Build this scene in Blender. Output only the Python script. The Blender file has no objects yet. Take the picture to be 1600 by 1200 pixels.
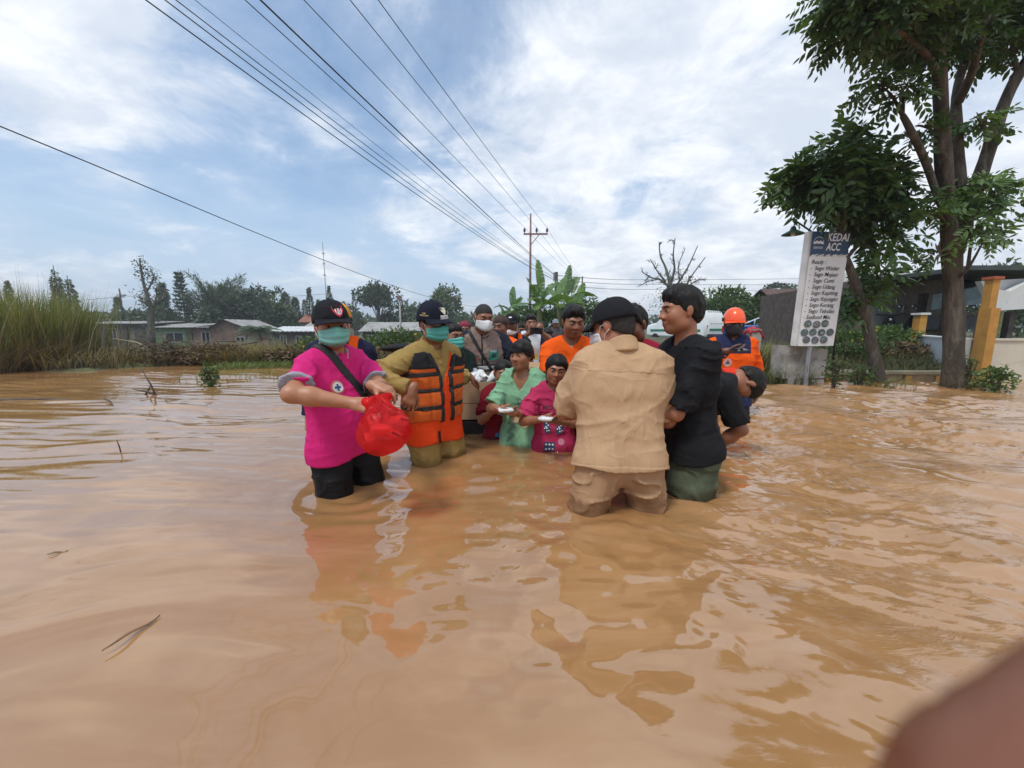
import bpy, math, random
import numpy as np
from mathutils import Vector, Matrix
D = bpy.data
SC = bpy.context.scene
COL = SC.collection
random.seed(7)
RNG = np.random.default_rng(11)
PI = math.pi

# ------------------------------------------------------------------ camera
CAM_H = 0.85
PITCH = math.radians(8.3)
FPX = 603.0
cam_d = D.cameras.new('camera')
cam_d.sensor_width = 36.0
cam_d.lens = 36.0 * FPX / 1600.0
cam_d.clip_start = 0.01
cam_d.clip_end = 3000.0
cam_d.dof.use_dof = True
cam_d.dof.focus_distance = 3.2
cam_d.dof.aperture_fstop = 9.0
cam = D.objects.new('camera', cam_d)
cam.location = (0, 0, CAM_H)
cam.rotation_euler = (PI / 2 - PITCH, 0, 0)
COL.objects.link(cam)
SC.camera = cam

# ------------------------------------------------------------------ light
SUN_EL, SUN_AZ = math.radians(62), math.radians(-138)      # azimuth from +Y towards +X
sun_dir = Vector((math.cos(SUN_EL) * math.sin(SUN_AZ), math.cos(SUN_EL) * math.cos(SUN_AZ), math.sin(SUN_EL)))
sl = D.lights.new('sun', 'SUN')
sl.energy = 1.5
sl.angle = math.radians(10)
sl.color = (1.0, 0.95, 0.87)
so = D.objects.new('sun', sl)
so.location = (0, 0, 30)
so.rotation_euler = (-sun_dir).to_track_quat('-Z', 'Y').to_euler()
COL.objects.link(so)
SC.view_settings.view_transform = 'Standard'
SC.view_settings.look = 'None'
SC.view_settings.exposure = 0.45
SC.view_settings.gamma = 1.0
SC.view_settings.use_curve_mapping = False
SC.cycles.max_bounces = 6
SC.cycles.diffuse_bounces = 3
SC.cycles.glossy_bounces = 3
SC.cycles.transmission_bounces = 4
SC.cycles.transparent_max_bounces = 8
SC.cycles.caustics_reflective = False
SC.cycles.caustics_refractive = False
SC.cycles.use_denoising = True

# ------------------------------------------------------------------ node helper
class NT:
    def __init__(s, tree):
        s.t = tree
        s.n = tree.nodes
        s.n.clear()
    def new(s, typ, **kw):
        n = s.n.new(typ)
        for k, v in kw.items():
            setattr(n, k, v)
        return n
    def put(s, sock, v):
        if isinstance(v, bpy.types.NodeSocket):
            s.t.links.new(v, sock)
        else:
            sock.default_value = v
    def math(s, op, a, b=None, c=None, clamp=False):
        n = s.new('ShaderNodeMath', operation=op)
        n.use_clamp = clamp
        s.put(n.inputs[0], a)
        if b is not None: s.put(n.inputs[1], b)
        if c is not None: s.put(n.inputs[2], c)
        return n.outputs[0]
    def vmath(s, op, a, b=None, out=0):
        n = s.new('ShaderNodeVectorMath', operation=op)
        s.put(n.inputs[0], a)
        if b is not None: s.put(n.inputs[1], b)
        return n.outputs[out]
    def noise(s, vec, scale, detail=4, rough=0.55, dist=0.0, out=0):
        n = s.new('ShaderNodeTexNoise')
        if vec is not None: s.put(n.inputs['Vector'], vec)
        n.inputs['Scale'].default_value = scale
        n.inputs['Detail'].default_value = detail
        n.inputs['Roughness'].default_value = rough
        n.inputs['Distortion'].default_value = dist
        return n.outputs[out]
    def ramp(s, f, a, b, smooth=True):
        n = s.new('ShaderNodeMapRange')
        n.interpolation_type = 'SMOOTHSTEP' if smooth else 'LINEAR'
        s.put(n.inputs['Value'], f)
        s.put(n.inputs['From Min'], a)
        s.put(n.inputs['From Max'], b)
        return n.outputs[0]
    def mix(s, f, a, b, blend='MIX'):
        n = s.new('ShaderNodeMix', data_type='RGBA', blend_type=blend)
        s.put(n.inputs[0], f)
        s.put(n.inputs[6], a)
        s.put(n.inputs[7], b)
        return n.outputs[2]

def c4(c):
    return (c[0], c[1], c[2], 1.0)

def srgb(r, g, b):
    f = lambda u: (u / 255 / 12.92) if u <= 10 else ((u / 255 + 0.055) / 1.055) ** 2.4
    return (f(r), f(g), f(b))

# ------------------------------------------------------------------ world sky: Nishita with a veil of broken cloud
W = D.worlds.new('World')
SC.world = W
W.use_nodes = True
nt = NT(W.node_tree)
sky = nt.new('ShaderNodeTexSky', sky_type='NISHITA')
sky.sun_disc = False
sky.sun_elevation = SUN_EL
sky.sun_rotation = SUN_AZ
sky.air_density = 1.0
sky.dust_density = 2.2
sky.ozone_density = 1.6
tc = nt.new('ShaderNodeTexCoord')
dirv = tc.outputs['Generated']
sep = nt.new('ShaderNodeSeparateXYZ')
nt.put(sep.inputs[0], dirv)
dx, dy, dz = sep.outputs
zc = nt.math('ADD', nt.math('MAXIMUM', dz, 0.0), 0.22)
plane = nt.new('ShaderNodeCombineXYZ')
nt.put(plane.inputs[0], nt.math('DIVIDE', dx, zc))
nt.put(plane.inputs[1], nt.math('DIVIDE', dy, zc))
plane.inputs[2].default_value = 3.7
pv = plane.outputs[0]
big = nt.noise(pv, 0.75, 3, 0.5, 0.3)
fine = nt.noise(pv, 2.4, 10, 0.66, 0.35)
stre = nt.new('ShaderNodeMapping')
nt.put(stre.inputs[0], pv)
stre.inputs['Rotation'].default_value = (0, 0, 0.5)
stre.inputs['Scale'].default_value = (0.8, 2.4, 1)
streak = nt.noise(stre.outputs[0], 1.1, 7, 0.6, 0.6)
cov = nt.math('ADD', nt.math('MULTIPLY', big, 0.40), nt.math('ADD', nt.math('MULTIPLY', fine, 0.48), nt.math('MULTIPLY', streak, 0.12)))
# thicker veil towards the right, clearer blue towards the left
side = nt.math('MULTIPLY', nt.ramp(dx, -0.45, 0.55), 0.17)
cov = nt.math('ADD', cov, side)
def blob(px, py, ang, amount, flat=1.0):
    """a single cloud bank: a soft patch round one direction of the sky, broken up by the same noise"""
    v = Vector(((px - 800) / FPX, math.cos(PITCH) + (600 - py) / FPX * math.sin(PITCH), -math.sin(PITCH) + (600 - py) / FPX * math.cos(PITCH))).normalized()
    df = nt.vmath('SUBTRACT', dirv, tuple(v))
    m = nt.vmath('MULTIPLY', df, (1, 1, flat))
    ln = nt.vmath('LENGTH', m, out=1)
    return nt.math('MULTIPLY', nt.ramp(ln, ang, ang * 0.25), amount)
for b in ((150, 70, .42, .17, 1.6), (520, 200, .10, .13, 1.5), (1150, 415, .11, .30, 2.2), (950, 425, .07, .16, 2.0), (515, 412, .08, .14, 2.0),
          (1000, 170, .35, .05, 1), (430, 200, .30, -.10, 1.2), (1060, 300, .20, -.07, 1.6)):
    cov = nt.math('ADD', cov, blob(*b))
cl = nt.ramp(cov, 0.50, 0.655)
thin = nt.math('MULTIPLY', nt.ramp(cov, 0.34, 0.60), 0.45)
shade = nt.noise(pv, 2.8, 8, 0.62, 0.3)
ccol = nt.mix(nt.ramp(shade, 0.35, 0.65), c4((0.57, 0.62, 0.70)), c4((0.86, 0.87, 0.89)))
skyc = nt.mix(1.0, sky.outputs[0], c4((0.088, 0.116, 0.131)), 'MULTIPLY')
hz = nt.ramp(dz, 0.42, 0.0)
base = nt.mix(nt.math('ADD', 0.05, nt.math('MULTIPLY', hz, 0.80)), skyc, c4((0.43, 0.545, 0.69)))
base = nt.mix(thin, base, c4((0.52, 0.61, 0.73)))
full = nt.mix(nt.math('MULTIPLY', cl, 0.88), base, ccol)
bg = nt.new('ShaderNodeBackground')
nt.put(bg.inputs[0], full)
bg.inputs[1].default_value = 1.0
wo = nt.new('ShaderNodeOutputWorld')
nt.t.links.new(bg.outputs[0], wo.inputs[0])

# ------------------------------------------------------------------ materials
MATS = {}
def mat(name, col, rough=0.8, var=0.18, scale=6.0, bump=0.0, bscale=40.0, metal=0.0, attr=False, spec=0.5, col2=None, trans=0.0,
        wet=None, wr=0.0, sss=0.0, stretch=None, weave=0.0, sheen=0.0, coat=0.0, dirt=None, emit=None):
    """a procedural surface: colour broken up by noise, optional vertex tint, fine relief, weave, mud stain below a height"""
    if name in MATS: return MATS[name]
    m = D.materials.new(name)
    m.use_nodes = True
    n = NT(m.node_tree)
    tcn = n.new('ShaderNodeTexCoord')
    v = tcn.outputs['Object']
    if stretch:
        mp = n.new('ShaderNodeMapping')
        n.put(mp.inputs[0], v)
        mp.inputs['Scale'].default_value = stretch
        v = mp.outputs[0]
    nz = n.noise(v, scale, 6, 0.6)
    lo = tuple(c * (1 - var) for c in col)
    hi = tuple(min(1, c * (1 + var)) for c in (col2 or col))
    c = n.mix(n.ramp(nz, 0.3, 0.7), c4(lo), c4(hi))
    if attr:
        at = n.new('ShaderNodeAttribute', attribute_name='Col')
        c = n.mix(1.0, c, at.outputs['Color'], 'MULTIPLY')
    if dirt:
        dn = n.noise(v, dirt[1], 7, 0.65, 0.6)
        c = n.mix(n.math('MULTIPLY', n.ramp(dn, dirt[2], dirt[2] + 0.16), dirt[3]), c, c4(dirt[0]))
    r = rough
    if wet is not None:
        geo = n.new('ShaderNodeNewGeometry')
        sp = n.new('ShaderNodeSeparateXYZ')
        n.put(sp.inputs[0], geo.outputs['Position'])
        hz_ = n.math('ADD', sp.outputs[2], n.math('MULTIPLY', n.math('SUBTRACT', n.noise(v, 9, 4), 0.5), 0.16))
        wf = n.ramp(hz_, wet + 0.03, wet - 0.03)
        c = n.mix(n.math('MULTIPLY', wf, 0.90), c, n.mix(1.0, c, c4((0.50, 0.42, 0.36)), 'MULTIPLY'))
        r = n.math('SUBTRACT', rough, n.math('MULTIPLY', wf, 0.35))
    b = n.new('ShaderNodeBsdfPrincipled')
    n.put(b.inputs['Base Color'], c)
    n.put(b.inputs['Roughness'], r)
    b.inputs['Metallic'].default_value = metal
    b.inputs['Specular IOR Level'].default_value = spec
    if sss:
        b.inputs['Subsurface Weight'].default_value = sss
        b.inputs['Subsurface Radius'].default_value = (0.012, 0.005, 0.003)
        b.inputs['Subsurface Scale'].default_value = 1.0
    if coat:
        b.inputs['Coat Weight'].default_value = coat
        b.inputs['Coat Roughness'].default_value = 0.08
    if emit:
        n.put(b.inputs['Emission Color'], c4(emit)); b.inputs['Emission Strength'].default_value = 1.0
    if bump:
        bn = n.noise(v, bscale, 6, 0.6)
        if weave:
            wv = n.new('ShaderNodeTexWave', wave_type='BANDS', bands_direction='DIAGONAL')
            n.put(wv.inputs['Vector'], v)
            wv.inputs['Scale'].default_value = 260
            bn = n.math('ADD', bn, n.math('MULTIPLY', wv.outputs['Fac'], weave))
        bp = n.new('ShaderNodeBump')
        bp.inputs['Strength'].default_value = 1.0
        bp.inputs['Distance'].default_value = bump
        if wr:
            cre = None
            for sc_, ro, w_ in (((3, 3, 8), (.3, .7, .2), .8), ((7, 7, 2.6), (-.2, -.5, .6), 1.0), ((9, 9, 3.2), (.2, .35, .1), .7)):
                mp = n.new('ShaderNodeMapping'); n.put(mp.inputs[0], v)
                mp.inputs['Rotation'].default_value = ro; mp.inputs['Scale'].default_value = sc_
                a_ = n.math('ABSOLUTE', n.math('SUBTRACT', n.noise(mp.outputs[0], 1.0, 2, .5, .5), .5))
                a_ = n.math('MULTIPLY', n.math('POWER', n.math('SUBTRACT', 1.0, n.math('MULTIPLY', a_, 2.0)), 7), w_)
                cre = a_ if cre is None else n.math('ADD', cre, a_)
            bn = n.math('ADD', bn, n.math('MULTIPLY', cre, wr / bump))
        n.put(bp.inputs['Height'], bn)
        n.put(b.inputs['Normal'], bp.outputs[0])
    o = n.new('ShaderNodeOutputMaterial')
    if trans:
        tr = n.new('ShaderNodeBsdfTranslucent')
        n.put(tr.inputs[0], n.mix(1.0, c, c4((1.25, 1.35, 0.6)), 'MULTIPLY'))
        ms = n.new('ShaderNodeMixShader')
        ms.inputs[0].default_value = trans
        n.t.links.new(b.outputs[0], ms.inputs[1])
        n.t.links.new(tr.outputs[0], ms.inputs[2])
        n.t.links.new(ms.outputs[0], o.inputs[0])
    else:
        n.t.links.new(b.outputs[0], o.inputs[0])
    MATS[name] = m
    return m

# ------------------------------------------------------------------ mesh helpers
def rotm(ax, ay, az):
    return np.array((Matrix.Rotation(az, 3, 'Z') @ Matrix.Rotation(ay, 3, 'Y') @ Matrix.Rotation(ax, 3, 'X')))

def frame_from(d, up=(0, 0, 1)):
    """columns: side, up-ish, d (unit)"""
    d = np.asarray(d, float); d = d / np.linalg.norm(d)
    u = np.asarray(up, float)
    if abs(np.dot(u, d)) > 0.97: u = np.array((0.0, 1.0, 0.0)) if abs(d[1]) < 0.9 else np.array((1.0, 0, 0))
    s = np.cross(u, d); s /= np.linalg.norm(s)
    return s, np.cross(d, s), d

class MB:
    """collects shapes, then links them as ONE mesh object"""
    def __init__(s):
        s.v = []; s.f = []; s.m = []; s.c = []; s.nv = 0
    def add(s, v, f, m=0, col=None):
        v = np.asarray(v, float).reshape(-1, 3)
        s.v.append(v)
        s.f.extend([[i + s.nv for i in q] for q in f])
        s.m.extend([m] * len(f))
        s.c.append(np.tile(np.array(col if col is not None else (1, 1, 1), float), (len(v), 1)) if col is None or np.ndim(col) < 2 else np.asarray(col, float))
        s.nv += len(v)
        return s
    def box(s, c, size, R=None, m=0, taper=1.0, col=None):
        h = np.array(size, float) / 2
        v = np.array([(-1, -1, -1), (1, -1, -1), (1, 1, -1), (-1, 1, -1), (-1, -1, 1), (1, -1, 1), (1, 1, 1), (-1, 1, 1)], float) * h
        v[4:, :2] *= taper
        if R is not None: v = v @ np.asarray(R).T
        return s.add(v + np.asarray(c, float), [(0, 3, 2, 1), (4, 5, 6, 7), (0, 1, 5, 4), (1, 2, 6, 5), (2, 3, 7, 6), (3, 0, 4, 7)], m, col)
    def tube(s, path, rad, n=8, m=0, cap=True, col=None, flat=1.0, up=(0, 0, 1)):
        P = np.asarray(path, float); k = len(P)
        R = np.full(k, rad, float) if np.ndim(rad) == 0 else np.asarray(rad, float)
        T = np.gradient(P, axis=0) if k > 2 else np.tile(P[1] - P[0], (2, 1))
        vs = []
        a = np.linspace(0, 2 * PI, n, endpoint=False)
        prev = None
        for i in range(k):
            d = T[i] / (np.linalg.norm(T[i]) + 1e-9)
            if prev is None:
                sd, u, d = frame_from(d, up)
            else:
                sd = prev - d * np.dot(prev, d); sd /= np.linalg.norm(sd) + 1e-9; u = np.cross(d, sd)
            prev = sd
            vs.append(P[i] + R[i] * (np.outer(np.cos(a), sd) + np.outer(np.sin(a) * flat, u)))
        f = []
        for i in range(k - 1):
            for j in range(n):
                f.append((i * n + j, i * n + (j + 1) % n, (i + 1) * n + (j + 1) % n, (i + 1) * n + j))
        if cap:
            f.append(tuple(range(n - 1, -1, -1))); f.append(tuple((k - 1) * n + j for j in range(n)))
        return s.add(np.vstack(vs), f, m, col)
    def lathe(s, prof, c=(0, 0, 0), n=20, m=0, R=None, col=None, sx=1.0, sy=1.0, cap=True):
        a = np.linspace(0, 2 * PI, n, endpoint=False)
        v = np.vstack([np.c_[r * np.cos(a) * sx, r * np.sin(a) * sy, np.full(n, z)] for r, z in prof])
        if R is not None: v = v @ np.asarray(R).T
        f = []
        for i in range(len(prof) - 1):
            for j in range(n):
                f.append((i * n + j, i * n + (j + 1) % n, (i + 1) * n + (j + 1) % n, (i + 1) * n + j))
        if cap:
            f.append(tuple(range(n - 1, -1, -1))); f.append(tuple((len(prof) - 1) * n + j for j in range(n)))
        return s.add(v + np.asarray(c, float), f, m, col)
    def grid(s, V, m=0, col=None, closed_u=False):
        V = np.asarray(V, float); r, c = V.shape[:2]
        f = []
        for i in range(r - 1):
            for j in range(c if closed_u else c - 1):
                k = (j + 1) % c
                f.append((i * c + j, i * c + k, (i + 1) * c + k, (i + 1) * c + j))
        return s.add(V.reshape(-1, 3), f, m, col)
    def prism(s, poly, o, u, v, n, t, m=0, col=None):
        """extrude the 2D polygon (in the plane o + a*u + b*v) along n by t"""
        o, u, v, n = (np.asarray(q, float) for q in (o, u, v, n))
        A = np.array([o + a * u + b * v for a, b in poly]); k = len(A)
        V = np.vstack([A, A + n * t])
        f = [tuple(range(k - 1, -1, -1)), tuple(range(k, 2 * k))] + [(i, (i + 1) % k, k + (i + 1) % k, k + i) for i in range(k)]
        return s.add(V, f, m, col)
    def build(s, name, mats, parent=None, smooth=False, loc=None, rot=None, auto=None):
        me = D.meshes.new(name)
        V = np.vstack(s.v) if s.v else np.zeros((0, 3))
        me.from_pydata(V.tolist(), [], s.f)
        for mm in (mats if isinstance(mats, (list, tuple)) else [mats]): me.materials.append(mm)
        if s.f:
            me.polygons.foreach_set('material_index', s.m)
            me.polygons.foreach_set('use_smooth', [bool(smooth)] * len(s.f))
            C = np.vstack(s.c)
            ca = me.color_attributes.new('Col', 'FLOAT_COLOR', 'POINT')
            ca.data.foreach_set('color', np.c_[C, np.ones(len(C))].astype(np.float32).ravel())
        if smooth and auto:
            me.set_sharp_from_angle(angle=auto)
        me.update()
        return link(name, me, parent, loc, rot)

def link(name, me, parent=None, loc=None, rot=None):
    o = D.objects.new(name, me)
    COL.objects.link(o)
    if parent is not None: o.parent = parent
    if loc is not None: o.location = loc
    if rot is not None: o.rotation_euler = rot
    return o

def np_mesh(name, V, Q, mats, parent=None, smooth=True, col=None, mi=None):
    """a mesh straight from numpy arrays; Q is (n,4) or (n,3)"""
    me = D.meshes.new(name)
    V = np.asarray(V, np.float32); Q = np.asarray(Q, np.int32)
    k = Q.shape[1]
    me.vertices.add(len(V)); me.vertices.foreach_set('co', V.ravel())
    me.loops.add(Q.size); me.loops.foreach_set('vertex_index', Q.ravel())
    me.polygons.add(len(Q))
    me.polygons.foreach_set('loop_start', np.arange(0, Q.size, k, dtype=np.int32))
    for mm in (mats if isinstance(mats, (list, tuple)) else [mats]): me.materials.append(mm)
    if mi is not None: me.polygons.foreach_set('material_index', np.asarray(mi, np.int32))
    me.update(calc_edges=True)
    me.polygons.foreach_set('use_smooth', np.full(len(Q), smooth))
    if col is not None:
        ca = me.color_attributes.new('Col', 'FLOAT_COLOR', 'POINT')
        C = np.asarray(col, np.float32)
        ca.data.foreach_set('color', np.c_[C, np.ones(len(C), np.float32)].astype(np.float32).ravel())
    return link(name, me, parent)

def tag(o, label=None, cat=None, group=None, kind=None):
    if label: o['label'] = label
    if cat: o['category'] = cat
    if group: o['group'] = group
    if kind: o['kind'] = kind
    return o

def thing(name, label, cat, loc=(0, 0, 0), rz=0.0, group=None):
    o = D.objects.new(name, None)
    o.empty_display_size = 0.2
    COL.objects.link(o)
    o.location = loc; o.rotation_euler = (0, 0, rz)
    return tag(o, label, cat, group)

def copy_tree(o, parent=None):
    c = o.copy(); COL.objects.link(c)
    if parent is not None: c.parent = parent
    for ch in [x for x in D.objects if x.parent == o]:
        copy_tree(ch, c)
    return c

# photograph measurements (1600 x 1200) to places in the world
def PX(px, py, depth):
    rx, ru = (px - 800) / FPX, (600 - py) / FPX
    r = np.array((rx, math.cos(PITCH) + ru * math.sin(PITCH), -math.sin(PITCH) + ru * math.cos(PITCH)))
    return np.array((0, 0, CAM_H)) + r * depth / r[1]
def ONZ(px, py, z=0.0):
    rx, ru = (px - 800) / FPX, (600 - py) / FPX
    r = np.array((rx, math.cos(PITCH) + ru * math.sin(PITCH), -math.sin(PITCH) + ru * math.cos(PITCH)))
    return np.array((0, 0, CAM_H)) + r * (z - CAM_H) / r[2]

# value noise in numpy (used to shape water, ground, folds of cloth)
_L = RNG.random((32, 32, 32)).astype(np.float32) * 2 - 1
def vnoise(p):
    p = np.asarray(p, np.float32)
    i = np.floor(p).astype(np.int32); f = p - i
    f = f * f * f * (f * (f * 6 - 15) + 10)
    i &= 31; j = (i + 1) & 31
    x0, y0, z0 = i[..., 0], i[..., 1], i[..., 2]; x1, y1, z1 = j[..., 0], j[..., 1], j[..., 2]
    fx, fy, fz = f[..., 0], f[..., 1], f[..., 2]
    a = _L[x0, y0, z0] * (1 - fx) + _L[x1, y0, z0] * fx
    b = _L[x0, y1, z0] * (1 - fx) + _L[x1, y1, z0] * fx
    c = _L[x0, y0, z1] * (1 - fx) + _L[x1, y0, z1] * fx
    d = _L[x0, y1, z1] * (1 - fx) + _L[x1, y1, z1] * fx
    a = a * (1 - fy) + b * fy; c = c * (1 - fy) + d * fy
    return a * (1 - fz) + c * fz
def fbm(p, o=3):
    p = np.asarray(p, np.float32)
    r = 0; a = 1.0
    for k in range(o):
        r = r + a * vnoise(p * (2 ** k) + 7.3 * k); a *= 0.5
    return r
def sstep(a, b, x):
    t = np.clip((np.asarray(x, float) - a) / (b - a), 0, 1)
    return t * t * (3 - 2 * t)
# ================================================================== SETTING: ground and flood water
def left_edge(x):
    return 8.35 + 0.25 * np.sin(x * 0.9 + 0.5) + 0.18 * np.sin(x * 2.3) - 0.7 * sstep(-7.6, -8.8, x)

def ground_h(x, y):
    x = np.asarray(x, float); y = np.asarray(y, float)
    n = vnoise(np.stack([x * 0.8, y * 0.8, x * 0 + 3.3], -1))
    h = np.full(x.shape, -0.70) + 0.02 * n
    # the bank on the left
    dl = y - left_edge(x)
    lim = sstep(-1.1, -2.2, x - 0.12 * (y - 8))
    L = (-0.70 + 0.72 * sstep(-1.2, 0.15, dl) + 0.16 * sstep(0.3, 2.2, dl) - 1.48 * sstep(2.6, 8.0, dl) + 0.05 * n)
    h = np.where(lim > 0, h * (1 - lim) + L * lim, h)
    # the verge on the right: kerb line at y = 6.0
    dr = y - 6.02
    lr = sstep(3.55, 3.75, x - 0.1 * (y - 6))
    Rr = (-0.70 + 0.74 * sstep(-0.25, 0.05, dr) + 0.20 * sstep(0.1, 3.0, dr) + 0.035 * n)
    h = np.where(lr > 0, np.maximum(h, h * (1 - lr) + Rr * lr), h)
    # the road climbs out of the water far behind the crowd
    road = np.maximum(h, -0.70 + 0.95 * sstep(9.5, 15.5, y) + 0.02 * n)
    h = h * lim + road * (1 - lim)
    return h

def axis(lo, hi, fine, n):
    t = np.linspace(-1, 1, n)
    k = 4.2
    s = np.sinh(t * k) / np.sinh(k)
    return fine + np.where(s < 0, s * (fine - lo), s * (hi - fine))
gx = axis(-900, 900, 0, 191); gy = axis(-300, 1500, 8.0, 191)
GX, GY = np.meshgrid(gx, gy)
GV = np.stack([GX, GY, ground_h(GX, GY)], -1)
m_ground = mat('mud_ground', (0.075, 0.062, 0.032), 0.9, 0.35, 1.6, 0.02, 14, col2=(0.085, 0.095, 0.035))
r, c = GX.shape
idx = np.arange(r * c).reshape(r, c)
Q = np.stack([idx[:-1, :-1], idx[:-1, 1:], idx[1:, 1:], idx[1:, :-1]], -1).reshape(-1, 4)
ground = tag(np_mesh('ground', GV.reshape(-1, 3), Q, m_ground), kind='structure')

# where people stand in the water: rings and slack behind the legs
LEGS = [(-0.84, 1.93, 1.0), (-0.52, 2.45, .8), (.28, 1.80, 1.1), (.62, 1.78, 1.0), (.9, 2.02, 1.0), (.05, 2.7, .7), (.27, 2.62, .7), (1.45, 2.62, .9),
        (-.2, 2.9, .6), (2.05, 3.8, .8), (1.02, 2.3, .5)]

def water_h(x, y):
    r = np.hypot(x, y)
    z0 = np.zeros_like(x)
    wx = x + 0.16 * vnoise(np.stack([x * 1.1, y * 1.1, z0 + 1.5], -1)); wy = y + 0.16 * vnoise(np.stack([x * 1.1, y * 1.1, z0 + 9.5], -1))
    right = sstep(0.0, 1.5, x - 0.1 * y + 0.25 * vnoise(np.stack([x * .9, y * .9, z0 + 21], -1)))
    far = sstep(2.2, 4.0, y)
    left = 1 - right
    h = np.zeros_like(x)
    # slow swells of the current, running down towards the left
    u = wx * 0.50 + wy * 0.87; v = -wx * 0.87 + wy * 0.50
    h += 0.028 * vnoise(np.stack([u * 1.5, v * 0.7, z0 + 2], -1)) + 0.0175 * vnoise(np.stack([u * 3.4, v * 1.5, z0 + 5], -1)) * (0.55 + 0.7 * right) + 0.0042 * vnoise(np.stack([u * 9, v * 4, z0 + 15], -1)) * (0.35 + right)
    # long parallel ripples on the open left side
    ph = wy + 0.10 * wx
    rip = vnoise(np.stack([wx * 1.0, ph * 8.0, z0 + 4], -1)) + 0.55 * vnoise(np.stack([wx * 2.2, ph * 15.0, z0 + 8], -1)) + .22 * vnoise(np.stack([wx * 4.5, ph * 27.0, z0 + 18], -1))
    h += 0.0078 * rip * left * (0.4 + 0.6 * sstep(1.5, 3.2, y)) * (1 - 0.45 * sstep(6, 9, y))
    # choppy water on the right, drawn out along the flow
    a = math.radians(-32)
    cu = wx * math.cos(a) + wy * math.sin(a); cv = -wx * math.sin(a) + wy * math.cos(a)
    n1 = vnoise(np.stack([cu * 2.4, cv * 7.5, z0 + 6], -1)); n2 = vnoise(np.stack([cu * 6.5, cv * 15, z0 + 3], -1)); n3 = vnoise(np.stack([cu * 14, cv * 30, z0 + 12], -1)) + .5 * vnoise(np.stack([cu * 26, cv * 52, z0 + 19], -1))
    patch = sstep(-0.35, 0.35, vnoise(np.stack([cu * 0.8, cv * 1.7, z0 + 33], -1)))
    h += right * (0.0200 * n1 + (0.0115 * n2 + 0.0066 * n3) * (0.2 + 1.0 * patch)) * (1 - 0.4 * sstep(4, 9, y)) * sstep(0.5, 1.5, r)
    # patches of wake in the middle
    mid = np.exp(-((x - 0.25) / 0.55) ** 2) * sstep(0.55, 1.0, y) * (1 - sstep(2.0, 3.2, y))
    h += mid * (0.012 * vnoise(np.stack([wx * 4.2, wy * 5.5, z0 + 14], -1)) + 0.0052 * vnoise(np.stack([wx * 11, wy * 15, z0 + 17], -1)) * (1 + vnoise(np.stack([wx * 2, wy * 2.5, z0 + 27], -1))))
    for lx, ly, k in LEGS:
        d = np.hypot(x - lx, y - ly)
        dd = d + 0.04 * vnoise(np.stack([x * 5, y * 5, z0 + 2 + lx], -1))
        h += k * 0.0085 * np.exp(-dd / 0.24) * np.cos(dd * 42) * sstep(0.05, 0.16, d) * (0.65 + 0.35 * vnoise(np.stack([x * 3, y * 3, z0 + 40], -1)))
    return h * (1 - sstep(9, 13, r)) 

rr = [0.004, 0.06, 0.12]
while rr[-1] < 14: rr.append(rr[-1] + max(0.0055, rr[-1] * 0.0058))
na = 760
rr = np.array(rr); an = np.linspace(math.radians(-62), math.radians(62), na)
AR, AA = np.meshgrid(rr, an, indexing='ij')
wxx = AR * np.sin(AA); wyy = AR * np.cos(AA) - 0.05
WV = np.stack([wxx, wyy, water_h(wxx, wyy)], -1)
r, c = wxx.shape
idx = np.arange(r * c).reshape(r, c)
Q1 = np.stack([idx[:-1, :-1], idx[1:, :-1], idx[1:, 1:], idx[:-1, 1:]], -1).reshape(-1, 4)
# the same sheet goes on, coarser, to the sides, behind and far away
rest = MB()
V = [WV.reshape(-1, 3)]; QQ = [Q1]; off = r * c
a2 = np.linspace(math.radians(62), math.radians(298), 60); r2 = rr
B, A = np.meshgrid(r2, a2, indexing='ij')
bx, by = B * np.sin(A), B * np.cos(A) - 0.05
V.append(np.stack([bx, by, water_h(bx, by)], -1).reshape(-1, 3))
i2 = np.arange(B.size).reshape(B.shape) + off
QQ.append(np.stack([i2[:-1, :-1], i2[1:, :-1], i2[1:, 1:], i2[:-1, 1:]], -1).reshape(-1, 4)); off += B.size
r3 = np.array([rr[-1], 20, 30, 45, 70, 110]); a3 = np.linspace(math.radians(62), math.radians(298), 60)
B, A = np.meshgrid(r3, a3, indexing='ij')
V.append(np.stack([B * np.sin(A), B * np.cos(A) - 0.05, A * 0], -1).reshape(-1, 3))
i3 = np.arange(B.size).reshape(B.shape) + off
QQ.append(np.stack([i3[:-1, :-1], i3[1:, :-1], i3[1:, 1:], i3[:-1, 1:]], -1).reshape(-1, 4))

mw = D.materials.new('flood_water'); mw.use_nodes = True
n = NT(mw.node_tree)
geo = n.new('ShaderNodeNewGeometry'); pos = geo.outputs['Position']
sp = n.new('ShaderNodeSeparateXYZ'); n.put(sp.inputs[0], pos)
silt = n.noise(pos, 1.3, 6, 0.6, 1.2)
ms_ = n.new('ShaderNodeMapping'); n.put(ms_.inputs[0], pos); ms_.inputs['Rotation'].default_value = (0, 0, math.radians(-32)); ms_.inputs['Scale'].default_value = (1.3, 6.0, 1)
silt2 = n.noise(ms_.outputs[0], 1.0, 7, 0.62, 0.7)
colw = n.mix(n.ramp(silt, 0.3, 0.7), c4((0.312, 0.157, 0.057)), c4((0.370, 0.196, 0.080)))
colw = n.mix(n.math('MULTIPLY', n.ramp(silt2, 0.42, 0.70), 0.45), colw, c4((0.43, 0.245, 0.128)))
b = n.new('ShaderNodeBsdfPrincipled')
n.put(b.inputs['Base Color'], colw)
b.inputs['Roughness'].default_value = 0.035
b.inputs['IOR'].default_value = 1.6
b.inputs['Specular IOR Level'].default_value = 1.0
mp = n.new('ShaderNodeMapping'); n.put(mp.inputs[0], pos)
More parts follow.
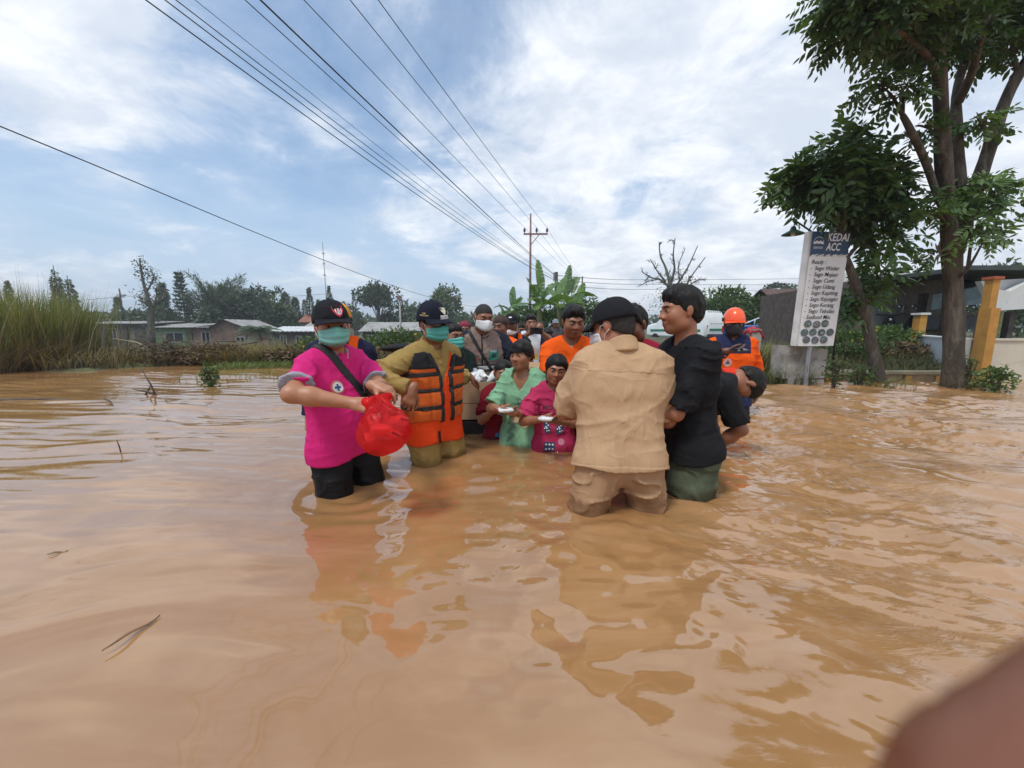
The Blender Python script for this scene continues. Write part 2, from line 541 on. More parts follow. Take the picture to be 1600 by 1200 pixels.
mp.inputs['Rotation'].default_value = (0, 0, math.radians(30)); mp.inputs['Scale'].default_value = (9, 26, 1)
chop = n.noise(mp.outputs[0], 1.0, 5, 0.55, 0.4)
mp2 = n.new('ShaderNodeMapping'); n.put(mp2.inputs[0], pos); mp2.inputs['Scale'].default_value = (1.6, 9.0, 1)
long_ = n.noise(mp2.outputs[0], 1.0, 4, 0.5, 0.5)
rt = n.math('MULTIPLY', n.ramp(sp.outputs[0], 0.1, 1.7), n.math('MULTIPLY', n.ramp(n.noise(pos, 1.7, 3), 0.35, 0.65), 0.0095))
fr = n.math('MULTIPLY', n.ramp(sp.outputs[1], 5.0, 11.0), 0.010)
hgt = n.math('ADD', n.math('MULTIPLY', chop, rt), n.math('MULTIPLY', long_, fr))
bp = n.new('ShaderNodeBump'); bp.inputs['Distance'].default_value = 1.0; bp.inputs['Strength'].default_value = 1.0
n.put(bp.inputs['Height'], hgt); n.put(b.inputs['Normal'], bp.outputs[0])
o = n.new('ShaderNodeOutputMaterial'); n.t.links.new(b.outputs[0], o.inputs[0])
water = tag(np_mesh('water', np.vstack(V), np.vstack(QQ), mw), kind='structure')

# ================================================================== shared surfaces
M_LEAF = mat('leaf_dark', (0.062, 0.115, 0.034), 0.42, 0.2, 3, attr=True, trans=0.30)
M_LEAF2 = mat('leaf_mid', (0.070, 0.125, 0.036), 0.5, 0.2, 3, attr=True, trans=0.25)
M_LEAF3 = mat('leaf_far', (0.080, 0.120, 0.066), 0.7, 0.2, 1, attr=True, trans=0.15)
M_GRASS = mat('grass_blades', (1, 1, 1), 0.7, 0.15, 3, attr=True, trans=0.25)
M_BARK = mat('bark', (0.092, 0.070, 0.050), 0.9, 0.5, 8, 0.035, 30, stretch=(1, 1, 0.3), dirt=((0.19, 0.175, 0.14), 5.0, 0.52, 0.7))
M_BARK2 = mat('bark_grey', (0.12, 0.105, 0.085), 0.9, 0.3, 8, 0.02, 20)
M_WOOD = mat('weathered_wood', (0.19, 0.15, 0.11), 0.85, 0.3, 5, 0.005, 30, stretch=(1, 1, 0.2))
M_STICK = mat('wet_stick', (0.075, 0.05, 0.03), 0.6, 0.3, 12, 0.003, 60)
M_CONC = mat('concrete', (0.36, 0.34, 0.31), 0.9, 0.22, 3.5, 0.006, 50, dirt=((0.14, 0.11, 0.075), 3.2, 0.48, 0.75))
M_STEEL = mat('galvanised_steel', (0.33, 0.34, 0.35), 0.45, 0.15, 9, 0.002, 60, metal=0.6)
M_DARKMET = mat('dark_metal', (0.05, 0.05, 0.052), 0.5, 0.2, 8, metal=0.4)
M_WIRE = mat('cable', (0.02, 0.02, 0.022), 0.6, 0.1, 4)
M_BLACK = mat('black_plastic', (0.018, 0.018, 0.02), 0.4, 0.15, 8)

def rand_dirs(n, rng, zb=0.0):
    v = rng.normal(size=(n, 3)); v[:, 2] += zb
    return v / np.linalg.norm(v, axis=1)[:, None]
def unit(v):
    v = np.asarray(v, float)
    return v / (np.linalg.norm(v, axis=-1, keepdims=True) + 1e-9)

def leaf_quads(P, Dv, L, Wd, rng, fold=0.12):
    """kite shaped leaves: base points, directions, lengths, widths"""
    n = len(P)
    Nn = unit(np.cross(Dv, rand_dirs(n, rng)) )
    S = np.cross(Dv, Nn)
    L = np.asarray(L).reshape(-1, 1) * np.ones((n, 1)); Wd = np.asarray(Wd).reshape(-1, 1) * np.ones((n, 1))
    V = np.empty((n, 4, 3))
    V[:, 0] = P
    V[:, 1] = P + Dv * L * 0.45 + S * Wd * 0.5 + Nn * Wd * fold
    V[:, 2] = P + Dv * L
    V[:, 3] = P + Dv * L * 0.45 - S * Wd * 0.5 + Nn * Wd * fold
    Q = np.arange(n * 4).reshape(n, 4)
    return V.reshape(-1, 3), Q

def compound_leaves(P, Dv, Nn, L, rng, pairs=5, lw=0.36, ll=0.40, droop=0.25):
    """pinnate leaves: pairs of leaflets along a drooping stalk and one at the tip; every array (n,3)"""
    n = len(P); Vs = []
    S = unit(np.cross(Dv, Nn)); Nn = unit(np.cross(S, Dv)); L = np.asarray(L).reshape(-1, 1) * np.ones((n, 1))
    for k in range(pairs + 1):
        t = (k + 0.6) / (pairs + 0.6)
        base = P + Dv * L * t - np.array((0, 0, 1.0)) * (droop * t * t) * L
        for sgn in ((-1, 1) if k < pairs else (0,)):
            d = unit(Dv * (0.55 if sgn else 1.0) + S * sgn * 0.9 - np.array((0, 0, 1.0)) * (0.25 + 0.35 * rng.random((n, 1))) + 0.15 * rng.normal(size=(n, 3)))
            w = unit(np.cross(d, Nn + 0.35 * rng.normal(size=(n, 3))))
            nn = np.cross(w, d)
            l = L * ll * (0.75 + 0.4 * math.sin(PI * min(1, t + .05))) * (0.85 + 0.3 * rng.random((n, 1)))
            ww = l * lw
            V = np.empty((n, 6, 3))
            V[:, 0] = base
            V[:, 1] = base + d * l * 0.35 + w * ww * 0.5 - nn * ww * .12
            V[:, 2] = base + d * l * 0.72 + w * ww * 0.36 - nn * ww * .2
            V[:, 3] = base + d * l - nn * ww * .35
            V[:, 4] = base + d * l * 0.72 - w * ww * 0.36 - nn * ww * .2
            V[:, 5] = base + d * l * 0.35 - w * ww * 0.5 - nn * ww * .12
            Vs.append(V)
    V = np.stack(Vs, 1)                     # n, leaflets, 6, 3
    k = V.shape[1]
    b = np.arange(n * k)[:, None] * 6
    Q = np.concatenate([b + np.array([0, 1, 2, 3]), b + np.array([0, 3, 4, 5])], 0)
    return V.reshape(-1, 3), Q, k * 6

def tints(n, per, rng, lo=0.65, hi=1.4, warm=0.25):
    a = rng.uniform(lo, hi, n)[:, None] * np.ones((1, 3))
    w = rng.random(n) ** 2 * warm
    a[:, 0] *= 1 + 1.6 * w; a[:, 1] *= 1 + 0.5 * w
    return np.repeat(a, per, 0)

def tree_trunk(parent, limbs, m, n=9, name='trunk'):
    mb = MB()
    for path, rad in limbs:
        P = np.asarray(path, float)
        if len(P) > 2:                       # smooth the limb through its points
            t = np.linspace(0, len(P) - 1, (len(P) - 1) * 4 + 1)
            Pi = []
            for q in t:
                i = min(int(q), len(P) - 2); f = q - i
                p0, p1, p2, p3 = P[max(i - 1, 0)], P[i], P[i + 1], P[min(i + 2, len(P) - 1)]
                Pi.append(0.5 * ((2 * p1) + (-p0 + p2) * f + (2 * p0 - 5 * p1 + 4 * p2 - p3) * f * f + (-p0 + 3 * p1 - 3 * p2 + p3) * f ** 3))
            P = np.array(Pi)
        R = np.interp(np.linspace(0, 1, len(P)), np.linspace(0, 1, len(rad)), rad)
        R = R * (1 + 0.07 * np.array([math.sin(7.1 * p[2] + 3 * p[0]) for p in P]))
        mb.tube(P, R, n)
    return mb.build(name, m, parent, smooth=True)

def bushy_tree(name, label, cat, base, h, rx, ry=None, crown0=0.25, blobs=12, nleaf=2600, leaf=0.35, m=None, tint=(0.65, 1.4), seed=0, group=None, trunk_r=None, flat=False, top=1.0, tilt=0.0):
    """a broad tree: tapered trunk with limbs and a crown of clumped leaves with gaps"""
    rng = np.random.default_rng(seed)
    ry = ry or rx
    t = thing(name, label, cat, base, 0, group)
    tr = trunk_r or h * 0.02
    zc, zr = h * (crown0 + 1) / 2, h * (1 - crown0) / 2
    C = []
    for i in range(blobs):
        d = rand_dirs(1, rng)[0] * (0.35 + 0.5 * rng.random())
        if flat: d[2] = abs(d[2]) * 0.8 + 0.1
        C.append((d[0] * rx, d[1] * ry, zc + d[2] * zr, (0.30 + 0.22 * rng.random())))
    limbs = [([(0, 0, -0.3), (0.04 * h * rng.normal(), 0, h * crown0 * 0.8), (0.02 * h, 0, zc + 0.4 * zr)], [tr * 1.3, tr, tr * .35])]
    for cx, cy, cz, cr in C:
        limbs.append(([(0.01 * h, 0, h * crown0 * 0.75), (cx * .45, cy * .45, (cz + h * crown0 * .75) / 2 + .06 * h), (cx * .95, cy * .95, cz)], [tr * .5, tr * .3, tr * .08]))
    tree_trunk(t, limbs, M_BARK2, 5)
    per = nleaf // blobs
    Ps, Ds, B = [], [], []
    for cx, cy, cz, cr in C:
        d = rand_dirs(per, rng, 0.25)
        rad = (0.55 + 0.5 * rng.random(per) ** 0.6)[:, None]
        lump = 1 + 0.25 * vnoise(d * 2.2 + cx)[:, None]
        Ps.append(np.array((cx, cy, cz)) + d * rad * lump * np.array((rx * cr * 1.25, ry * cr * 1.25, zr * cr * 1.3)))
        Ds.append(unit(d + 0.8 * rng.normal(size=(per, 3)) + np.array((0, 0, -0.25))))
        B.append(np.full(per, rng.uniform(.8, 1.2)))
    P = np.vstack(Ps); Dv = np.vstack(Ds)
    V, Q = leaf_quads(P, Dv, leaf * rng.uniform(.6, 1.3, len(P)), leaf * rng.uniform(.35, .7, len(P)), rng)
    np_mesh('crown', V, Q, m or M_LEAF3, t, smooth=False, col=tints(len(P), 4, rng, *tint) * np.repeat(np.concatenate(B), 4)[:, None])
    return t

def column_tree(name, label, base, h, w, seed=0, m=None, group=None, nleaf=1500, leaf=0.3, pointed=1.0, prof_=(.45, .85, 1.0, .8, .45, .05), tint=(0.6, 1.2)):
    rng = np.random.default_rng(seed)
    t = thing(name, label, 'tree', base, 0, group)
    tree_trunk(t, [([(0, 0, -.3), (0.02 * h * rng.normal(), 0, h * .5), (0, 0, h * .97)], [h * .016, h * .011, h * .003])], M_BARK2, 5)
    z = (rng.random(nleaf) ** 0.85 if prof_[2] > .9 else 1 - np.sqrt(1 - rng.random(nleaf) * .995)) * 0.93 + 0.06
    prof = np.interp(z, [0, .12, .3, .6, .85, 1.0], prof_) * (1 + 0.22 * np.sin(z * 23 + seed)) ** pointed
    a = rng.uniform(0, 2 * PI, nleaf); q = np.sqrt(rng.random(nleaf)) * 0.55 + 0.45
    lump = 1 + .35 * vnoise(np.stack([np.cos(a) * 1.5 + seed, np.sin(a) * 1.5, z * 9], -1))
    P = np.stack([np.cos(a) * prof * q * w / 2 * lump, np.sin(a) * prof * q * w / 2 * lump, z * h], -1)
    Dv = unit(np.stack([np.cos(a), np.sin(a), -0.9 + 0 * a], -1) + 0.5 * rng.normal(size=(nleaf, 3)))
    V, Q = leaf_quads(P, Dv, leaf * rng.uniform(.6, 1.4, nleaf), leaf * rng.uniform(.25, .5, nleaf), rng)
    np_mesh('crown', V, Q, m or M_LEAF3, t, smooth=False, col=tints(nleaf, 4, rng, *tint))
    return t

def grass_mesh(name, P, H, lean, width, col_lo, col_hi, rng, m=None, parent=None, seg=3, curl=0.5, spread=None):
    """curved, tapering blades; colours run from the base of the blade to its tip"""
    n = len(P)
    a = rng.uniform(0, 2 * PI, n)
    ld = np.stack([np.cos(a), np.sin(a), 0 * a], -1)
    if spread is not None: ld = unit(ld * 0.6 + spread)
    sd = np.stack([-np.sin(a + .4), np.cos(a + .4), 0 * a], -1)
    H = np.asarray(H).reshape(-1, 1) * np.ones((n, 1)); W_ = np.asarray(width).reshape(-1, 1) * np.ones((n, 1)); ln = np.asarray(lean).reshape(-1, 1) * np.ones((n, 1))
    rows = []; cols = []
    cl = np.asarray(col_lo, float); ch = np.asarray(col_hi, float)
    if cl.ndim == 1: cl = np.tile(cl, (n, 1))
    if ch.ndim == 1: ch = np.tile(ch, (n, 1))
    br = rng.uniform(.65, 1.35, (n, 1))
    for k in range(seg + 1):
        t = k / seg
        c = P + np.array((0, 0, 1.0)) * H * (t - curl * ln * t * t * 0.6) + ld * H * ln * (t ** 1.7)
        w = W_ * (1 - t) ** 0.7 * 0.5 + 0.0006
        rows.append(np.stack([c - sd * w, c + sd * w], 1))
        cc = (cl * (1 - t) + ch * t) * br
        cols.append(np.stack([cc, cc], 1))
    V = np.stack(rows, 1).reshape(n, -1, 3); Cc = np.stack(cols, 1).reshape(n, -1, 3)
    k = (seg + 1) * 2
    b = np.arange(n)[:, None] * k
    Q = np.concatenate([b + np.array([2 * i, 2 * i + 1, 2 * i + 3, 2 * i + 2]) for i in range(seg)], 0)
    return np_mesh(name, V.reshape(-1, 3), Q, m or M_GRASS, parent, smooth=True, col=Cc.reshape(-1, 3))

def gz(x, y):
    return float(ground_h(np.array([x]), np.array([y]))[0])

# ================================================================== LEFT BANK
rng = np.random.default_rng(5)
# tall reeds standing at the water's edge
t = thing('reed_clump', 'tall green and brown reed clump standing at the water edge', 'reeds', (-10.7, 8.0, -0.05))
n = 5200
P = np.stack([rng.normal(0, 1.05, n), rng.normal(0.3, .5, n), 0 * rng.random(n)], -1)
P[:, 0] = np.clip(P[:, 0] - .35, -2.6, 1.0)
Hh = rng.uniform(1.0, 2.05, n) * (1 - 0.10 * np.abs(P[:, 0]))
mixc = rng.random((n, 1))
ch = np.where(mixc < .7, np.array((0.19, 0.24, 0.05)), np.array((0.30, 0.25, 0.11)))
grass_mesh('blades', P, Hh, rng.uniform(.05, .4, n), rng.uniform(.010, .024, n), (0.13, 0.085, 0.04), ch, rng, parent=t, seg=4, spread=P * np.array((0.5, .3, 0)))
n = 3600
P = np.stack([rng.normal(0, 1.1, n), rng.normal(-.1, .5, n), 0 * rng.random(n)], -1); P[:, 0] = np.clip(P[:, 0] - .3, -2.6, 1.25)
grass_mesh('dead_stalks', P, rng.uniform(.3, 1.0, n), rng.uniform(.3, 1.0, n), rng.uniform(.01, .022, n), (0.07, .045, .022), (0.20, 0.14, 0.065), rng, parent=t, seg=3, spread=P * np.array((0.4, .3, 0)))
# plumes that stand above the rest
n = 90
P = np.stack([rng.normal(0.2, 1.2, n), rng.normal(.2, .4, n), 0 * rng.random(n)], -1)
grass_mesh('plumes', P, rng.uniform(1.6, 2.35, n), rng.uniform(.05, .35, n), rng.uniform(.008, .014, n), (0.2, .17, .07), (0.34, 0.29, 0.17), rng, parent=t, seg=4)

def bank_pts(n, x0, x1, d0, d1, rng):
    x = rng.uniform(x0, x1, n); y = left_edge(x) + rng.uniform(d0, d1, n)
    return np.stack([x, y, ground_h(x, y) - .02], -1)
# dry straw coloured grass along the bank
P = np.vstack([bank_pts(5200, -9.3, -1.6, .15, 2.2, rng), bank_pts(2600, -7.0, -4.4, .15, 1.0, rng)])
n = len(P); pick = rng.random((n, 1))
ch = np.where(pick < .55, np.array((0.33, 0.25, 0.11)), np.where(pick < .8, np.array((0.17, 0.19, .06)), np.array((.16, .11, .06))))
tag(grass_mesh('bank_grass', P, rng.uniform(.18, .55, n), rng.uniform(.3, 1.1, n), rng.uniform(.010, .022, n), (0.10, .07, .035), ch, rng), kind='stuff')
# green grass half under water at the foot of the bank
x = rng.uniform(-6.3, -2.2, 4200); y = left_edge(x) + rng.uniform(-.75, .35, 4200) * (0.6 + .4 * rng.random(4200))
P = np.stack([x, y, np.full(len(x), -.03)], -1)
tag(grass_mesh('shore_grass', P, rng.uniform(.06, .24, len(x)), rng.uniform(.3, 1.1, len(x)), rng.uniform(.007, .014, len(x)), (.11, .12, .04), (.17, .24, .055), rng), kind='stuff')
x = np.concatenate([rng.normal(-4.9, .45, 160), rng.normal(-2.35, .3, 120), rng.normal(-7.4, .25, 26)]); y = np.concatenate([rng.normal(6.6, .35, 160), rng.normal(6.9, .5, 120), rng.normal(4.6, .12, 26)])
tag(grass_mesh('water_grass', np.stack([x, y, 0 * x - .04], -1), rng.uniform(.08, .25, len(x)), rng.uniform(.2, .9, len(x)), rng.uniform(.006, .011, len(x)), (.14, .14, .05), (.20, .29, .07), rng), kind='stuff')

def shrub(label, base, w, d, h, seed, col=(.7, 1.3), m=None, flowers=0, nleaf=1500, leaf=.10, cat='shrub', group=None, name='shrub', fcol=(.75, .6, .06)):
    rng = np.random.default_rng(seed)
    t = thing(name, label, cat, base, 0, group)
    limbs = []
    for i in range(9):
        a = rng.uniform(0, 2 * PI); e = rng.uniform(.3, .95)
        limbs.append(([(0, 0, -.1), (math.cos(a) * w * .2 * e, math.sin(a) * d * .2 * e, h * .5), (math.cos(a) * w * .45 * e, math.sin(a) * d * .45 * e, h * rng.uniform(.7, 1.0))], [.018, .011, .003]))
    tree_trunk(t, limbs, M_STICK, 4, 'stem')
    u = rand_dirs(nleaf, rng, .2)
    rad = (.45 + .6 * rng.random(nleaf))[:, None] * (1 + .35 * vnoise(u * 2.5 + seed * 1.7)[:, None])
    P = u * rad * np.array((w / 2, d / 2, h * .5)) + np.array((0, 0, h * .52))
    P[:, 2] = np.abs(P[:, 2])
    V, Q = leaf_quads(P, unit(u + .9 * rng.normal(size=(nleaf, 3))), leaf * rng.uniform(.6, 1.4, nleaf), leaf * rng.uniform(.35, .65, nleaf), rng)
    np_mesh('foliage', V, Q, m or M_LEAF2, t, smooth=False, col=tints(nleaf, 4, rng, *col))
    if flowers:
        mb = MB()
        for i in range(flowers):
            q = P[rng.integers(nleaf)] * 1.06
            for k in range(5):
                a = k * 2 * PI / 5
                mb.add([q, q + np.array((math.cos(a - .5) * .02, -.015, math.sin(a - .5) * .02)), q + np.array((math.cos(a) * .038, -.02, math.sin(a) * .038)), q + np.array((math.cos(a + .5) * .02, -.015, math.sin(a + .5) * .02))], [(0, 1, 2, 3)])
        mb.build('flowers', mat('yellow_petals', fcol, .6, .15), t)['kind'] = 'stuff'
    return t
M_DRYLEAF = mat('dry_leaf', (0.135, 0.10, 0.05), .8, .25, 4, attr=True)
shrub('wide olive bush with yellow flowers by the pink shirt man', (-4.35, 9.3, gz(-4.35, 9.3)), 2.0, 1.2, .55, 31, flowers=16, leaf=.085, nleaf=2400)
shrub('tangled brown bush sagging onto the grassy shore', (-4.6, 8.9, gz(-4.6, 8.9)), 2.3, .8, .36, 32, m=M_DRYLEAF, leaf=.09, nleaf=1700)
shrub('low brown bush beside the debris heap', (-6.9, 9.0, gz(-6.9, 9.0)), 1.6, .9, .42, 33, m=M_DRYLEAF, leaf=.08, nleaf=1500)
shrub('green and yellow bush just left of the life vest man', (-2.75, 9.4, gz(-2.75, 9.4)), 1.6, 1.0, .62, 34, flowers=9, leaf=.085, nleaf=2200)
shrub('brown brushwood bank right of the pink shirt man', (-2.5, 8.95, gz(-2.5, 8.95)), 1.5, .8, .34, 35, m=M_DRYLEAF, leaf=.08, nleaf=1500)
shrub('round green bush in front of the low sheds', (-9.2, 14.5, gz(-9.2, 14.5)), 2.6, 1.6, .95, 36, leaf=.14, nleaf=1600)
# heap of washed up branches
t = thing('brush_heap', 'heap of dark washed up branches and dry weeds on the bank', 'debris', (-8.0, 9.05, gz(-8.0, 9.05)))
mb = MB(); rng = np.random.default_rng(8)
for i in range(150):
    a = rng.uniform(0, 2 * PI); q = np.array((rng.normal(0, .75), rng.normal(0, .3), abs(rng.normal(.12, .16))))
    d = unit(np.array((math.cos(a), math.sin(a) * .5, rng.normal(0, .35)))) * rng.uniform(.2, .6)
    mb.tube([q - d, q + d * .2 + rng.normal(size=3) * .05, q + d], [rng.uniform(.006, .02), .008, .003], 4)
mb.build('branches', M_STICK, t, smooth=True)
u = rand_dirs(1600, rng, .3); P = u * np.array((1.3, .5, .36)) * rng.uniform(.5, 1, (1600, 1)); P[:, 2] = np.abs(P[:, 2])
V, Q = leaf_quads(P, rand_dirs(1600, rng), rng.uniform(.05, .13, 1600), .04, rng)
np_mesh('dead_leaves', V, Q, M_DRYLEAF, t, smooth=False, col=tints(1600, 4, rng, .35, 1.1))
# pale broken canes
for i, (px, py, d, a, L, lab) in enumerate(((560, 555, 8.9, .9, .30, 'short pale broken cane lying on the bank'), (214, 535, 9.2, 2.2, .55, 'long bare cane leaning out of the debris heap'))):
    p = PX(px, py, d)
    mb = MB().tube([p - np.array((L, 0, math.tan(a) * .12 * L)), p, p + np.array((L, .1, .18 * L if i == 0 else -.6 * L))], [.012, .014, .01], 6)
    tag(mb.build('cane', mat('pale_cane', (.42, .34, .2), .7, .2), smooth=True), lab, 'cane')

# things drifting in or standing out of the water
def stick(path, r, label, name='stick', cat='stick', m=None):
    o = MB().tube(path, r, 6).build(name, m or M_STICK, smooth=True)
    return tag(o, label, cat)
t = thing('driftwood', 'forked dark branch standing out of the ripples', 'branch', tuple(ONZ(234, 618)))
mb = MB(); s_ = .010
mb.tube([(.10, 0, -.08), (.02, .02, .12), (-.12, .05, .36)], [.014, .011, .005], 6)
mb.tube([(.12, .02, -.02), (-.02, 0, .05), (-.20, 0, .08)], [.016, .014, .006], 6)
mb.tube([(-.12, .05, -.02), (-.03, .02, .06), (.06, -.02, .15)], [.012, .010, .004], 6)
mb.build('branch', M_STICK, t, smooth=True)
a = ONZ(0, 626); b_ = ONZ(150, 626)
stick([a + np.array((-1, .2, -.02)), a + np.array((0, 0, .006)), (a + b_) / 2 + np.array((0, .03, .012)), b_ + np.array((0, 0, -.006))], [.02, .02, .017, .008], 'long thin pole drifting flat across the reed reflection')
a = ONZ(163, 630); stick([a + np.array((0, 0, .05)), a + np.array((.1, -.03, .03)), ONZ(182, 641) + np.array((0, 0, -.04))], [.006, .008, .009], 'short slanting twig just left of open ripples')
a = ONZ(187, 703); stick([a + np.array((.01, 0, -.05)), a + np.array((0, 0, .03)), a + np.array((-.012, 0, .075))], [.004, .004, .002], 'tiny bent grass stalk poking up alone in the smooth water')
a = ONZ(978, 836); b_ = ONZ(1035, 857)
stick([a + np.array((0, 0, .014)), (a + b_) / 2 + np.array((0, -.004, .010)), b_ + np.array((0, 0, -.012))], [.0035, .003, .002], 'thin floating reed in front of the tan shirt man')
a = ONZ(160, 1022); b_ = ONZ(250, 965)
def floating_leaf(a, b_, w, label, col):
    a, b_ = np.asarray(a), np.asarray(b_); d = b_ - a; s = unit(np.cross(d, (0, 0, 1)))
    rows = []
    for t in np.linspace(0, 1, 9):
        ww = w * math.sin(PI * min(.98, max(.03, t))) ** .7
        c = a + d * t + np.array((0, 0, .009 + .004 * math.sin(t * 6))) + s * .004 * math.sin(t * 9)
        rows.append([c - s * ww, c + np.array((0, 0, .003)), c + s * ww])
    o = MB().grid(rows).build('floating_leaf', mat('floating_leaf', col, .6, .3, 20), smooth=True)
    so_ = o.modifiers.new('thick', 'SOLIDIFY'); so_.thickness = .002
    return tag(o, label, 'leaf')
floating_leaf(a, b_, .006, 'long narrow brown leaf floating nearest the camera', (.20, .115, .05))
floating_leaf(ONZ(75, 870), ONZ(107, 863), .006, 'small brown leaf floating on the pale left water', (.20, .115, .05))
floating_leaf(ONZ(322, 898), ONZ(346, 896), .003, 'tiny brown leaf fragment left of the dark reflection', (.20, .115, .05))
# leafy sprig in the shallows
q = ONZ(328, 603)
shrub('small leafy sprig growing alone out of the water', (q[0], q[1], -.06), .20, .2, .37, 41, leaf=.06, nleaf=240, name='water_plant', cat='plant', col=(.7, 1.2))
q = ONZ(655, 586)
shrub('floating green weed between pink shirt and life vest men', (q[0], q[1], -.04), .3, .2, .15, 42, leaf=.05, nleaf=160, name='water_plant', cat='plant', col=(1.1, 1.8))

# ================================================================== TREES behind the left bank
GB = -1.32                        # the fields behind the bank lie lower than the flooded road
def at(px, depth, z=None):
    z = z if z is not None else (GB if px < 760 else 0.2)
    p = PX(px, 512, depth); return (p[0], p[1], z)
def hgt(py, depth):                # height of a picture row at a depth
    return PX(800, py, depth)[2]
GT = 'trees behind the sheds'
def colt(px, pytop, depth, wpx, label, seed, **k):
    return column_tree('column_tree', label, at(px, depth), hgt(pytop, depth) - GB, wpx / FPX * depth, seed, group='narrow column trees', leaf=wpx / FPX * depth * .26, **k)
colt(24, 437, 46, 13, 'narrow dark column tree rising behind the reeds', 1)
colt(261, 440, 50, 18, 'column tree just left of the whorled pine', 2)
colt(300, 458, 50, 12, 'short column tree touching the whorled pine', 3)
colt(487, 448, 60, 12, 'tallest slim column tree left of the black cap', 4)
colt(500, 467, 60, 10, 'shorter column tree directly beside the black cap', 5)
colt(464, 463, 62, 15, 'stout column tree in the row by the red roof', 6)
colt(450, 456, 62, 16, 'paler loose column tree at the grove end', 7, tint=(.9, 1.5))
colt(478, 467, 64, 9, 'slim pale column tree behind the red roof', 8, tint=(.9, 1.4))
colt(518, 445, 58, 10, 'column tree rising just behind the yellow cap', 9)
colt(555, 452, 66, 7, 'distant column tip showing above the black cap', 10)
colt(189, 462, 62, 14, 'small pointed tree near the far power pole', 11)
# feathery conifer pair behind the reeds
for px, py, w, lab, sd in ((99, 410, 26, 'taller pale feathery conifer behind the reeds', 21), (118, 426, 28, 'shorter feathery conifer behind the reeds', 22)):
    column_tree('conifer', lab, at(px, 34), hgt(py, 34) - GB, w / FPX * 34, sd, nleaf=4200, leaf=.24, prof_=(.9, 1.0, .85, .5, .25, .02), tint=(.8, 1.4), group='conifers behind the reeds', m=mat('conifer_green', (.11, .145, .09), .7, .2, 2, attr=True, trans=.15))
# whorled pine
def whorled_pine(base, h, w, label):
    rng = np.random.default_rng(3)
    t = thing('whorled_pine', label, 'tree', base)
    limbs = [([(0, 0, -.3), (.02 * h, 0, h * .5), (0, 0, h)], [h * .016, h * .011, h * .003])]
    Ps, Ds = [], []
    for k in range(17):
        z = h * (.16 + .82 * k / 17); R = w / 2 * (1 - (k / 17.5)) ** .8 + .12
        for j in range(6):
            a = j * PI / 3 + k * .5 + rng.normal() * .1
            e = np.array((math.cos(a), math.sin(a), .15)); tip = np.array((0, 0, z)) + e * R
            limbs.append(([(0, 0, z), tuple((np.array((0, 0, z)) + tip) / 2 + np.array((0, 0, -.06 * R))), tuple(tip)], [.03, .02, .01]))
            for q in np.linspace(.25, 1, 9):
                p = np.array((0, 0, z)) + e * R * q
                for s in range(2):
                    Ps.append(p + rng.normal(size=3) * .05); Ds.append(unit(e * .8 + rng.normal(size=3) * .5 + np.array((0, 0, .5))))
    tree_trunk(t, limbs, M_BARK2, 4)
    P = np.array(Ps); V, Q = leaf_quads(P, np.array(Ds), rng.uniform(.25, .5, len(P)), .13, rng)
    np_mesh('crown', V, Q, M_LEAF3, t, smooth=False, col=tints(len(P), 4, rng, .5, 1.0))
whorled_pine(at(289, 50), hgt(421, 50) - GB, 24 / FPX * 50, 'tall pine with evenly whorled branches and pointed tip')
# feathery casuarina
def casuarina(base, h, w, label, seed=4):
    rng = np.random.default_rng(seed)
    t = thing('casuarina', label, 'tree', base)
    limbs = [([(0, 0, -.3), (.0, 0, h * .4), (.1, 0, h * .8)], [h * .02, h * .014, h * .004])]
    Ps, Ds = [], []
    for k in range(26):
        a = rng.uniform(0, 2 * PI); z = h * rng.uniform(.22, .66); L = w * .5 * rng.uniform(.6, 1.05)
        e = np.array((math.cos(a), math.sin(a), rng.uniform(.5, 1.0)))
        p0 = np.array((0, 0, z)); p1 = p0 + e * L * .5; p2 = p0 + e * L * np.array((1, 1, .95))
        p2[2] = min(p2[2], h)
        limbs.append(([p0, p1, p2], [.07, .045, .012]))
        for q in np.linspace(.2, 1, 34):
            p = p0 * (1 - q) + p2 * q
            for s in range(3):
                Ps.append(p + rng.normal(size=3) * .12); Ds.append(unit(e * .7 + rng.normal(size=3) * .6 + np.array((0, 0, .1))))
    tree_trunk(t, limbs, M_BARK2, 4)
    P = np.array(Ps); V, Q = leaf_quads(P, np.array(Ds), rng.uniform(.4, .9, len(P)), .085, rng)
    np_mesh('crown', V, Q, M_LEAF3, t, smooth=False, col=tints(len(P), 4, rng, .7, 1.25))
casuarina(at(338, 52), hgt(415, 52) - GB, 84 / FPX * 52, 'wide feathery casuarina behind the dark grove')
casuarina(at(356, 56), hgt(420, 56) - GB, 60 / FPX * 56, 'right hand feathery casuarina leaning behind the grove', 14)
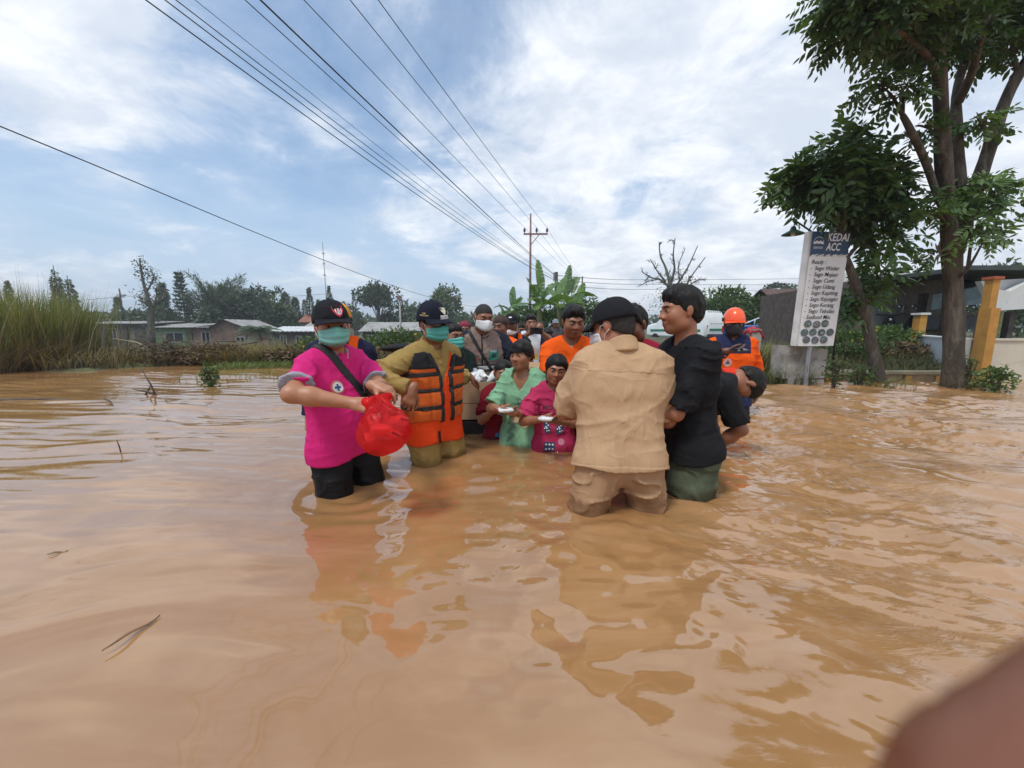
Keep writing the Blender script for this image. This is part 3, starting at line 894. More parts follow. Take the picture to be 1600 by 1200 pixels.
# sparse half dead tree
def bare_tree(base, h, limb_px, depth, label, seed, leafs, name='bare_tree', r0=.16, leafsize=.22, m=None, col=(.6, 1.1)):
    rng = np.random.default_rng(seed)
    t = thing(name, label, 'tree', base)
    limbs = []; b0 = np.array(base)
    for pts, r1, r2 in limb_px:
        P = [PX(x, y, depth + dz) - b0 for x, y, dz in pts]
        limbs.append((P, [r1, (r1 + r2) / 2, r2]))
        # twigs
        for k in range(7):
            i = rng.integers(len(P) - 1); f = rng.random(); q = P[i] * (1 - f) + P[i + 1] * f
            d = unit(P[i + 1] - P[i] + rng.normal(size=3) * np.linalg.norm(P[i + 1] - P[i]) * .8) * rng.uniform(.04, .1) * h
            limbs.append(([q, q + d * .5 + rng.normal(size=3) * .01 * h, q + d], [r2 * 1.1, r2 * .8, r2 * .4]))
            for k2 in range(3):
                q2 = q + d * rng.uniform(.3, .9); d2 = unit(d + rng.normal(size=3) * np.linalg.norm(d) * .8) * np.linalg.norm(d) * rng.uniform(.5, .9)
                limbs.append(([q2, q2 + d2 * .5 + rng.normal(size=3) * .006 * h, q2 + d2], [r2 * .6, r2 * .45, r2 * .22]))
    tree_trunk(t, limbs, M_BARK2, 5)
    Ps = []
    for x, y, rad, nn, in leafs:
        c = PX(x, y, depth) - b0
        Ps.append(c + rng.normal(size=(nn, 3)) * rad / FPX * depth * .5)
    if Ps:
        P = np.vstack(Ps); V, Q = leaf_quads(P, rand_dirs(len(P), rng, -.2), leafsize * rng.uniform(.6, 1.3, len(P)), leafsize * .5, rng)
        np_mesh('crown', V, Q, m or M_LEAF3, t, smooth=False, col=tints(len(P), 4, rng, *col))
    return t
bare_tree(at(235, 36), 6, [(((235, 535, 0), (237, 488, 0), (232, 468, 0), (224, 440, 0), (218, 405, 0)), .28, .06), (((237, 485, 0), (247, 472, .5), (256, 466, 0), (258, 450, 0)), .2, .05),
          (((234, 478, 0), (225, 472, -.5), (221, 468, 0)), .15, .05), (((230, 455, 0), (238, 440, .4), (241, 428, 0)), .09, .04), (((239, 480, 0), (245, 462, .3), (243, 450, 0)), .12, .04)], 36,
          'half dead tree with thin leafy top and thick dark trunk', 5, [(217, 408, 9, 50), (224, 422, 12, 90), (236, 434, 14, 100), (222, 432, 9, 50), (238, 470, 20, 190), (226, 466, 11, 90), (250, 474, 8, 30), (240, 492, 16, 90), (233, 507, 18, 90)])
# the dark broadleaved grove behind the sheds, and trees either side of the pole
GR = 'broadleaved trees behind the sheds'
for px, py, dep, wpx, lab, sd, tint in (
        (352, 458, 54, 66, 'dark round tree at the left of the grove', 51, (.55, 1.1)), (388, 461, 56, 58, 'dark round tree in the middle of the grove', 52, (.55, 1.05)),
        (418, 455, 58, 62, 'higher round tree with a dented top in the grove', 53, (.5, 1.1)), (434, 470, 55, 46, 'lower dark tree at the right of the grove', 54, (.5, 1.0)),
        (328, 478, 50, 40, 'low dark tree below the casuarinas', 55, (.5, 1.0)), (252, 486, 52, 40, 'low tree below the column tree', 56, (.8, 1.3)),
        (218, 487, 60, 44, 'hazy low tree beside the far power pole', 57, (.7, 1.2)), (165, 486, 56, 60, 'broad low tree behind the round bush', 58, (.65, 1.2)),
        (640, 478, 70, 52, 'bushy tree behind the long grey roof', 60, (.7, 1.3)), (668, 488, 66, 56, 'low bushy tree right of the grey lamp pole', 61, (.75, 1.35)),
        (540, 478, 74, 60, 'low hazy tree behind the black cap', 63, (.7, 1.2)), (735, 492, 70, 60, 'low dark tree left of the banana plants', 64, (.7, 1.2)),
        (610, 490, 72, 40, 'low tree under the umbrella shaped tree', 65, (.6, 1.1))):
    h = hgt(py, dep) - GB
    bushy_tree('broadleaf_tree', lab, 'tree', at(px, dep), h, wpx / FPX * dep / 2, crown0=.05, blobs=14, nleaf=2300, leaf=.62, seed=sd, group=GR, tint=tint)
bushy_tree('umbrella_tree', 'tall dark tree with flat spreading crown behind the grey roof', 'tree', at(592, 68), hgt(447, 68) - GB, 58 / FPX * 68 / 2, crown0=.42, blobs=13, nleaf=2300, leaf=.6, seed=71, tint=(.45, .95), flat=True)
bushy_tree('pointed_tree', 'pale pointed tree right of the grey lamp pole', 'tree', at(697, 60), hgt(443, 60) - GB, 46 / FPX * 60 / 2, crown0=.2, blobs=12, nleaf=2000, leaf=.6, seed=72, tint=(.9, 1.5))
# far wood that closes the horizon
rng = np.random.default_rng(17)
n = 9000
x = rng.uniform(-190, 190, n); y = 118 + rng.uniform(-6, 14, n) + 0.0006 * x * x
hh = 4.6 + 1.6 * vnoise(np.stack([x * .11, y * 0, x * 0 + 2], -1)) + .8 * vnoise(np.stack([x * .4, y * 0, x * 0 + 5], -1))
P = np.stack([x, y, GB + (hh - GB) * np.sqrt(rng.random(n))], -1)
V, Q = leaf_quads(P, rand_dirs(n, rng), rng.uniform(1.0, 2.2, n), rng.uniform(.7, 1.4, n), rng)
tag(np_mesh('far_wood', V, Q, M_LEAF3, smooth=False, col=tints(n, 4, rng, .6, 1.2)), kind='stuff')

# small palms
def palm(base, h, L, label, seed, nf=16, m=None, trunk=True):
    rng = np.random.default_rng(seed)
    t = thing('palm', label, 'palm', base)
    top = np.array((0, 0, h))
    if trunk: tree_trunk(t, [([(0, 0, -.2), (.03 * h, 0, h * .5), tuple(top)], [.14, .11, .09])], M_BARK2, 6)
    for k in range(nf):
        a = k * 2.4; e = rng.uniform(-.1, 1.1)
        d = np.array((math.cos(a), math.sin(a), e)); d /= np.linalg.norm(d)
        mb = MB(); pts = []
        for q in np.linspace(0, 1, 10): pts.append(top + d * L * q + np.array((0, 0, -.55 * L * q * q)))
        mb.tube(pts, np.linspace(.025, .006, 10), 3)
        for i in range(1, 10):
            tdir = unit(pts[i] - pts[i - 1])
            s = unit(np.cross(tdir, (0, 0, 1)))
            for sg in (-1, 1):
                for hh in (0, .5):
                    p = pts[i] - tdir * L * .1 * hh
                    l = L * .30 * math.sin(PI * min(.93, .15 + i / 11))
                    dd = unit(s * sg + tdir * .6 + np.array((0, 0, -.35)))
                    mb.add([p, p + dd * l * .5 + tdir * .03 * L, p + dd * l, p + dd * l * .5 - tdir * .015 * L], [(0, 1, 2, 3)], col=np.full(3, rng.uniform(.7, 1.3)))
        mb.build('frond', m or M_LEAF3, t)
palm(at(405, 27), 1.9, 1.8, 'short bushy palm in front of the low white roof', 3, trunk=True)
palm(at(983, 75, .2), hgt(470, 75) - 1.1, 2.2, 'distant palm showing above the black cap of the tan shirt man', 6)

# bananas behind the crowd
M_BAN = mat('banana_leaf', (0.105, 0.19, 0.05), .42, .25, 2.5, .004, 12, attr=True, trans=.3)
M_BANST = mat('banana_stem', (0.14, 0.15, 0.06), .6, .3, 5, .003, 30, dirt=((.10, .065, .03), 4, .5, .8))
def banana(base, stem_h, leaves, label, seed, m=None, torn=.5):
    stem_h *= .78
    rng = np.random.default_rng(seed)
    t = thing('banana_plant', label, 'banana plant', base)
    tree_trunk(t, [([(0, 0, -.2), (.02, 0, stem_h * .6), (0, 0, stem_h)], [.13, .10, .06])], M_BANST, 8, 'stem')
    leaves = list(leaves) + [(rng.uniform(0, 360), rng.uniform(15, 70), rng.uniform(1.1, 1.7), rng.uniform(.36, .5), rng.uniform(.3, .7)) for _ in range(4)]
    for az, el, L, wd, bend in leaves:
        a = math.radians(az); e = math.radians(el)
        d = np.array((math.cos(a) * math.cos(e), math.sin(a) * math.cos(e), math.sin(e)))
        s = unit(np.cross(d, (0, 0, 1)) + rng.normal(size=3) * .25)
        s = unit(s - d * np.dot(s, d)); up = np.cross(s, d)
        N = 15; mb = MB(); pts = []
        for q in np.linspace(0, 1, N): pts.append(np.array((0, 0, stem_h * .95)) + d * L * q + np.array((0, 0, -bend * L * q ** 2.2)) + s * .05 * L * math.sin(q * 3 + az))
        pts = np.array(pts)
        mb.tube(pts, np.linspace(.03, .006, N), 4, col=(1.5, 1.35, 1.2))
        br = rng.uniform(.75, 1.3)
        for sg in (-1, 1):
            lift = .35
            strip = []
            for i in range(3, N):
                q = i / (N - 1)
                w = wd * .5 * (math.sin(PI * min(1, max(0, (q - .12) / .9))) ** .55)
                strip.append((pts[i], w, unit(pts[i] - pts[i - 1])))
            i0 = 0
            for i in range(1, len(strip)):
                if rng.random() < torn or i == len(strip) - 1:
                    seg = strip[i0:i + 1]; dr = rng.uniform(-.12, .25)
                    rows = []
                    for p, w, td in seg:
                        rows.append([p, p + (s * sg + up * lift) * w * .5 + td * w * .08, p + (s * sg + up * (lift * .4 - dr)) * w + td * w * .22])
                    R_ = np.array(rows)
                    if len(R_) > 1:
                        if i0 > 0: R_[0, 1:] += (R_[1, 1:] - R_[0, 1:]) * .10
                        mb.grid(R_, col=np.array((br * rng.uniform(.9, 1.1),) * 3))
                    i0 = i
        mb.build('leaf', m or M_BAN, t, smooth=True)
    return t
def ban(px, dep, label, seed, stem, lv, **k):
    return banana(at(px, dep, gz(at(px, dep)[0], dep)), stem, lv, label, seed, **k)
L_ = lambda *a: list(a)
ban(768, 17, 'banana plant with two upright fronds left of the pole', 1, 1.5, L_((175, 62, 1.6, .42, .2), (20, 78, 1.7, .45, .1), (200, 30, 1.3, .4, .4), (-30, 40, 1.4, .42, .4), (100, 50, 1.3, .4, .4), (270, 35, 1.2, .4, .5)))
ban(842, 16, 'tall banana plant with pale new leaf behind the photographer', 2, 1.9, L_((95, 86, 1.9, .35, .0), (150, 68, 1.7, .45, .2), (30, 62, 1.8, .5, .3), (190, 25, 1.5, .45, .5), (-15, 35, 1.7, .48, .4), (250, 40, 1.4, .4, .5), (310, 30, 1.3, .45, .5)))
ban(872, 17, 'banana plant leaning right over the orange shirt man', 3, 1.9, L_((12, 48, 2.2, .5, .45), (60, 70, 1.9, .48, .2), (170, 40, 1.6, .5, .4), (-40, 30, 1.6, .45, .5), (120, 60, 1.7, .45, .3), (230, 30, 1.5, .45, .5), (0, 15, 1.5, .4, .6)))
ban(905, 18, 'banana plant with long arching leaf at the right of the clump', 4, 1.7, L_((20, 40, 1.7, .4, .45), (160, 55, 1.6, .42, .3), (60, 75, 1.6, .4, .1), (-20, 20, 1.5, .4, .5), (260, 40, 1.3, .4, .5)))
ban(805, 18.5, 'ragged banana plant with brown hanging leaves', 5, 1.6, L_((185, 45, 1.5, .4, .5), (60, 66, 1.5, .45, .3), (0, 35, 1.4, .4, .6), (110, 80, 1.5, .35, .1), (230, 30, 1.3, .4, .7)), torn=.85)
ban(888, 19.5, 'tall banana plant at the back of the clump', 8, 2.6, L_((40, 66, 1.9, .5, .3), (150, 60, 1.8, .48, .3), (95, 84, 1.8, .4, .05), (-10, 35, 1.7, .48, .5), (200, 35, 1.6, .45, .5)))
ban(790, 20, 'banana plant half hidden left of the tall one', 9, 2.2, L_((120, 66, 1.8, .48, .3), (40, 70, 1.8, .45, .2), (190, 40, 1.6, .45, .5), (-20, 40, 1.6, .45, .5)))
shrub('dense dark shrub filling the foot of the banana plants', (1.3, 17.8, gz(1.3, 17.8)), 3.6, 1.6, 1.5, 45, leaf=.16, nleaf=2600, m=M_LEAF2)
shrub('leafy undergrowth right of the banana plants', (3.3, 18.8, gz(3.3, 18.8)), 2.6, 1.6, 1.9, 46, leaf=.16, nleaf=2200, m=M_LEAF2)
shrub('bright green undergrowth left of the photographer', (-.6, 18.0, gz(-.6, 18.0)), 1.8, 1.4, 1.3, 47, leaf=.18, nleaf=1500, m=M_LEAF2, col=(1, 1.7))

# leafless tree and the green mass on the right
bare_tree(at(1052, 30, .2), 5, [
    (((1052, 520, 0), (1052, 470, 0), (1046, 440, 0), (1040, 418, .4), (1032, 400, .6), (1030, 380, .6)), .17, .035),
    (((1048, 445, 0), (1054, 420, -.4), (1052, 398, -.5), (1055, 372, -.5)), .11, .03),
    (((1052, 455, 0), (1064, 435, .5), (1076, 415, .6), (1090, 384, .8)), .11, .03),
    (((1056, 460, 0), (1072, 446, -.6), (1080, 432, -.8), (1102, 402, -.8)), .10, .03),
    (((1046, 448, 0), (1030, 436, .6), (1018, 434, .8), (1002, 424, .8)), .10, .03),
    (((1040, 440, 0), (1028, 425, -.4), (1016, 405, -.6)), .08, .025),
    (((1062, 438, 0), (1060, 415, .3), (1070, 390, .4)), .06, .02),
    (((1030, 436, 0), (1012, 440, .2), (1002, 446, .2)), .05, .02),
    (((1078, 445, -.6), (1090, 438, -.6), (1104, 436, -.6)), .05, .02)], 30,
    'leafless branching tree rising behind the two youths', 6, [(1050, 452, 26, 170), (1042, 464, 14, 90), (1062, 440, 14, 60), (1045, 440, 12, 40), (1020, 475, 24, 60)], leafsize=.17, m=M_LEAF2, col=(.6, 1.2))
bushy_tree('bushy_tree', 'big bright bushy tree behind the orange helmet', 'tree', at(1140, 26, .2), hgt(452, 26) - .2, 2.5, 1.6, crown0=.0, blobs=18, nleaf=5200, leaf=.26, seed=81, m=M_LEAF2, tint=(.6, 1.15))
bushy_tree('bushy_tree', 'darker bushy tree right behind the blue pickup', 'tree', at(1190, 27, .2), hgt(474, 27) - .2, 1.9, 1.4, crown0=.0, blobs=14, nleaf=3600, leaf=.26, seed=82, m=M_LEAF2, tint=(.55, 1.05))
bushy_tree('bushy_tree', 'low spreading tree left of the orange helmet', 'tree', at(1098, 34, .2), hgt(466, 34) - .2, 2.2, 1.4, crown0=.1, blobs=12, nleaf=2600, leaf=.3, seed=83, m=M_LEAF2, tint=(.5, .95))
bushy_tree('umbrella_tree', 'small flat crowned tree behind the white gable', 'tree', at(1212, 60), hgt(446, 60) - .2, 2.3, crown0=.72, blobs=7, nleaf=900, leaf=.5, seed=84, tint=(.5, 1.0), flat=True)
for px, dep, pyt, wpx, lab, sd in ((1360, 30, 425, 90, 'dense dark green tree above the grey block wall', 85), (1410, 28, 424, 80, 'dark green tree between the two roadside trunks', 86), (1455, 30, 430, 80, 'dark green tree behind the big roadside trunk', 87),
                                   (1560, 26, 415, 90, 'dark leafy tree behind the cafe roof', 88), (1620, 26, 405, 90, 'leafy tree at the far right behind the cafe', 89)):
    bushy_tree('broadleaf_tree', lab, 'tree', at(px, dep, .2), hgt(pyt, dep) - .2, wpx / FPX * dep / 2, crown0=.0, blobs=14, nleaf=3000, leaf=.34, seed=sd, m=M_LEAF2, tint=(.4, .85), group='trees behind the cafe')
ban(1560, 19, 'banana plant rising behind the cafe roof', 7, 2.4, L_((100, 70, 2.0, .5, .2), (170, 35, 1.8, .5, .5), (10, 40, 1.8, .5, .5), (200, 10, 1.5, .5, .6), (60, 20, 1.6, .5, .5)))

# ================================================================== the two roadside trees on the right
def spray(parent, clusters, m, rng, L=.42, pairs=5, col=(.6, 1.35), droop=.35, warm=.2):
    """crown of pinnate leaves; each cluster: centre, radii, count, tint factor"""
    Vs, Qs, Cs = [], [], []; off = 0
    for c, rad, n, k in clusters:
        u = rand_dirs(n, rng)
        P = np.asarray(c) + u * np.asarray(rad) * (rng.random((n, 1)) ** .45)
        Dv = unit(u * np.array((1, 1, .5)) + .55 * rng.normal(size=(n, 3)) + np.array((0, 0, -.1)))
        V, Q, per = compound_leaves(P, Dv, unit(np.array((0, 0, 1.0)) + .35 * rng.normal(size=(n, 3))), L * rng.uniform(.7, 1.2, n), rng, pairs=pairs, droop=droop)
        Vs.append(V); Qs.append(Q + off); off += len(V)
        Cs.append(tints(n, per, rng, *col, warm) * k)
    return np_mesh('crown', np.vstack(Vs), np.vstack(Qs), m, parent, smooth=False, col=np.vstack(Cs))

def roadside_tree(base_px, depth, label, limbs_px, clusters_px, L, pairs, seed, name, m):
    rng = np.random.default_rng(seed)
    b0 = np.array(ONZ(*base_px)); b0[2] = -.05
    t = thing(name, label, 'tree', tuple(b0))
    limbs = []
    for pts, rads in limbs_px:
        limbs.append(([PX(x, y, depth + dz) - b0 for x, y, dz in pts], [q * .68 for q in rads]))
    # twigs that carry the leaf clusters
    cl = []
    for x, y, dz, rx, rz, n, k, ox, oy, odz in clusters_px:
        c = PX(x, y, depth + dz) - b0
        r = rx / FPX * depth * .60
        cl.append((c, (r, r * .9, rz / FPX * depth * .66), int(n * .72), k))
        o = PX(ox, oy, depth + odz) - b0
        limbs.append(([o, (o + c) / 2 + np.array((0, 0, .06)), c], [.022, .014, .006]))
        for q in range(6):
            e = c + rand_dirs(1, rng)[0] * np.array((r, r, rz / FPX * depth)) * .8
            limbs.append(([(o + c) / 2 * .4 + c * .6, (c + e) / 2, e], [.014, .009, .003]))
    tree_trunk(t, limbs, M_BARK, 12)
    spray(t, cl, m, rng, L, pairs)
    return t
# big tree: trunk, leaning right limb, thin left limb, clusters (x, y, ddepth, half width px, half height px, leaves, tint, from x, y)
roadside_tree((1492, 610), 5.5, 'big tree with thick bare trunk and wide dark crown', [
    (((1492, 622, 0), (1490, 580, 0), (1490, 500, 0), (1488, 420, 0), (1486, 380, 0)), [.235, .18, .165, .155, .15]),
    (((1487, 385, 0), (1481, 330, -.05), (1474, 250, -.1), (1470, 160, -.2), (1466, 90, -.3), (1456, 10, -.5), (1450, -60, -.6)), [.145, .125, .12, .11, .09, .07, .05]),
    (((1489, 380, 0), (1498, 300, .1), (1497, 230, .2), (1494, 150, .3), (1508, 90, .5), (1520, 10, .6), (1530, -60, .7)), [.12, .11, .09, .075, .07, .05, .03]),
    (((1492, 395, 0), (1516, 320, .1), (1540, 250, .1), (1566, 170, .2), (1592, 115, .2), (1640, 40, .3), (1690, -30, .3)), [.13, .12, .115, .10, .09, .07, .04]),
    (((1497, 160, .2), (1516, 120, .0), (1530, 70, -.2), (1545, 20, -.3)), [.075, .07, .055, .04]),
    (((1484, 350, 0), (1466, 310, -.1), (1445, 250, -.2), (1421, 200, -.3), (1410, 180, -.3)), [.05, .06, .06, .05, .04]),
    (((1472, 130, -.2), (1450, 90, -.5), (1420, 60, -.8), (1370, 30, -1.0)), [.06, .05, .04, .025]),
    (((1490, 440, 0), (1512, 420, -.2), (1535, 380, -.3)), [.035, .025, .012])],
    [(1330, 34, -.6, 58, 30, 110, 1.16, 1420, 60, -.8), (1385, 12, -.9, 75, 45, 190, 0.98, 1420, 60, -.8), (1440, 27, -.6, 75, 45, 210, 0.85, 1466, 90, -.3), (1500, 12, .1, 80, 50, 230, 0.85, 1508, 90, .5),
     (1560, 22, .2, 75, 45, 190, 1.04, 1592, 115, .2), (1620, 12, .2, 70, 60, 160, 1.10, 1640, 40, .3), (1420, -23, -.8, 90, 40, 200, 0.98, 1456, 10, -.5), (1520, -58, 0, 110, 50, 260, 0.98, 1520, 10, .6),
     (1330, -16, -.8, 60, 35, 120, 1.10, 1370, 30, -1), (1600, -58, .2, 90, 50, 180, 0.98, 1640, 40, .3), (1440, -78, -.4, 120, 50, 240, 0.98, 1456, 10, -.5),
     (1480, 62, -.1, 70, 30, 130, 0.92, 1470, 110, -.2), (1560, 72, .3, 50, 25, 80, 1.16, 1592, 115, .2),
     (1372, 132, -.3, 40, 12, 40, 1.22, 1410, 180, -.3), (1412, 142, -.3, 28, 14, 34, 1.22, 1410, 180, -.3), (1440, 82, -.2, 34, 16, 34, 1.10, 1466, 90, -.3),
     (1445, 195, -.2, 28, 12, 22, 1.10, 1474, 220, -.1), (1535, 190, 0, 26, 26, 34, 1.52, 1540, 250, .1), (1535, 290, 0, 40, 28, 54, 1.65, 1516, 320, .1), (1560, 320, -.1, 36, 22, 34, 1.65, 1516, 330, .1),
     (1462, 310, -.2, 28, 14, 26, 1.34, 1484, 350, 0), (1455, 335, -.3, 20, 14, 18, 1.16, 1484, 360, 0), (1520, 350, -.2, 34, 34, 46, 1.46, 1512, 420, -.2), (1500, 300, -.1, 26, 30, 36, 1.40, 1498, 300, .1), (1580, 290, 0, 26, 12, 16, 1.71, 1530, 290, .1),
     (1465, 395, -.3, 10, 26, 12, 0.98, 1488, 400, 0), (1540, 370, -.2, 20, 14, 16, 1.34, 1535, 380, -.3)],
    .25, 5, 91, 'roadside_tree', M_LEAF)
roadside_tree((1376, 606), 5.75, 'smaller leaning tree with dense round dark crown beside the menu sign', [
    (((1376, 618, 0), (1368, 570, 0), (1358, 520, 0), (1348, 480, 0), (1332, 430, 0), (1318, 395, 0), (1312, 360, 0)), [.15, .125, .105, .10, .085, .075, .06]),
    (((1318, 395, 0), (1308, 350, .1), (1290, 310, .2), (1275, 270, .3)), [.05, .045, .035, .02]),
    (((1314, 375, 0), (1322, 320, -.2), (1330, 270, -.3), (1338, 220, -.3)), [.05, .045, .035, .02]),
    (((1322, 405, 0), (1345, 380, .1), (1375, 365, .1), (1400, 360, .1)), [.04, .03, .02, .012]),
    (((1350, 485, 0), (1368, 460, .2), (1385, 440, .3)), [.03, .02, .01])],
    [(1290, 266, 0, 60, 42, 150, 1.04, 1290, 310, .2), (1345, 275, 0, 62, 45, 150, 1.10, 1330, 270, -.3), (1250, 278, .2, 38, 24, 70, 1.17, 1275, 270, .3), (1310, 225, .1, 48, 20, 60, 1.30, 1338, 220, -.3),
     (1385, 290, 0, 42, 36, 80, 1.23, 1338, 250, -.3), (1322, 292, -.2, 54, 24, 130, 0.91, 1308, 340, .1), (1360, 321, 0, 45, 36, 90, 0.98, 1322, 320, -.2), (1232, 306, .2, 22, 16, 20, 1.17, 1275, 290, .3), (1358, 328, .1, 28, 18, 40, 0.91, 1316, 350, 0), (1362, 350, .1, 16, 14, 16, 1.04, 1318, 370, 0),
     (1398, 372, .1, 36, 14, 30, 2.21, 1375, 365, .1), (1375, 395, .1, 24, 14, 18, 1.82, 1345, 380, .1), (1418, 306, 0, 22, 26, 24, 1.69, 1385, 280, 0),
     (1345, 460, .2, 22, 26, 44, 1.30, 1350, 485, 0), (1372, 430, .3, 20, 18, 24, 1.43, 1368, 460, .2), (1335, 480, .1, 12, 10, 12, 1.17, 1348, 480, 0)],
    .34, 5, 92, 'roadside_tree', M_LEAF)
# ================================================================== lettering helper
_TX = {}
def text_geo(body, bold=0.0, shear=0.0):
    """flat outline of a line of lettering, 1 unit cap height: vertices (n,2), faces, width"""
    k = (body, bold, shear)
    if k in _TX: return _TX[k]
    c = D.curves.new('lettering', 'FONT'); c.body = body; c.size = 1.4; c.offset = bold; c.shear = shear; c.resolution_u = 2
    o = D.objects.new('lettering', c)
    me = o.to_mesh()
    V = np.array([v.co[:2] for v in me.vertices]).reshape(-1, 2); F = [tuple(p.vertices) for p in me.polygons]
    o.to_mesh_clear(); D.objects.remove(o); D.curves.remove(c)
    V[:, 0] -= V[:, 0].min() if len(V) else 0
    _TX[k] = (V, F, V[:, 0].max() if len(V) else 0)
    return _TX[k]
def put_text(mb, body, o, u, v, h, m=0, bold=0.0, shear=0.0, width=None, col=None):
    V, F, w = text_geo(body, bold, shear)
    sx = h if width is None else width / w
    o, u, v = (np.asarray(q, float) for q in (o, u, v))
    mb.add(np.array([o + u * a * sx + v * b * h for a, b in V]), F, m, col)
    return w * sx

# ================================================================== POLES AND WIRES
M_POLE = mat('rusty_pole', (0.20, 0.10, 0.075), .7, .3, 6, .003, 40)
M_POLE2 = mat('dark_pole', (0.055, 0.045, 0.04), .8, .3, 6, .003, 40)
pb = at(828, 42, .2)
t = thing('power_pole', 'tall slim power pole with one crossarm and three insulators', 'power pole', pb)
top = hgt(334, 42) - .2; arm = hgt(366, 42) - .2
MB().tube([(0, 0, -.5), (0, 0, top * .5), (0, 0, top)], [.15, .125, .085], 10).build('pole', M_POLE, t, smooth=True)
pxm = 42 / FPX
mb = MB().box(((835.5 - 828) * pxm, -.1, arm), (36 * pxm, .10, .16)); mb.build('crossarm', M_POLE, t)
mb = MB().tube([(.1, -.1, arm - 1.0), (13 * pxm, -.1, arm - .05)], .04, 5); mb.build('brace', M_POLE, t)
INS = []
for x in (819, 837, 852.5):
    p = ((x - 828) * pxm, -.1, arm + .08)
    MB().lathe([(.04, 0), (.04, .12), (.13, .14), (.10, .22), (.14, .26), (.10, .34), (.13, .38), (.05, .48), (.04, .56)], p, 8).build('insulator', mat('brown_insulator', (.05, .04, .045), .3, .2), t, smooth=True)
    INS.append(np.array(pb) + np.array(p) + np.array((0, 0, .56)))
pb2 = at(868, 30, .2)
t = thing('power_pole', 'dark low voltage pole standing among the banana plants', 'power pole', pb2)
MB().tube([(0, 0, -.5), (0, 0, hgt(425, 30) - .2)], [.17, .12], 10).build('pole', M_POLE2, t, smooth=True)
for k in range(4):
    MB().box((-.16, 0, hgt(427 + 3 * k, 30) - .2), (.14, .07, .10)).build('bracket', M_DARKMET, t)
t = thing('power_pole', 'distant thin pole right of the banana plants', 'power pole', at(908, 62, .2))
MB().tube([(0, 0, -.5), (0, 0, hgt(432, 62) - .2)], [.16, .10], 8).build('pole', M_POLE2, t, smooth=True)
MB().box((0, 0, hgt(448, 62) - .2), (.5, .12, .5)).build('transformer_box', M_DARKMET, t)
t = thing('power_pole', 'far power pole with crossarms on the left horizon', 'power pole', at(195, 64))
MB().tube([(0, 0, -.5), (0, 0, hgt(451, 64) - GB)], [.16, .10], 8).build('pole', M_POLE2, t, smooth=True)
for py in (461, 464): MB().box((.2, 0, hgt(py, 64) - GB), (1.5 if py < 463 else 1.1, .12, .14)).build('crossarm', M_POLE2, t)
t = thing('lamp_pole', 'grey lamp pole behind the collar of the life vest man', 'lamp pole', at(626, 30))
MB().tube([(0, 0, -.5), (0, 0, hgt(467, 30) - GB)], [.085, .06], 8).build('pole', mat('pale_grey_pole', (.34, .33, .31), .8, .2, 6), t, smooth=True)
MB().box((0, -.05, hgt(465, 30) - GB), (.34, .2, .28)).build('lamp_head', mat('rusty_lamp', (.22, .14, .11), .7, .3), t)
t = thing('radio_mast', 'thin radio mast rising above the pink shirt man', 'mast', at(513, 150))
MB().tube([(0, 0, 0), (0, 0, hgt(378, 150) - GB)], [.22, .10], 5).build('mast', mat('grey_mast', (.30, .31, .33), .7, .1), t)
for py in (396, 412, 430): MB().box((0, 0, hgt(py, 150) - GB), (.7, .5, .5)).build('antenna', mat('grey_mast', (.30, .31, .33), .7, .1), t)

def wire(name, label, knots, r, group, sag=0.0, m=None):
    """a cable through real points; the first span goes on behind the camera"""
    K = [np.asarray(k, float) for k in knots]
    P = []
    for i in range(len(K) - 1):
        for q in np.linspace(0, 1, 22, endpoint=(i == len(K) - 2)):
            p = K[i] * (1 - q) + K[i + 1] * q
            P.append(p - np.array((0, 0, 4 * (sag[i] if np.ndim(sag) else sag) * q * (1 - q))))
    return tag(MB().tube(P, r, 5, cap=False).build(name, m or M_WIRE, smooth=True), label, 'wire', group)
def back(a, b, k):
    a, b = np.asarray(a), np.asarray(b)
    return a + (a - b) * k
GH, GL = 'high wires on the crossarm pole', 'lower cables on the dark pole'
far_h = [PX(907, 436, 78), PX(909, 436, 78), PX(911, 435, 78)]
for i, (tx, dep, lab) in enumerate(((475, 12.5, 'high wire to the left insulator of the crossarm'), (547, 12.5, 'high wire to the middle insulator of the crossarm'), (591, 12.5, 'rightmost high wire, to the right insulator'))):
    a = PX(tx, 0, dep); b_ = INS[i]; mid = back(a, b_, .75)
    wire('wire', lab, [mid, a, b_, far_h[i]], .014, GH, [0, .12, .5])
att = [np.array(pb2) + np.array((-.2, 0, hgt(427 + 3 * k, 30) - .2)) for k in range(4)]
for i, (tx, dep, k, r, lab) in enumerate(((228, 6.4, 3, .0105, 'leftmost cable of the bundle crossing the upper left sky'), (258, 6.4, 3, .009, 'second cable from the left in the overhead bundle'), (275, 6.5, 2, .008, 'third cable from the left in the overhead bundle'),
                                         (305, 6.8, 2, .005, 'thinnest cable of the overhead bundle'), (383, 7.2, 1, .0085, 'thin cable just left of the thick black one'), (407, 7.3, 0, .0155, 'thick black cable crossing the middle of the sky'))):
    a = PX(tx, 0, dep); b_ = att[k] + np.array((0, 0, -.06 * (i % 2))); mid = back(a, b_, .9)
    wire('wire', lab, [mid, a, b_], r, GL, [0, (.34, .30, .26, .2, .10, .12)[i]])
for i, (y0, y1, lab) in enumerate(((434, 438, 'far cable running right from the dark pole, uppermost'), (441, 449, 'far cable running right from the dark pole, middle'), (449, 460, 'far cable running right from the dark pole, lowest'))):
    wire('wire', lab, [PX(868, y0 - 4, 30), PX(1000, y0 + 3, 48), PX(1420, y1 - 6, 60)], .022, 'far cables on the right', .12)
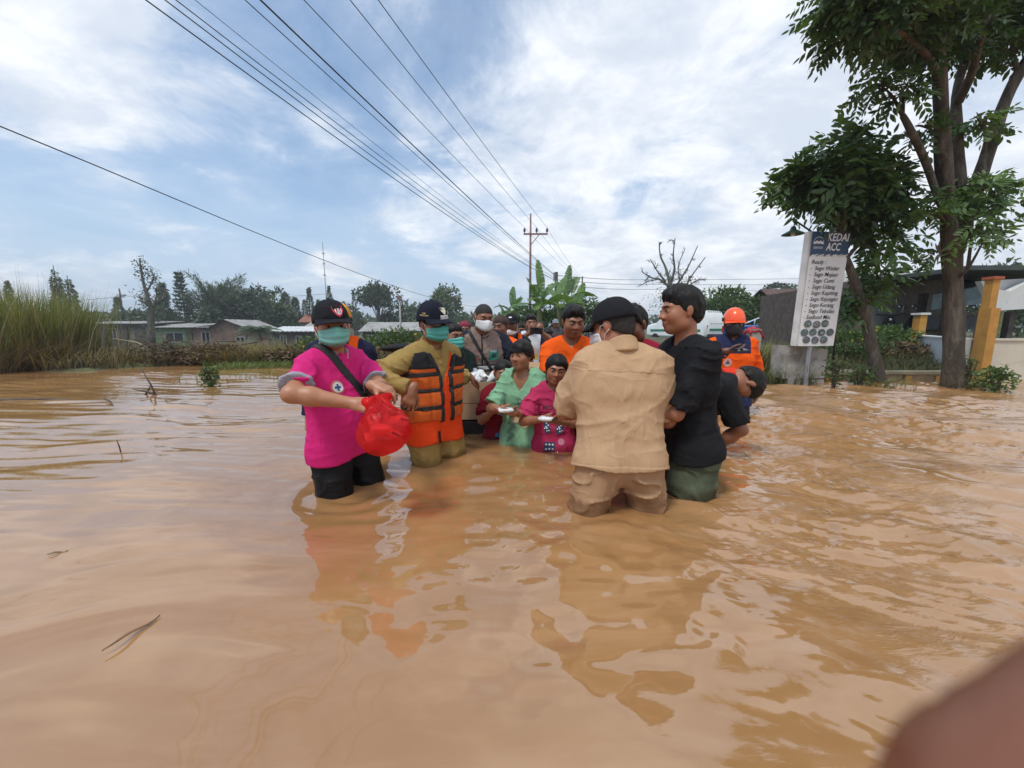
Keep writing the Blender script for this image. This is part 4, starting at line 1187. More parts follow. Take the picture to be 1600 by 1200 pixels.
K_ = np.array([PX(-420, 40, 5.2), PX(0, 196, 7.0), PX(160, 264, 8.6), PX(322, 331, 11.0), PX(480, 396, 15.0), PX(640, 455, 24), PX(760, 480, 40)])
t_ = np.array([0, .9, 1.4, 2.05, 2.8, 4.1, 5.9])
wire('wire', 'single sagging cable falling from the left edge to the trees', [np.array([np.polyval(np.polyfit(t_, K_[:, c_], 4), q) for c_ in range(3)]) for q in np.linspace(0, 5.9, 14)], .012, None, 0.0)
wire('wire', 'far thin wire past the left power pole', [PX(60, 470, 70), PX(195, 462, 64), PX(330, 466, 70), PX(520, 458, 80)], .03, 'far wires on the left', .3)

# ================================================================== SHEDS on the far left bank
M_ZINC = mat('grey_roof_sheet', (.30, .29, .275), .7, .25, 2.2, .01, 20, dirt=((.12, .09, .07), 1.6, .52, .5))
M_ZINC2 = mat('pale_roof_sheet', (.55, .56, .56), .55, .12, 2.2, dirt=((.25, .22, .2), 1.4, .58, .5))
M_TILE = mat('red_roof_tile', (.27, .11, .075), .85, .3, 5, .01, 30)
M_BRICKW = mat('bare_brick_wall', (.17, .105, .08), .9, .3, 3, .01, 30, dirt=((.09, .075, .06), 1.2, .5, .7))
M_SHED = mat('dark_boards', (.07, .058, .048), .9, .35, 3, .01, 24)
M_PLASTER = mat('dirty_plaster', (.33, .30, .25), .9, .2, 2, .004, 30, dirt=((.15, .12, .09), 1.3, .52, .7))
M_HOLE = mat('dark_interior', (.012, .011, .010), .9, .2, 2)
def shed(label, px0, px1, dep, py_eave, py_ridge, wall, roofm, wins=(), dfrac=.6, gable='x', overhang=.3, cat='shed', name='shed', z0=-1.34, depth_len=4.5, doors=(), post=0):
    """a low building: walls, pitched or lean-to roof of ribbed sheets, openings with frames"""
    x0, x1 = PX(px0, 512, dep)[0], PX(px1, 512, dep)[0]
    w = x1 - x0; he = hgt(py_eave, dep) - z0; hr = hgt(py_ridge, dep) - z0
    t = thing(name, label, cat, ((x0 + x1) / 2, dep, z0))
    dl = depth_len
    mb = MB()
    mb.box((0, dl, he / 2), (w, .15, he)); mb.box((-w / 2 + .075, dl / 2, he / 2), (.15, dl - .15, he)); mb.box((w / 2 - .075, dl / 2, he / 2), (.15, dl - .15, he))
    if not post: 
        # front wall split round its openings so that they are real holes
        ops = sorted([(a, b_, c_, d_) for a, b_, c_, d_ in list(wins) + list(doors)])
        xs = -w / 2 + .15
        for a, b_, c_, d_ in ops:
            xa, xb = -w / 2 + a * w, -w / 2 + b_ * w
            if xa - xs > .02: mb.box(((xs + xa) / 2, .075, he / 2), (xa - xs, .15, he))
            if c_ > .01: mb.box(((xa + xb) / 2, .075, he * c_ / 2), (xb - xa, .15, he * c_))
            if d_ < .98: mb.box(((xa + xb) / 2, .075, he * (1 + d_) / 2), (xb - xa, .15, he * (1 - d_)))
            xs = xb
        if w / 2 - .15 - xs > .02: mb.box(((xs + w / 2 - .15) / 2, .075, he / 2), (w / 2 - .15 - xs, .15, he))
    mb.build('wall', wall, t)
    for a, b_, c_, d_ in wins:
        xa, xb = -w / 2 + a * w, -w / 2 + b_ * w
        fr = MB()
        for x in (xa, xb, (xa + xb) / 2): fr.box((x, .03, he * (c_ + d_) / 2), (.07, .1, he * (d_ - c_) + .07))
        for z in (c_, d_): fr.box(((xa + xb) / 2, .028, he * z), (xb - xa + .07, .1, .07))
        wf = fr.build('window', mat('old_paint', (.30, .29, .27), .8, .3), t)
        MB().box(((xa + xb) / 2, .12, he * (c_ + d_) / 2), (xb - xa, .02, he * (d_ - c_))).build('pane', mat('dull_glass', (.03, .035, .04), .15, .2), wf)
    for a, b_, c_, d_ in doors:
        xa, xb = -w / 2 + a * w, -w / 2 + b_ * w
        MB().box(((xa + xb) / 2, .16, he * (c_ + d_) / 2), (xb - xa - .04, .05, he * (d_ - c_) - .03)).build('door', mat('shed_door', (.16, .13, .10), .8, .3), t)
    for k in range(post):
        MB().box((-w / 2 + w * k / max(1, post - 1), -.05, he / 2), (.12, .12, he)).build('post', M_WOOD, t)
    # roof
    nrib = max(6, int(w / .35)); o = overhang
    xs = np.linspace(-w / 2 - o, w / 2 + o, nrib * 2 + 1)
    rib = np.array([.03 if i % 2 else 0 for i in range(len(xs))])
    if gable == 'lean':
        rows = [np.stack([xs, xs * 0 - o, he + .02 + rib], -1), np.stack([xs, xs * 0 + dl + o, hr + rib], -1)]
    elif gable == 'x':          # ridge runs along x
        rows = [np.stack([xs, xs * 0 - o, he - .05 + rib], -1), np.stack([xs, xs * 0 + dl / 2, hr + rib], -1), np.stack([xs, xs * 0 + dl + o, he - .05 + rib], -1)]
    if gable in ('lean', 'x'):
        r_ = MB().grid(rows); lo = [q - np.array((0, 0, .06)) for q in rows]; r_.grid([x[::-1] for x in lo])
        r_.build('roof', roofm, t)
    else:                       # gable faces the camera
        sgn = gable; zz = np.linspace(-o, dl + o, 13); rb = np.array([.03 if i % 2 else 0 for i in range(13)])
        def rowx(x, z): return np.stack([zz * 0 + x, zz, z + rb], -1)
        rows = [rowx(-w / 2 - o, he - .1), rowx(sgn * w / 2, hr), rowx(w / 2 + o, he - .1)]
        r_ = MB().grid(rows); r_.grid([(q - np.array((0, 0, .06)))[::-1] for q in rows]); r_.build('roof', roofm, t)
        MB().prism([(-w / 2, 0), (w / 2, 0), (sgn * w / 2, hr - he - .05)], (0, 0, he), (1, 0, 0), (0, 0, 1), (0, 1, 0), .12).build('gable', wall, t)
    return t
shed('long low shed with thin pale roof edge beside the reeds', 118, 232, 44, 506, 501, M_SHED, M_ZINC, [(.12, .22, .35, .8), (.45, .55, .35, .8)], gable='lean', doors=[(.7, .8, 0, .85)])
shed('small green fronted stall left of the brick hut', 240, 292, 42, 512, 505, mat('green_paint', (.11, .16, .07), .8, .25, 3), M_ZINC, [(.30, .86, .30, .75)], gable='lean')
shed('open stall with white banner under a flat roof', 264, 330, 46, 508, 503, M_SHED, M_ZINC, gable='lean', post=4)
b_ = PX(279, 511, 45.5)
tag(MB().box((b_[0], 45.3, b_[2]), (1.4, .05, .5)).build('banner', mat('white_cloth', (.7, .7, .68), .8, .1)), 'white banner hanging in the open stall', 'banner')
shed('brick hut with sloping grey roof in the row of sheds', 294, 330, 40, 512, 510, M_BRICKW, M_ZINC, [(.55, .9, .35, .8)], gable='lean', doors=[(.1, .3, 0, .85)])
shed('brick house with grey gable roof and small window', 326, 392, 38, 514, 499, M_BRICKW, M_ZINC, [(.62, .82, .35, .62)], gable=-.15, doors=[(.86, .97, .05, .75), (.30, .36, .1, .5)])
shed('low house with bright white sheet roof behind the shrubs', 424, 486, 36, 517, 510, M_SHED, M_ZINC2, [(.2, .35, .3, .75), (.6, .75, .3, .75)], gable='x')
shed('house with pale grey tiled roof right of the white roof', 478, 524, 40, 512, 500, M_PLASTER, M_ZINC, [(.3, .5, .3, .75)], gable='x')
shed('red tiled house roof between the column trees', 470, 520, 58, 503, 490, M_PLASTER, M_TILE, [(.3, .5, .3, .75)], gable='x', cat='house', name='house')
shed('long grey roofed barn behind the life vest man', 566, 690, 34, 517, 503, M_SHED, M_ZINC, [(.08, .16, .3, .8), (.3, .38, .3, .8), (.75, .83, .3, .8)], gable='x', doors=[(.5, .58, 0, .85)], cat='barn', name='barn')
shed('second grey roof joined to the barn by the lamp pole', 630, 706, 32, 516, 504, M_SHED, M_ZINC, [(.3, .5, .3, .8)], gable='x', cat='barn', name='barn', doors=[(.6, .75, 0, .85)])
# grey fence in front of the sheds: boards one by one
x0, x1 = PX(300, 512, 30)[0], PX(430, 512, 30)[0]
t = thing('garden_fence', 'weathered grey board fence in front of the sheds', 'fence', (x0, 30, GB))
pm = MB().box((0, 0, .58), (.20, .03, 1.2)).build('board', M_WOOD, t); k = 0
w = x1 - x0
while k * .23 < w:
    o_ = pm if k == 0 else pm.copy()
    if k: COL.objects.link(o_); o_.parent = t
    o_.location = (k * .23, 0, random.uniform(-.05, .03)); o_.rotation_euler = (0, random.uniform(-.03, .03), 0); k += 1
MB().box((w / 2, .04, .4), (w, .04, .06)).box((w / 2, .04, .95), (w, .04, .06)).build('rail', M_WOOD, t)
x0, x1 = PX(575, 512, 26)[0], PX(700, 512, 26)[0]
t = thing('stake_fence', 'low fence of thin stakes behind the life vest man', 'fence', (x0, 26, GB))
pm = MB().tube([(0, 0, -.1), (0, 0, 1.35)], [.028, .022], 5).build('stake', M_WOOD, t); k = 0; w = x1 - x0
while k * .12 < w and k < 60:
    o_ = pm if k == 0 else pm.copy()
    if k: COL.objects.link(o_); o_.parent = t
    o_.location = (k * .12, 0, random.uniform(-.12, .05)); o_.rotation_euler = (0, random.uniform(-.08, .08), 0); k += 1
MB().box((w / 2, .03, .95), (w, .03, .04)).build('rail', M_WOOD, t)

# ================================================================== VEHICLES behind the crowd
M_GLASS = mat('car_glass', (.02, .024, .028), .06, .1, 2, spec=.8)
M_TYRE = mat('tyre_rubber', (.02, .02, .02), .85, .2, 10)
M_CHROME = mat('chrome', (.75, .75, .76), .15, .05, 2, metal=1.0)
def wheel(parent, c, r, w):
    R = rotm(PI / 2, 0, 0)
    wh = MB().lathe([(r * .55, -w / 2), (r * .92, -w / 2), (r, -w * .3), (r, w * .3), (r * .92, w / 2), (r * .55, w / 2)], c, 20, R=R).build('wheel', M_TYRE, parent, smooth=True, auto=.6)
    MB().lathe([(.02, -w * .42), (r * .5, -w * .40), (r * .56, -w * .3), (r * .56, w * .3), (r * .5, w * .40), (.02, w * .42)], c, 14, R=R).build('rim', mat('alloy', (.45, .45, .46), .35, .1, 3, metal=.8), wh, smooth=True, auto=.6)
def loft(mb, stations, m=0):
    """closed skin over cross sections (same number of points each)"""
    A = np.array(stations, float)
    r, c = A.shape[:2]
    f = []
    for i in range(r - 1):
        for j in range(c):
            f.append((i * c + j, i * c + (j + 1) % c, (i + 1) * c + (j + 1) % c, (i + 1) * c + j))
    f.append(tuple(range(c - 1, -1, -1))); f.append(tuple((r - 1) * c + j for j in range(c)))
    mb.add(A.reshape(-1, 3), f, m)
def body_section(x, hw, zb, zt, tumble, round_=.12, y0=0):
    """rounded car cross section at station x: half width, bottom, top, inward lean of the sides"""
    pts = []
    zm = zb + (zt - zb) * .55
    for y, z in ((-hw * .9, zb), (hw * .9, zb), (hw, zb + .12), (hw, zm), (hw - tumble * .7, zt - round_), (hw - tumble - round_ * .7, zt - .02), (hw * .4, zt), (-hw * .4, zt), (-hw + tumble + round_ * .7, zt - .02), (-hw + tumble * .7, zt - round_), (-hw, zm), (-hw, zb + .12)):
        pts.append((x, y + y0, z))
    return pts
# white minibus: local +x is the rear, seen from behind
vp = at(1068, 24, 0); vz = gz(vp[0] + .2, vp[1] + 1.0)
t = thing('minibus', 'white minibus with green stripe parked behind the youths', 'minibus', (vp[0], vp[1], vz - .35), math.radians(-62))
WHT = mat('white_paint', (.76, .77, .76), .25, .05, 2, coat=.5, dirt=((.35, .28, .2), 1.2, .62, .4))
mb = MB()
loft(mb, [body_section(*a) for a in ((-2.25, .70, .55, 1.0, .05), (-2.15, .80, .42, 1.15, .05), (-1.45, .86, .36, 1.30, .08), (-.85, .86, .36, 1.86, .14), (-.3, .86, .36, 1.96, .15), (1.4, .86, .36, 1.96, .15), (1.95, .86, .38, 1.90, .16), (2.12, .82, .45, 1.60, .16), (2.18, .78, .5, 1.1, .05))])
mb.build('body', WHT, t, smooth=True, auto=.5)
MB().prism([(-.52, 0), (.52, 0), (.60, .10), (.52, .44), (.42, .50), (-.42, .50), (-.52, .44), (-.60, .10)], (2.155, 0, 1.16), (0, 1, 0), (-.25, 0, 1), (1, 0, .2), .02).build('rear_window', M_GLASS, t)
for s in (-1, 1):
    for a, b_ in ((-.75, -.1), (0, .65), (.75, 1.5)):
        MB().prism([(a, 0), (b_, 0), (b_, .42), (a + .05, .42)], (0, s * .853, 1.22), (1, 0, 0), (0, -s * .2, 1), (0, s, .15), .02).build('side_window', M_GLASS, t)
    MB().box((2.13, s * .72, .92), (.08, .16, .34)).build('tail_light', mat('red_lens', (.5, .02, .02), .2, .1), t)
    MB().box((-2.2, s * .6, .85), (.08, .28, .18)).build('headlight', M_CHROME, t)
    MB().box((0, s * .868, .80), (3.6, .02, .13)).build('stripe', mat('green_stripe', (.03, .20, .12), .4, .1), t)
    for x in (-1.4, 1.35): wheel(t, (x, s * .78, .31), .31, .2)
MB().box((2.19, 0, .84), (.02, 1.2, .13)).build('stripe', MATS['green_stripe'], t)
MB().box((2.2, 0, .52), (.12, 1.5, .16)).build('bumper', M_BLACK, t)
for k in range(6): MB().lathe([(.045, 0), (.04, .02)], (1.98, -.5 + k * .2, 1.84), 8, R=rotm(0, 1.2, 0)).build('roof_vent', M_BLACK, t)
# blue pickup seen from its right side, tail towards the left
pp = at(1236, 17, 0); pz = gz(pp[0], 18)
t = thing('pickup', 'blue pickup with white roll bars partly behind the sign', 'pickup', (pp[0] + .3, pp[1] + .9, pz - .28), math.radians(180))
BLU = mat('blue_paint', (.015, .075, .33), .25, .1, 2, coat=.6)
mb = MB()
loft(mb, [body_section(*a) for a in ((2.35, .80, .45, .95, .02, .06), (2.30, .84, .40, 1.0, .02, .06), (.55, .86, .36, 1.02, .02, .06), (.5, .86, .36, 1.04, .03, .08), (-1.2, .86, .36, 1.04, .03, .08), (-2.1, .84, .38, .98, .05, .1), (-2.35, .78, .5, .85, .05, .1))])
mb.build('body', BLU, t, smooth=True, auto=.5)
mb = MB(); loft(mb, [body_section(*a) for a in ((.50, .78, 1.0, 1.06, .02, .03), (.40, .80, 1.0, 1.50, .12, .1), (-.5, .80, 1.0, 1.56, .12, .1), (-1.25, .78, 1.0, 1.06, .05, .04))]); mb.build('cab', BLU, t, smooth=True, auto=.5)
for s in (-1, 1):
    MB().prism([(.34, .08), (-.35, .08), (-.35, .46), (.26, .44)], (0, s * .80, 1.02), (1, 0, 0), (0, -s * .22, 1), (0, s, .2), .02).build('side_window', M_GLASS, t)
    MB().prism([(-.42, .08), (-1.0, .08), (-.62, .46), (-.42, .46)], (0, s * .80, 1.02), (1, 0, 0), (0, -s * .22, 1), (0, s, .2), .02).build('side_window', M_GLASS, t)
    for x in (-1.45, 1.4):
        wheel(t, (x, s * .76, .36), .36, .22)
        MB().tube([(x + .44 * math.cos(a), s * .865, .38 + .44 * math.sin(a)) for a in np.linspace(0, PI, 12)], .035, 6).build('fender', BLU, t, smooth=True)
    MB().tube([(.62, s * .72, 1.0), (.66, s * .68, 1.38), (.66, s * .6, 1.44)], .03, 6).tube([(.66, s * .68, 1.38), (1.5, s * .74, 1.02)], .03, 6).tube([(.9, s * .70, 1.26), (.92, s * .72, 1.02)], .025, 6).build('roll_bar', mat('white_bar', (.8, .8, .8), .35, .05), t, smooth=True)
    MB().box((2.34, s * .76, .82), (.08, .14, .3)).build('tail_light', mat('red_lens', (.5, .02, .02), .2, .1), t)
MB().tube([(.66, -.62, 1.44), (.66, .62, 1.44)], .03, 6).build('roll_bar', MATS['white_bar'], t, smooth=True)
# scooters by the block wall
def scooter(loc, rz, label):
    t = thing('scooter', label, 'scooter', loc, rz, 'scooters parked by the cafe')
    for x in (-.6, .6): wheel(t, (x, 0, .27), .27, .1)
    mb = MB(); loft(mb, [[(x, y, z) for y, z in ((-hw, z0), (hw, z0), (hw * 1.1, (z0 + z1) / 2), (hw * .6, z1), (-hw * .6, z1), (-hw * 1.1, (z0 + z1) / 2))] for x, hw, z0, z1 in ((-.85, .06, .60, .72), (-.6, .14, .45, .76), (-.2, .15, .35, .74), (.05, .12, .28, .50), (.3, .13, .28, .46), (.42, .17, .35, .80), (.52, .10, .60, 1.0))])
    mb.build('body', mat('scooter_dark', (.03, .03, .045), .3, .2, coat=.4), t, smooth=True, auto=.7)
    MB().box((-.35, 0, .79), (.62, .24, .07)).build('seat', M_BLACK, t)
    MB().tube([(.6, .07, .27), (.5, .05, .95)], .025, 6).tube([(.48, -.34, 1.02), (.5, 0, .98), (.48, .34, 1.02)], .018, 6).build('handlebar', M_DARKMET, t, smooth=True)
    for s in (-1, 1):
        MB().tube([(.48, s * .22, 1.02), (.46, s * .30, 1.2)], .008, 5).lathe([(.02, -.01), (.065, 0), (.05, .015)], (.44, s * .32, 1.22), 10, R=rotm(0, -1.4, 0), sx=.8).build('mirror', M_CHROME, t, smooth=True)
    MB().lathe([(.08, 0), (.06, .05), (.02, .06)], (.54, 0, .86), 10, R=rotm(0, PI / 2, 0)).build('headlight', M_CHROME, t, smooth=True)
for px, d, rz, lab in ((1374, 12.0, -1.9, 'leftmost dark scooter parked by the block wall'), (1402, 11.8, -1.7, 'middle dark scooter parked by the block wall'), (1424, 11.6, -1.75, 'scooter nearest the yellow post of the cafe')):
    p = at(px, d); scooter((p[0], d, gz(p[0], d)), rz, lab)

# ================================================================== RIGHT BANK
rng = np.random.default_rng(23)
def right_pts(n, x0, x1, y0, y1):
    x = rng.uniform(x0, x1, n); y = rng.uniform(y0, y1, n)
    x = x * (y / y0) ** .6
    return np.stack([x, y, ground_h(x, y) - .02], -1)
P = np.vstack([right_pts(3800, 3.75, 12, 6.3, 12), right_pts(1600, 3.7, 5.2, 6.15, 8.0), right_pts(1500, 5.0, 8.0, 6.3, 8.5)])
n = len(P); pick = rng.random((n, 1))
ch = np.where(pick < .5, np.array((0.31, 0.26, 0.10)), np.where(pick < .85, np.array((0.17, 0.20, .06)), np.array((.15, .10, .06))))
tag(grass_mesh('verge_grass', P, rng.uniform(.08, .30, n), rng.uniform(.3, 1.3, n), rng.uniform(.010, .02, n), (0.13, .10, .045), ch, rng), kind='stuff')
# tall dry tuft between the concrete post and the sign
x = rng.uniform(3.75, 4.45, 1500); y = rng.uniform(6.1, 7.2, 1500)
P = np.stack([x, y, ground_h(x, y) - .02], -1)
t = tag(grass_mesh('grass_tuft', P, rng.uniform(.3, .75, 1500), rng.uniform(.2, .7, 1500), rng.uniform(.008, .016, 1500), (.13, .12, .045), np.where(rng.random((1500, 1)) < .6, np.array((.36, .31, .13)), np.array((.18, .21, .07))), rng, seg=4), 'tall dry grass between the concrete post and the menu sign', 'grass')
x = rng.uniform(3.75, 4.6, 420); y = rng.uniform(5.72, 6.1, 420)
t = tag(grass_mesh('grass_tuft', np.stack([x, y, np.full(420, -.04)], -1), rng.uniform(.15, .5, 420), rng.uniform(.4, 1.1, 420), rng.uniform(.008, .016, 420), (.08, .085, .03), (.17, .20, .07), rng, seg=4), 'dark green weeds round the foot of the menu sign', 'weeds')
for px, lab, nn in ((1375, 'weeds round the foot of the smaller tree', 120), (1500, 'grass hanging in the water at the big trunk', 260)):
    q = ONZ(px, 604); x = q[0] + rng.normal(0, .16, nn); y = q[1] + rng.normal(.02, .08, nn) - .12
    tag(grass_mesh('grass_tuft', np.stack([x, y, np.full(nn, -.03)], -1), rng.uniform(.08, .26, nn), rng.uniform(.4, 1.2, nn), rng.uniform(.007, .014, nn), (.09, .09, .03), (.24, .25, .09), rng), lab, 'weeds')
shrub('dry brown shrub with yellow flowers behind the sign', tuple([*PX(1325, 545, 8.0)[:2], .2]), 1.5, 1.0, .62, 61, leaf=.08, nleaf=1800, col=(.8, 1.5), flowers=6)
shrub('tangled brown brush in front of the scooters', tuple([*PX(1395, 545, 8.6)[:2], .22]), 1.5, 1.0, .30, 62, m=M_DRYLEAF, leaf=.08, nleaf=1600)
shrub('green shrub with yellow flowers by the scooters', tuple([*PX(1385, 540, 9.4)[:2], .25]), 1.3, .8, .62, 63, leaf=.09, nleaf=1400, col=(.9, 1.5), flowers=10)
shrub('dark thin weed growing at the low kerb', tuple([*ONZ(1343, 603)[:2], -.05]), .34, .2, .34, 64, leaf=.06, nleaf=240)
shrub('leafy green bush standing in the water by the cafe wall', tuple([*ONZ(1553, 612)[:2], -.08]), .34, .3, .42, 65, leaf=.06, nleaf=420, col=(.9, 1.5))
shrub('ivy like weed climbing the big trunk', (*ONZ(1510, 607)[:2], -.05), .20, .16, .50, 66, leaf=.04, nleaf=260, col=(.7, 1.2))
shrub('weed climbing the right face of the sign plinth', (*(ONZ(1285, 605)[:2] + np.array((.02, -.16))), -.03), .34, .16, .5, 67, leaf=.06, nleaf=160, col=(.6, 1.0))
# low kerb wall with yellow stubs
t = thing('kerb_wall', 'low brown kerb wall with yellow stubs along the verge', 'kerb', (0, 0, 0))
xa, xb = 4.95, 7.35
mb = MB(); k = 0
x = xa
km = mat('muddy_render', (.30, .21, .12), .85, .25, 3, .006, 30, dirt=((.17, .11, .06), 2, .5, .7))
while x < xb - .1:
    w_ = min(.62, xb - x)
    MB().box((x + w_ / 2 - .01, 6.10, -.14), (w_ - .03, .12, .52 + random.uniform(-.015, .015))).build('block', km, t)
    x += w_
for x in (5.0, 5.62, 6.24, 6.72, 7.25): MB().box((x, 6.035, -.15), (.10, .03, .50)).build('stub', mat('yellow_ochre_paint', (.50, .25, .05), .7, .15, 4, dirt=((.2, .13, .07), 2.5, .55, .6)), t)
MB().box(((xa + xb) / 2, 6.12, .145), (xb - xa, .2, .045)).build('coping', mat('muddy_coping', (.36, .30, .18), .85, .3, 4, .006, 30), t)
a, b_ = PX(1240, 575, 6.3), PX(1395, 583, 6.25)
tag(MB().tube([a, (a + b_) / 2 + np.array((0, 0, .006)), b_], [.016, .018, .02], 8).build('bamboo_pole', mat('bamboo', (.46, .36, .19), .5, .2, 8), smooth=True), 'bamboo pole lying along the verge behind the sign', 'pole')
# concrete post
q = PX(1178, 562, 6.15)
t = thing('concrete_post', 'square concrete post with red cloth on top beside the helmeted man', 'post', (q[0] - .02, 6.2, -.3))
MB().box((0, 0, .5), (.17, .17, 1.26)).build('post', M_CONC, t)
rows = []
for i, zz in enumerate((-.05, .0, .015, .0, -.04)):
    rows.append([(x_, -.10 + i * .05, 1.145 + zz + .012 * math.sin(5 * x_ * 9 + i) - 2.2 * max(0, abs(x_) - .08) ) for x_ in np.linspace(-.11, .13, 9)])
o_ = MB().grid(rows).build('red_cloth', mat('red_cloth', (.45, .03, .04), .7, .2, 8), t, smooth=True)
md = o_.modifiers.new('thick', 'SOLIDIFY'); md.thickness = .03

# ---------------------------------------------------------------- the menu sign
q = ONZ(1262, 601); sx, sy = q[0], q[1]
u = np.array((math.cos(.10), math.sin(.10), 0.0)); v = np.array((.025, .0, 1.0)); v /= np.linalg.norm(v); nrm = np.cross(u, v); u = u * .87      # nrm points to the camera (-y)
t = thing('menu_sign', 'tall white KEDAI ACC menu sign on a concrete plinth', 'sign', (sx, sy, -.05))
bw, bh = .66, 1.58; zb = PX(1262, 538, sy)[2] + .05
O = np.array((-.30, -.10, zb))
PR = lambda a, b_, e=0.0: O + u * a + v * b_ + nrm * e
# plinth in three pieces
MB().prism([(-.02, 0), (.22, 0), (.21, .66), (-.02, .66)], (-.30, -.02, -.5), u, (0, 0, 1), -nrm, .30).build('plinth_block', M_CONC, t)
MB().prism([(.25, 0), (.68, 0), (.67, .62), (.25, .62)], (-.30, -.01, -.5), u, (0, 0, 1), -nrm, .30).build('plinth_block', M_CONC, t)
for b0 in (.68 - .5, ):
    MB().prism([(-.10, 0), (.68, 0), (.68, .44), (-.10, .50)], (-.30, 0, .14), u, (0, 0, 1), -nrm, .28).build('plinth_cap', M_CONC, t)
MB().tube([np.array((-.30, -.08, -.6)) + u * .26, np.array((-.30, -.08, zb + .1)) + u * .26], .035, 4).build('steel_post', M_STEEL, t)
MB().prism([(-.05, -.02), (0, -.02), (0, bh), (-.05, bh)], PR(0, 0, .0), u, v, -nrm, .07).build('side_frame', mat('white_frame', (.66, .65, .62), .7, .1, 4, dirt=((.28, .2, .14), 2.5, .58, .7)), t)
MB().prism([(0, 0), (bw, 0), (bw + .02, bh), (0, bh)], PR(0, 0, .0), u, v, -nrm, .05).build('board', MATS['white_frame'], t)
m_ban = mat('white_vinyl', (.72, .71, .70), .45, .05, 3, .002, 8, dirt=((.42, .36, .28), 2.2, .60, .5))
rows = []
for i in range(22):
    b_ = -.02 + (bh + .02) * i / 21
    rows.append([PR((bw + .02 * b_ / bh) * j / 11, b_, .012 + .004 * math.sin(i * .9 + j * .5) * math.sin(j * .28)) for j in range(12)])
MB().grid(rows).build('menu_panel', m_ban, t, smooth=True)
navy = mat('navy_print', (.02, .05, .11), .45, .1, 4); ink = mat('black_print', (.015, .015, .02), .5, .1, 4)
hp = [(0, bh - .30)]
for i in range(26):
    x_ = bw * i / 25; hp.append((x_ + .008 * math.sin(i * 2.1), bh - .345 + .022 * abs(math.sin(i * .62)) ** .6 * 1.6))
hp += [(bw + .02, bh - .002), (0, bh - .002)]
MB().prism(hp, PR(0, 0, .020), u, v, nrm, .001).build('header_band', navy, t)
wv = MB()
for i in range(6):
    x_ = .05 + i * .105
    wv.add([PR(x_, bh - .335, .0225), PR(x_ + .07, bh - .325, .0225), PR(x_ + .105, bh - .30, .0225), PR(x_ + .075, bh - .307, .0225), PR(x_ + .04, bh - .318, .0225)], [(0, 1, 2, 3, 4)])
wv.build('wave_print', mat('white_print', (.75, .75, .75), .5, .05), t)
tx = MB()
put_text(tx, 'KEDAI', PR(.27, bh - .125, .0225), u, v, .105, bold=.03, shear=.15, width=.385)
tx.build('title_lettering', MATS['white_print'], t); tx = MB()
put_text(tx, 'ACC', PR(.265, bh - .255, .0225), u, v, .105, bold=.03, shear=.15, width=.26)
tx.build('title_lettering', MATS['white_print'], t); tx = MB()
# a small round emblem of a dish in the corner
for i in range(16):
    a0, a1 = i * PI / 8, (i + 1) * PI / 8
    for r0, r1 in ((.085, .092),):
        if math.sin(a0 + .2) > -.2: tx.add([PR(.125 + r * math.cos(a), bh - .15 + r * .85 * math.sin(a), .0225) for r, a in ((r0, a0), (r1, a0), (r1, a1), (r0, a1))], [(0, 1, 2, 3)])
for i in range(5): tx.add([PR(.125 + .026 * math.cos(a) - .06 + .03 * i, bh - .155 + .018 * math.sin(a) + .012 * (i % 2), .0226 + .0002 * i) for a in np.linspace(0, 2 * PI, 8, endpoint=False)], [tuple(range(8))])
tx.build('emblem_print', MATS['white_print'], t); tx = MB()
put_text(tx, 'SEAFOOD', PR(.045, bh - .235, .0225), u, v, .030, bold=.02, width=.16)
tx.build('title_lettering', MATS['white_print'], t)
y0 = bh - .44
for i, s_ in enumerate(('Ready :', '-  Sego Wader', '-  Sego Mujaer', '-  Sego Cumi', '-  Sego Udang', '-  Sego Kepiting', '-  Sego Rajungan', '-  Sego Kerang', '-  Sego Tebulan', '- Seafood Mix')):
    ml = MB(); w_ = text_geo(s_, .008, .22)[2]
    put_text(ml, s_, PR(.055 - .003 * i if i == 0 else .05 - .002 * i, y0 - i * .0855 + (0 if i else 0), .0215), u, v, .058, bold=.008, shear=.22, width=min(.565, w_ * .062))
    ml.build('menu_line', ink, t)
r_ = np.random.default_rng(2)
for x_, y_ in ((.13, .30), (.29, .29), (.44, .305), (.09, .175), (.24, .18), (.40, .175), (.555, .18), (.14, .07), (.30, .065), (.46, .07)):
    dk = MB(); rx, rz = .068, .052
    ring = [PR(x_ + rx * math.cos(a), y_ + rz * math.sin(a), .0215) for a in np.linspace(0, 2 * PI, 20, endpoint=False)]
    dk.add(ring, [tuple(range(20))], 0)
    for k in range(14):
        a = r_.uniform(0, 2 * PI); q_ = r_.uniform(0, .75); s_ = r_.uniform(.006, .018)
        dk.add([PR(x_ + rx * q_ * math.cos(a) + s_ * math.cos(b_), y_ + rz * q_ * math.sin(a) + s_ * .6 * math.sin(b_ + .4), .0222 + .0001 * k) for b_ in np.linspace(0, 2 * PI, 6, endpoint=False)], [tuple(range(6))], 1 + int(r_.integers(3)))
    dk.build('dish_picture', [mat('dish_dark', (.09, .12, .13), .5, .3, 20), mat('dish_pale', (.36, .36, .31), .5, .2), mat('dish_teal', (.10, .22, .22), .5, .2), mat('dish_brown', (.20, .12, .08), .5, .3)], t)
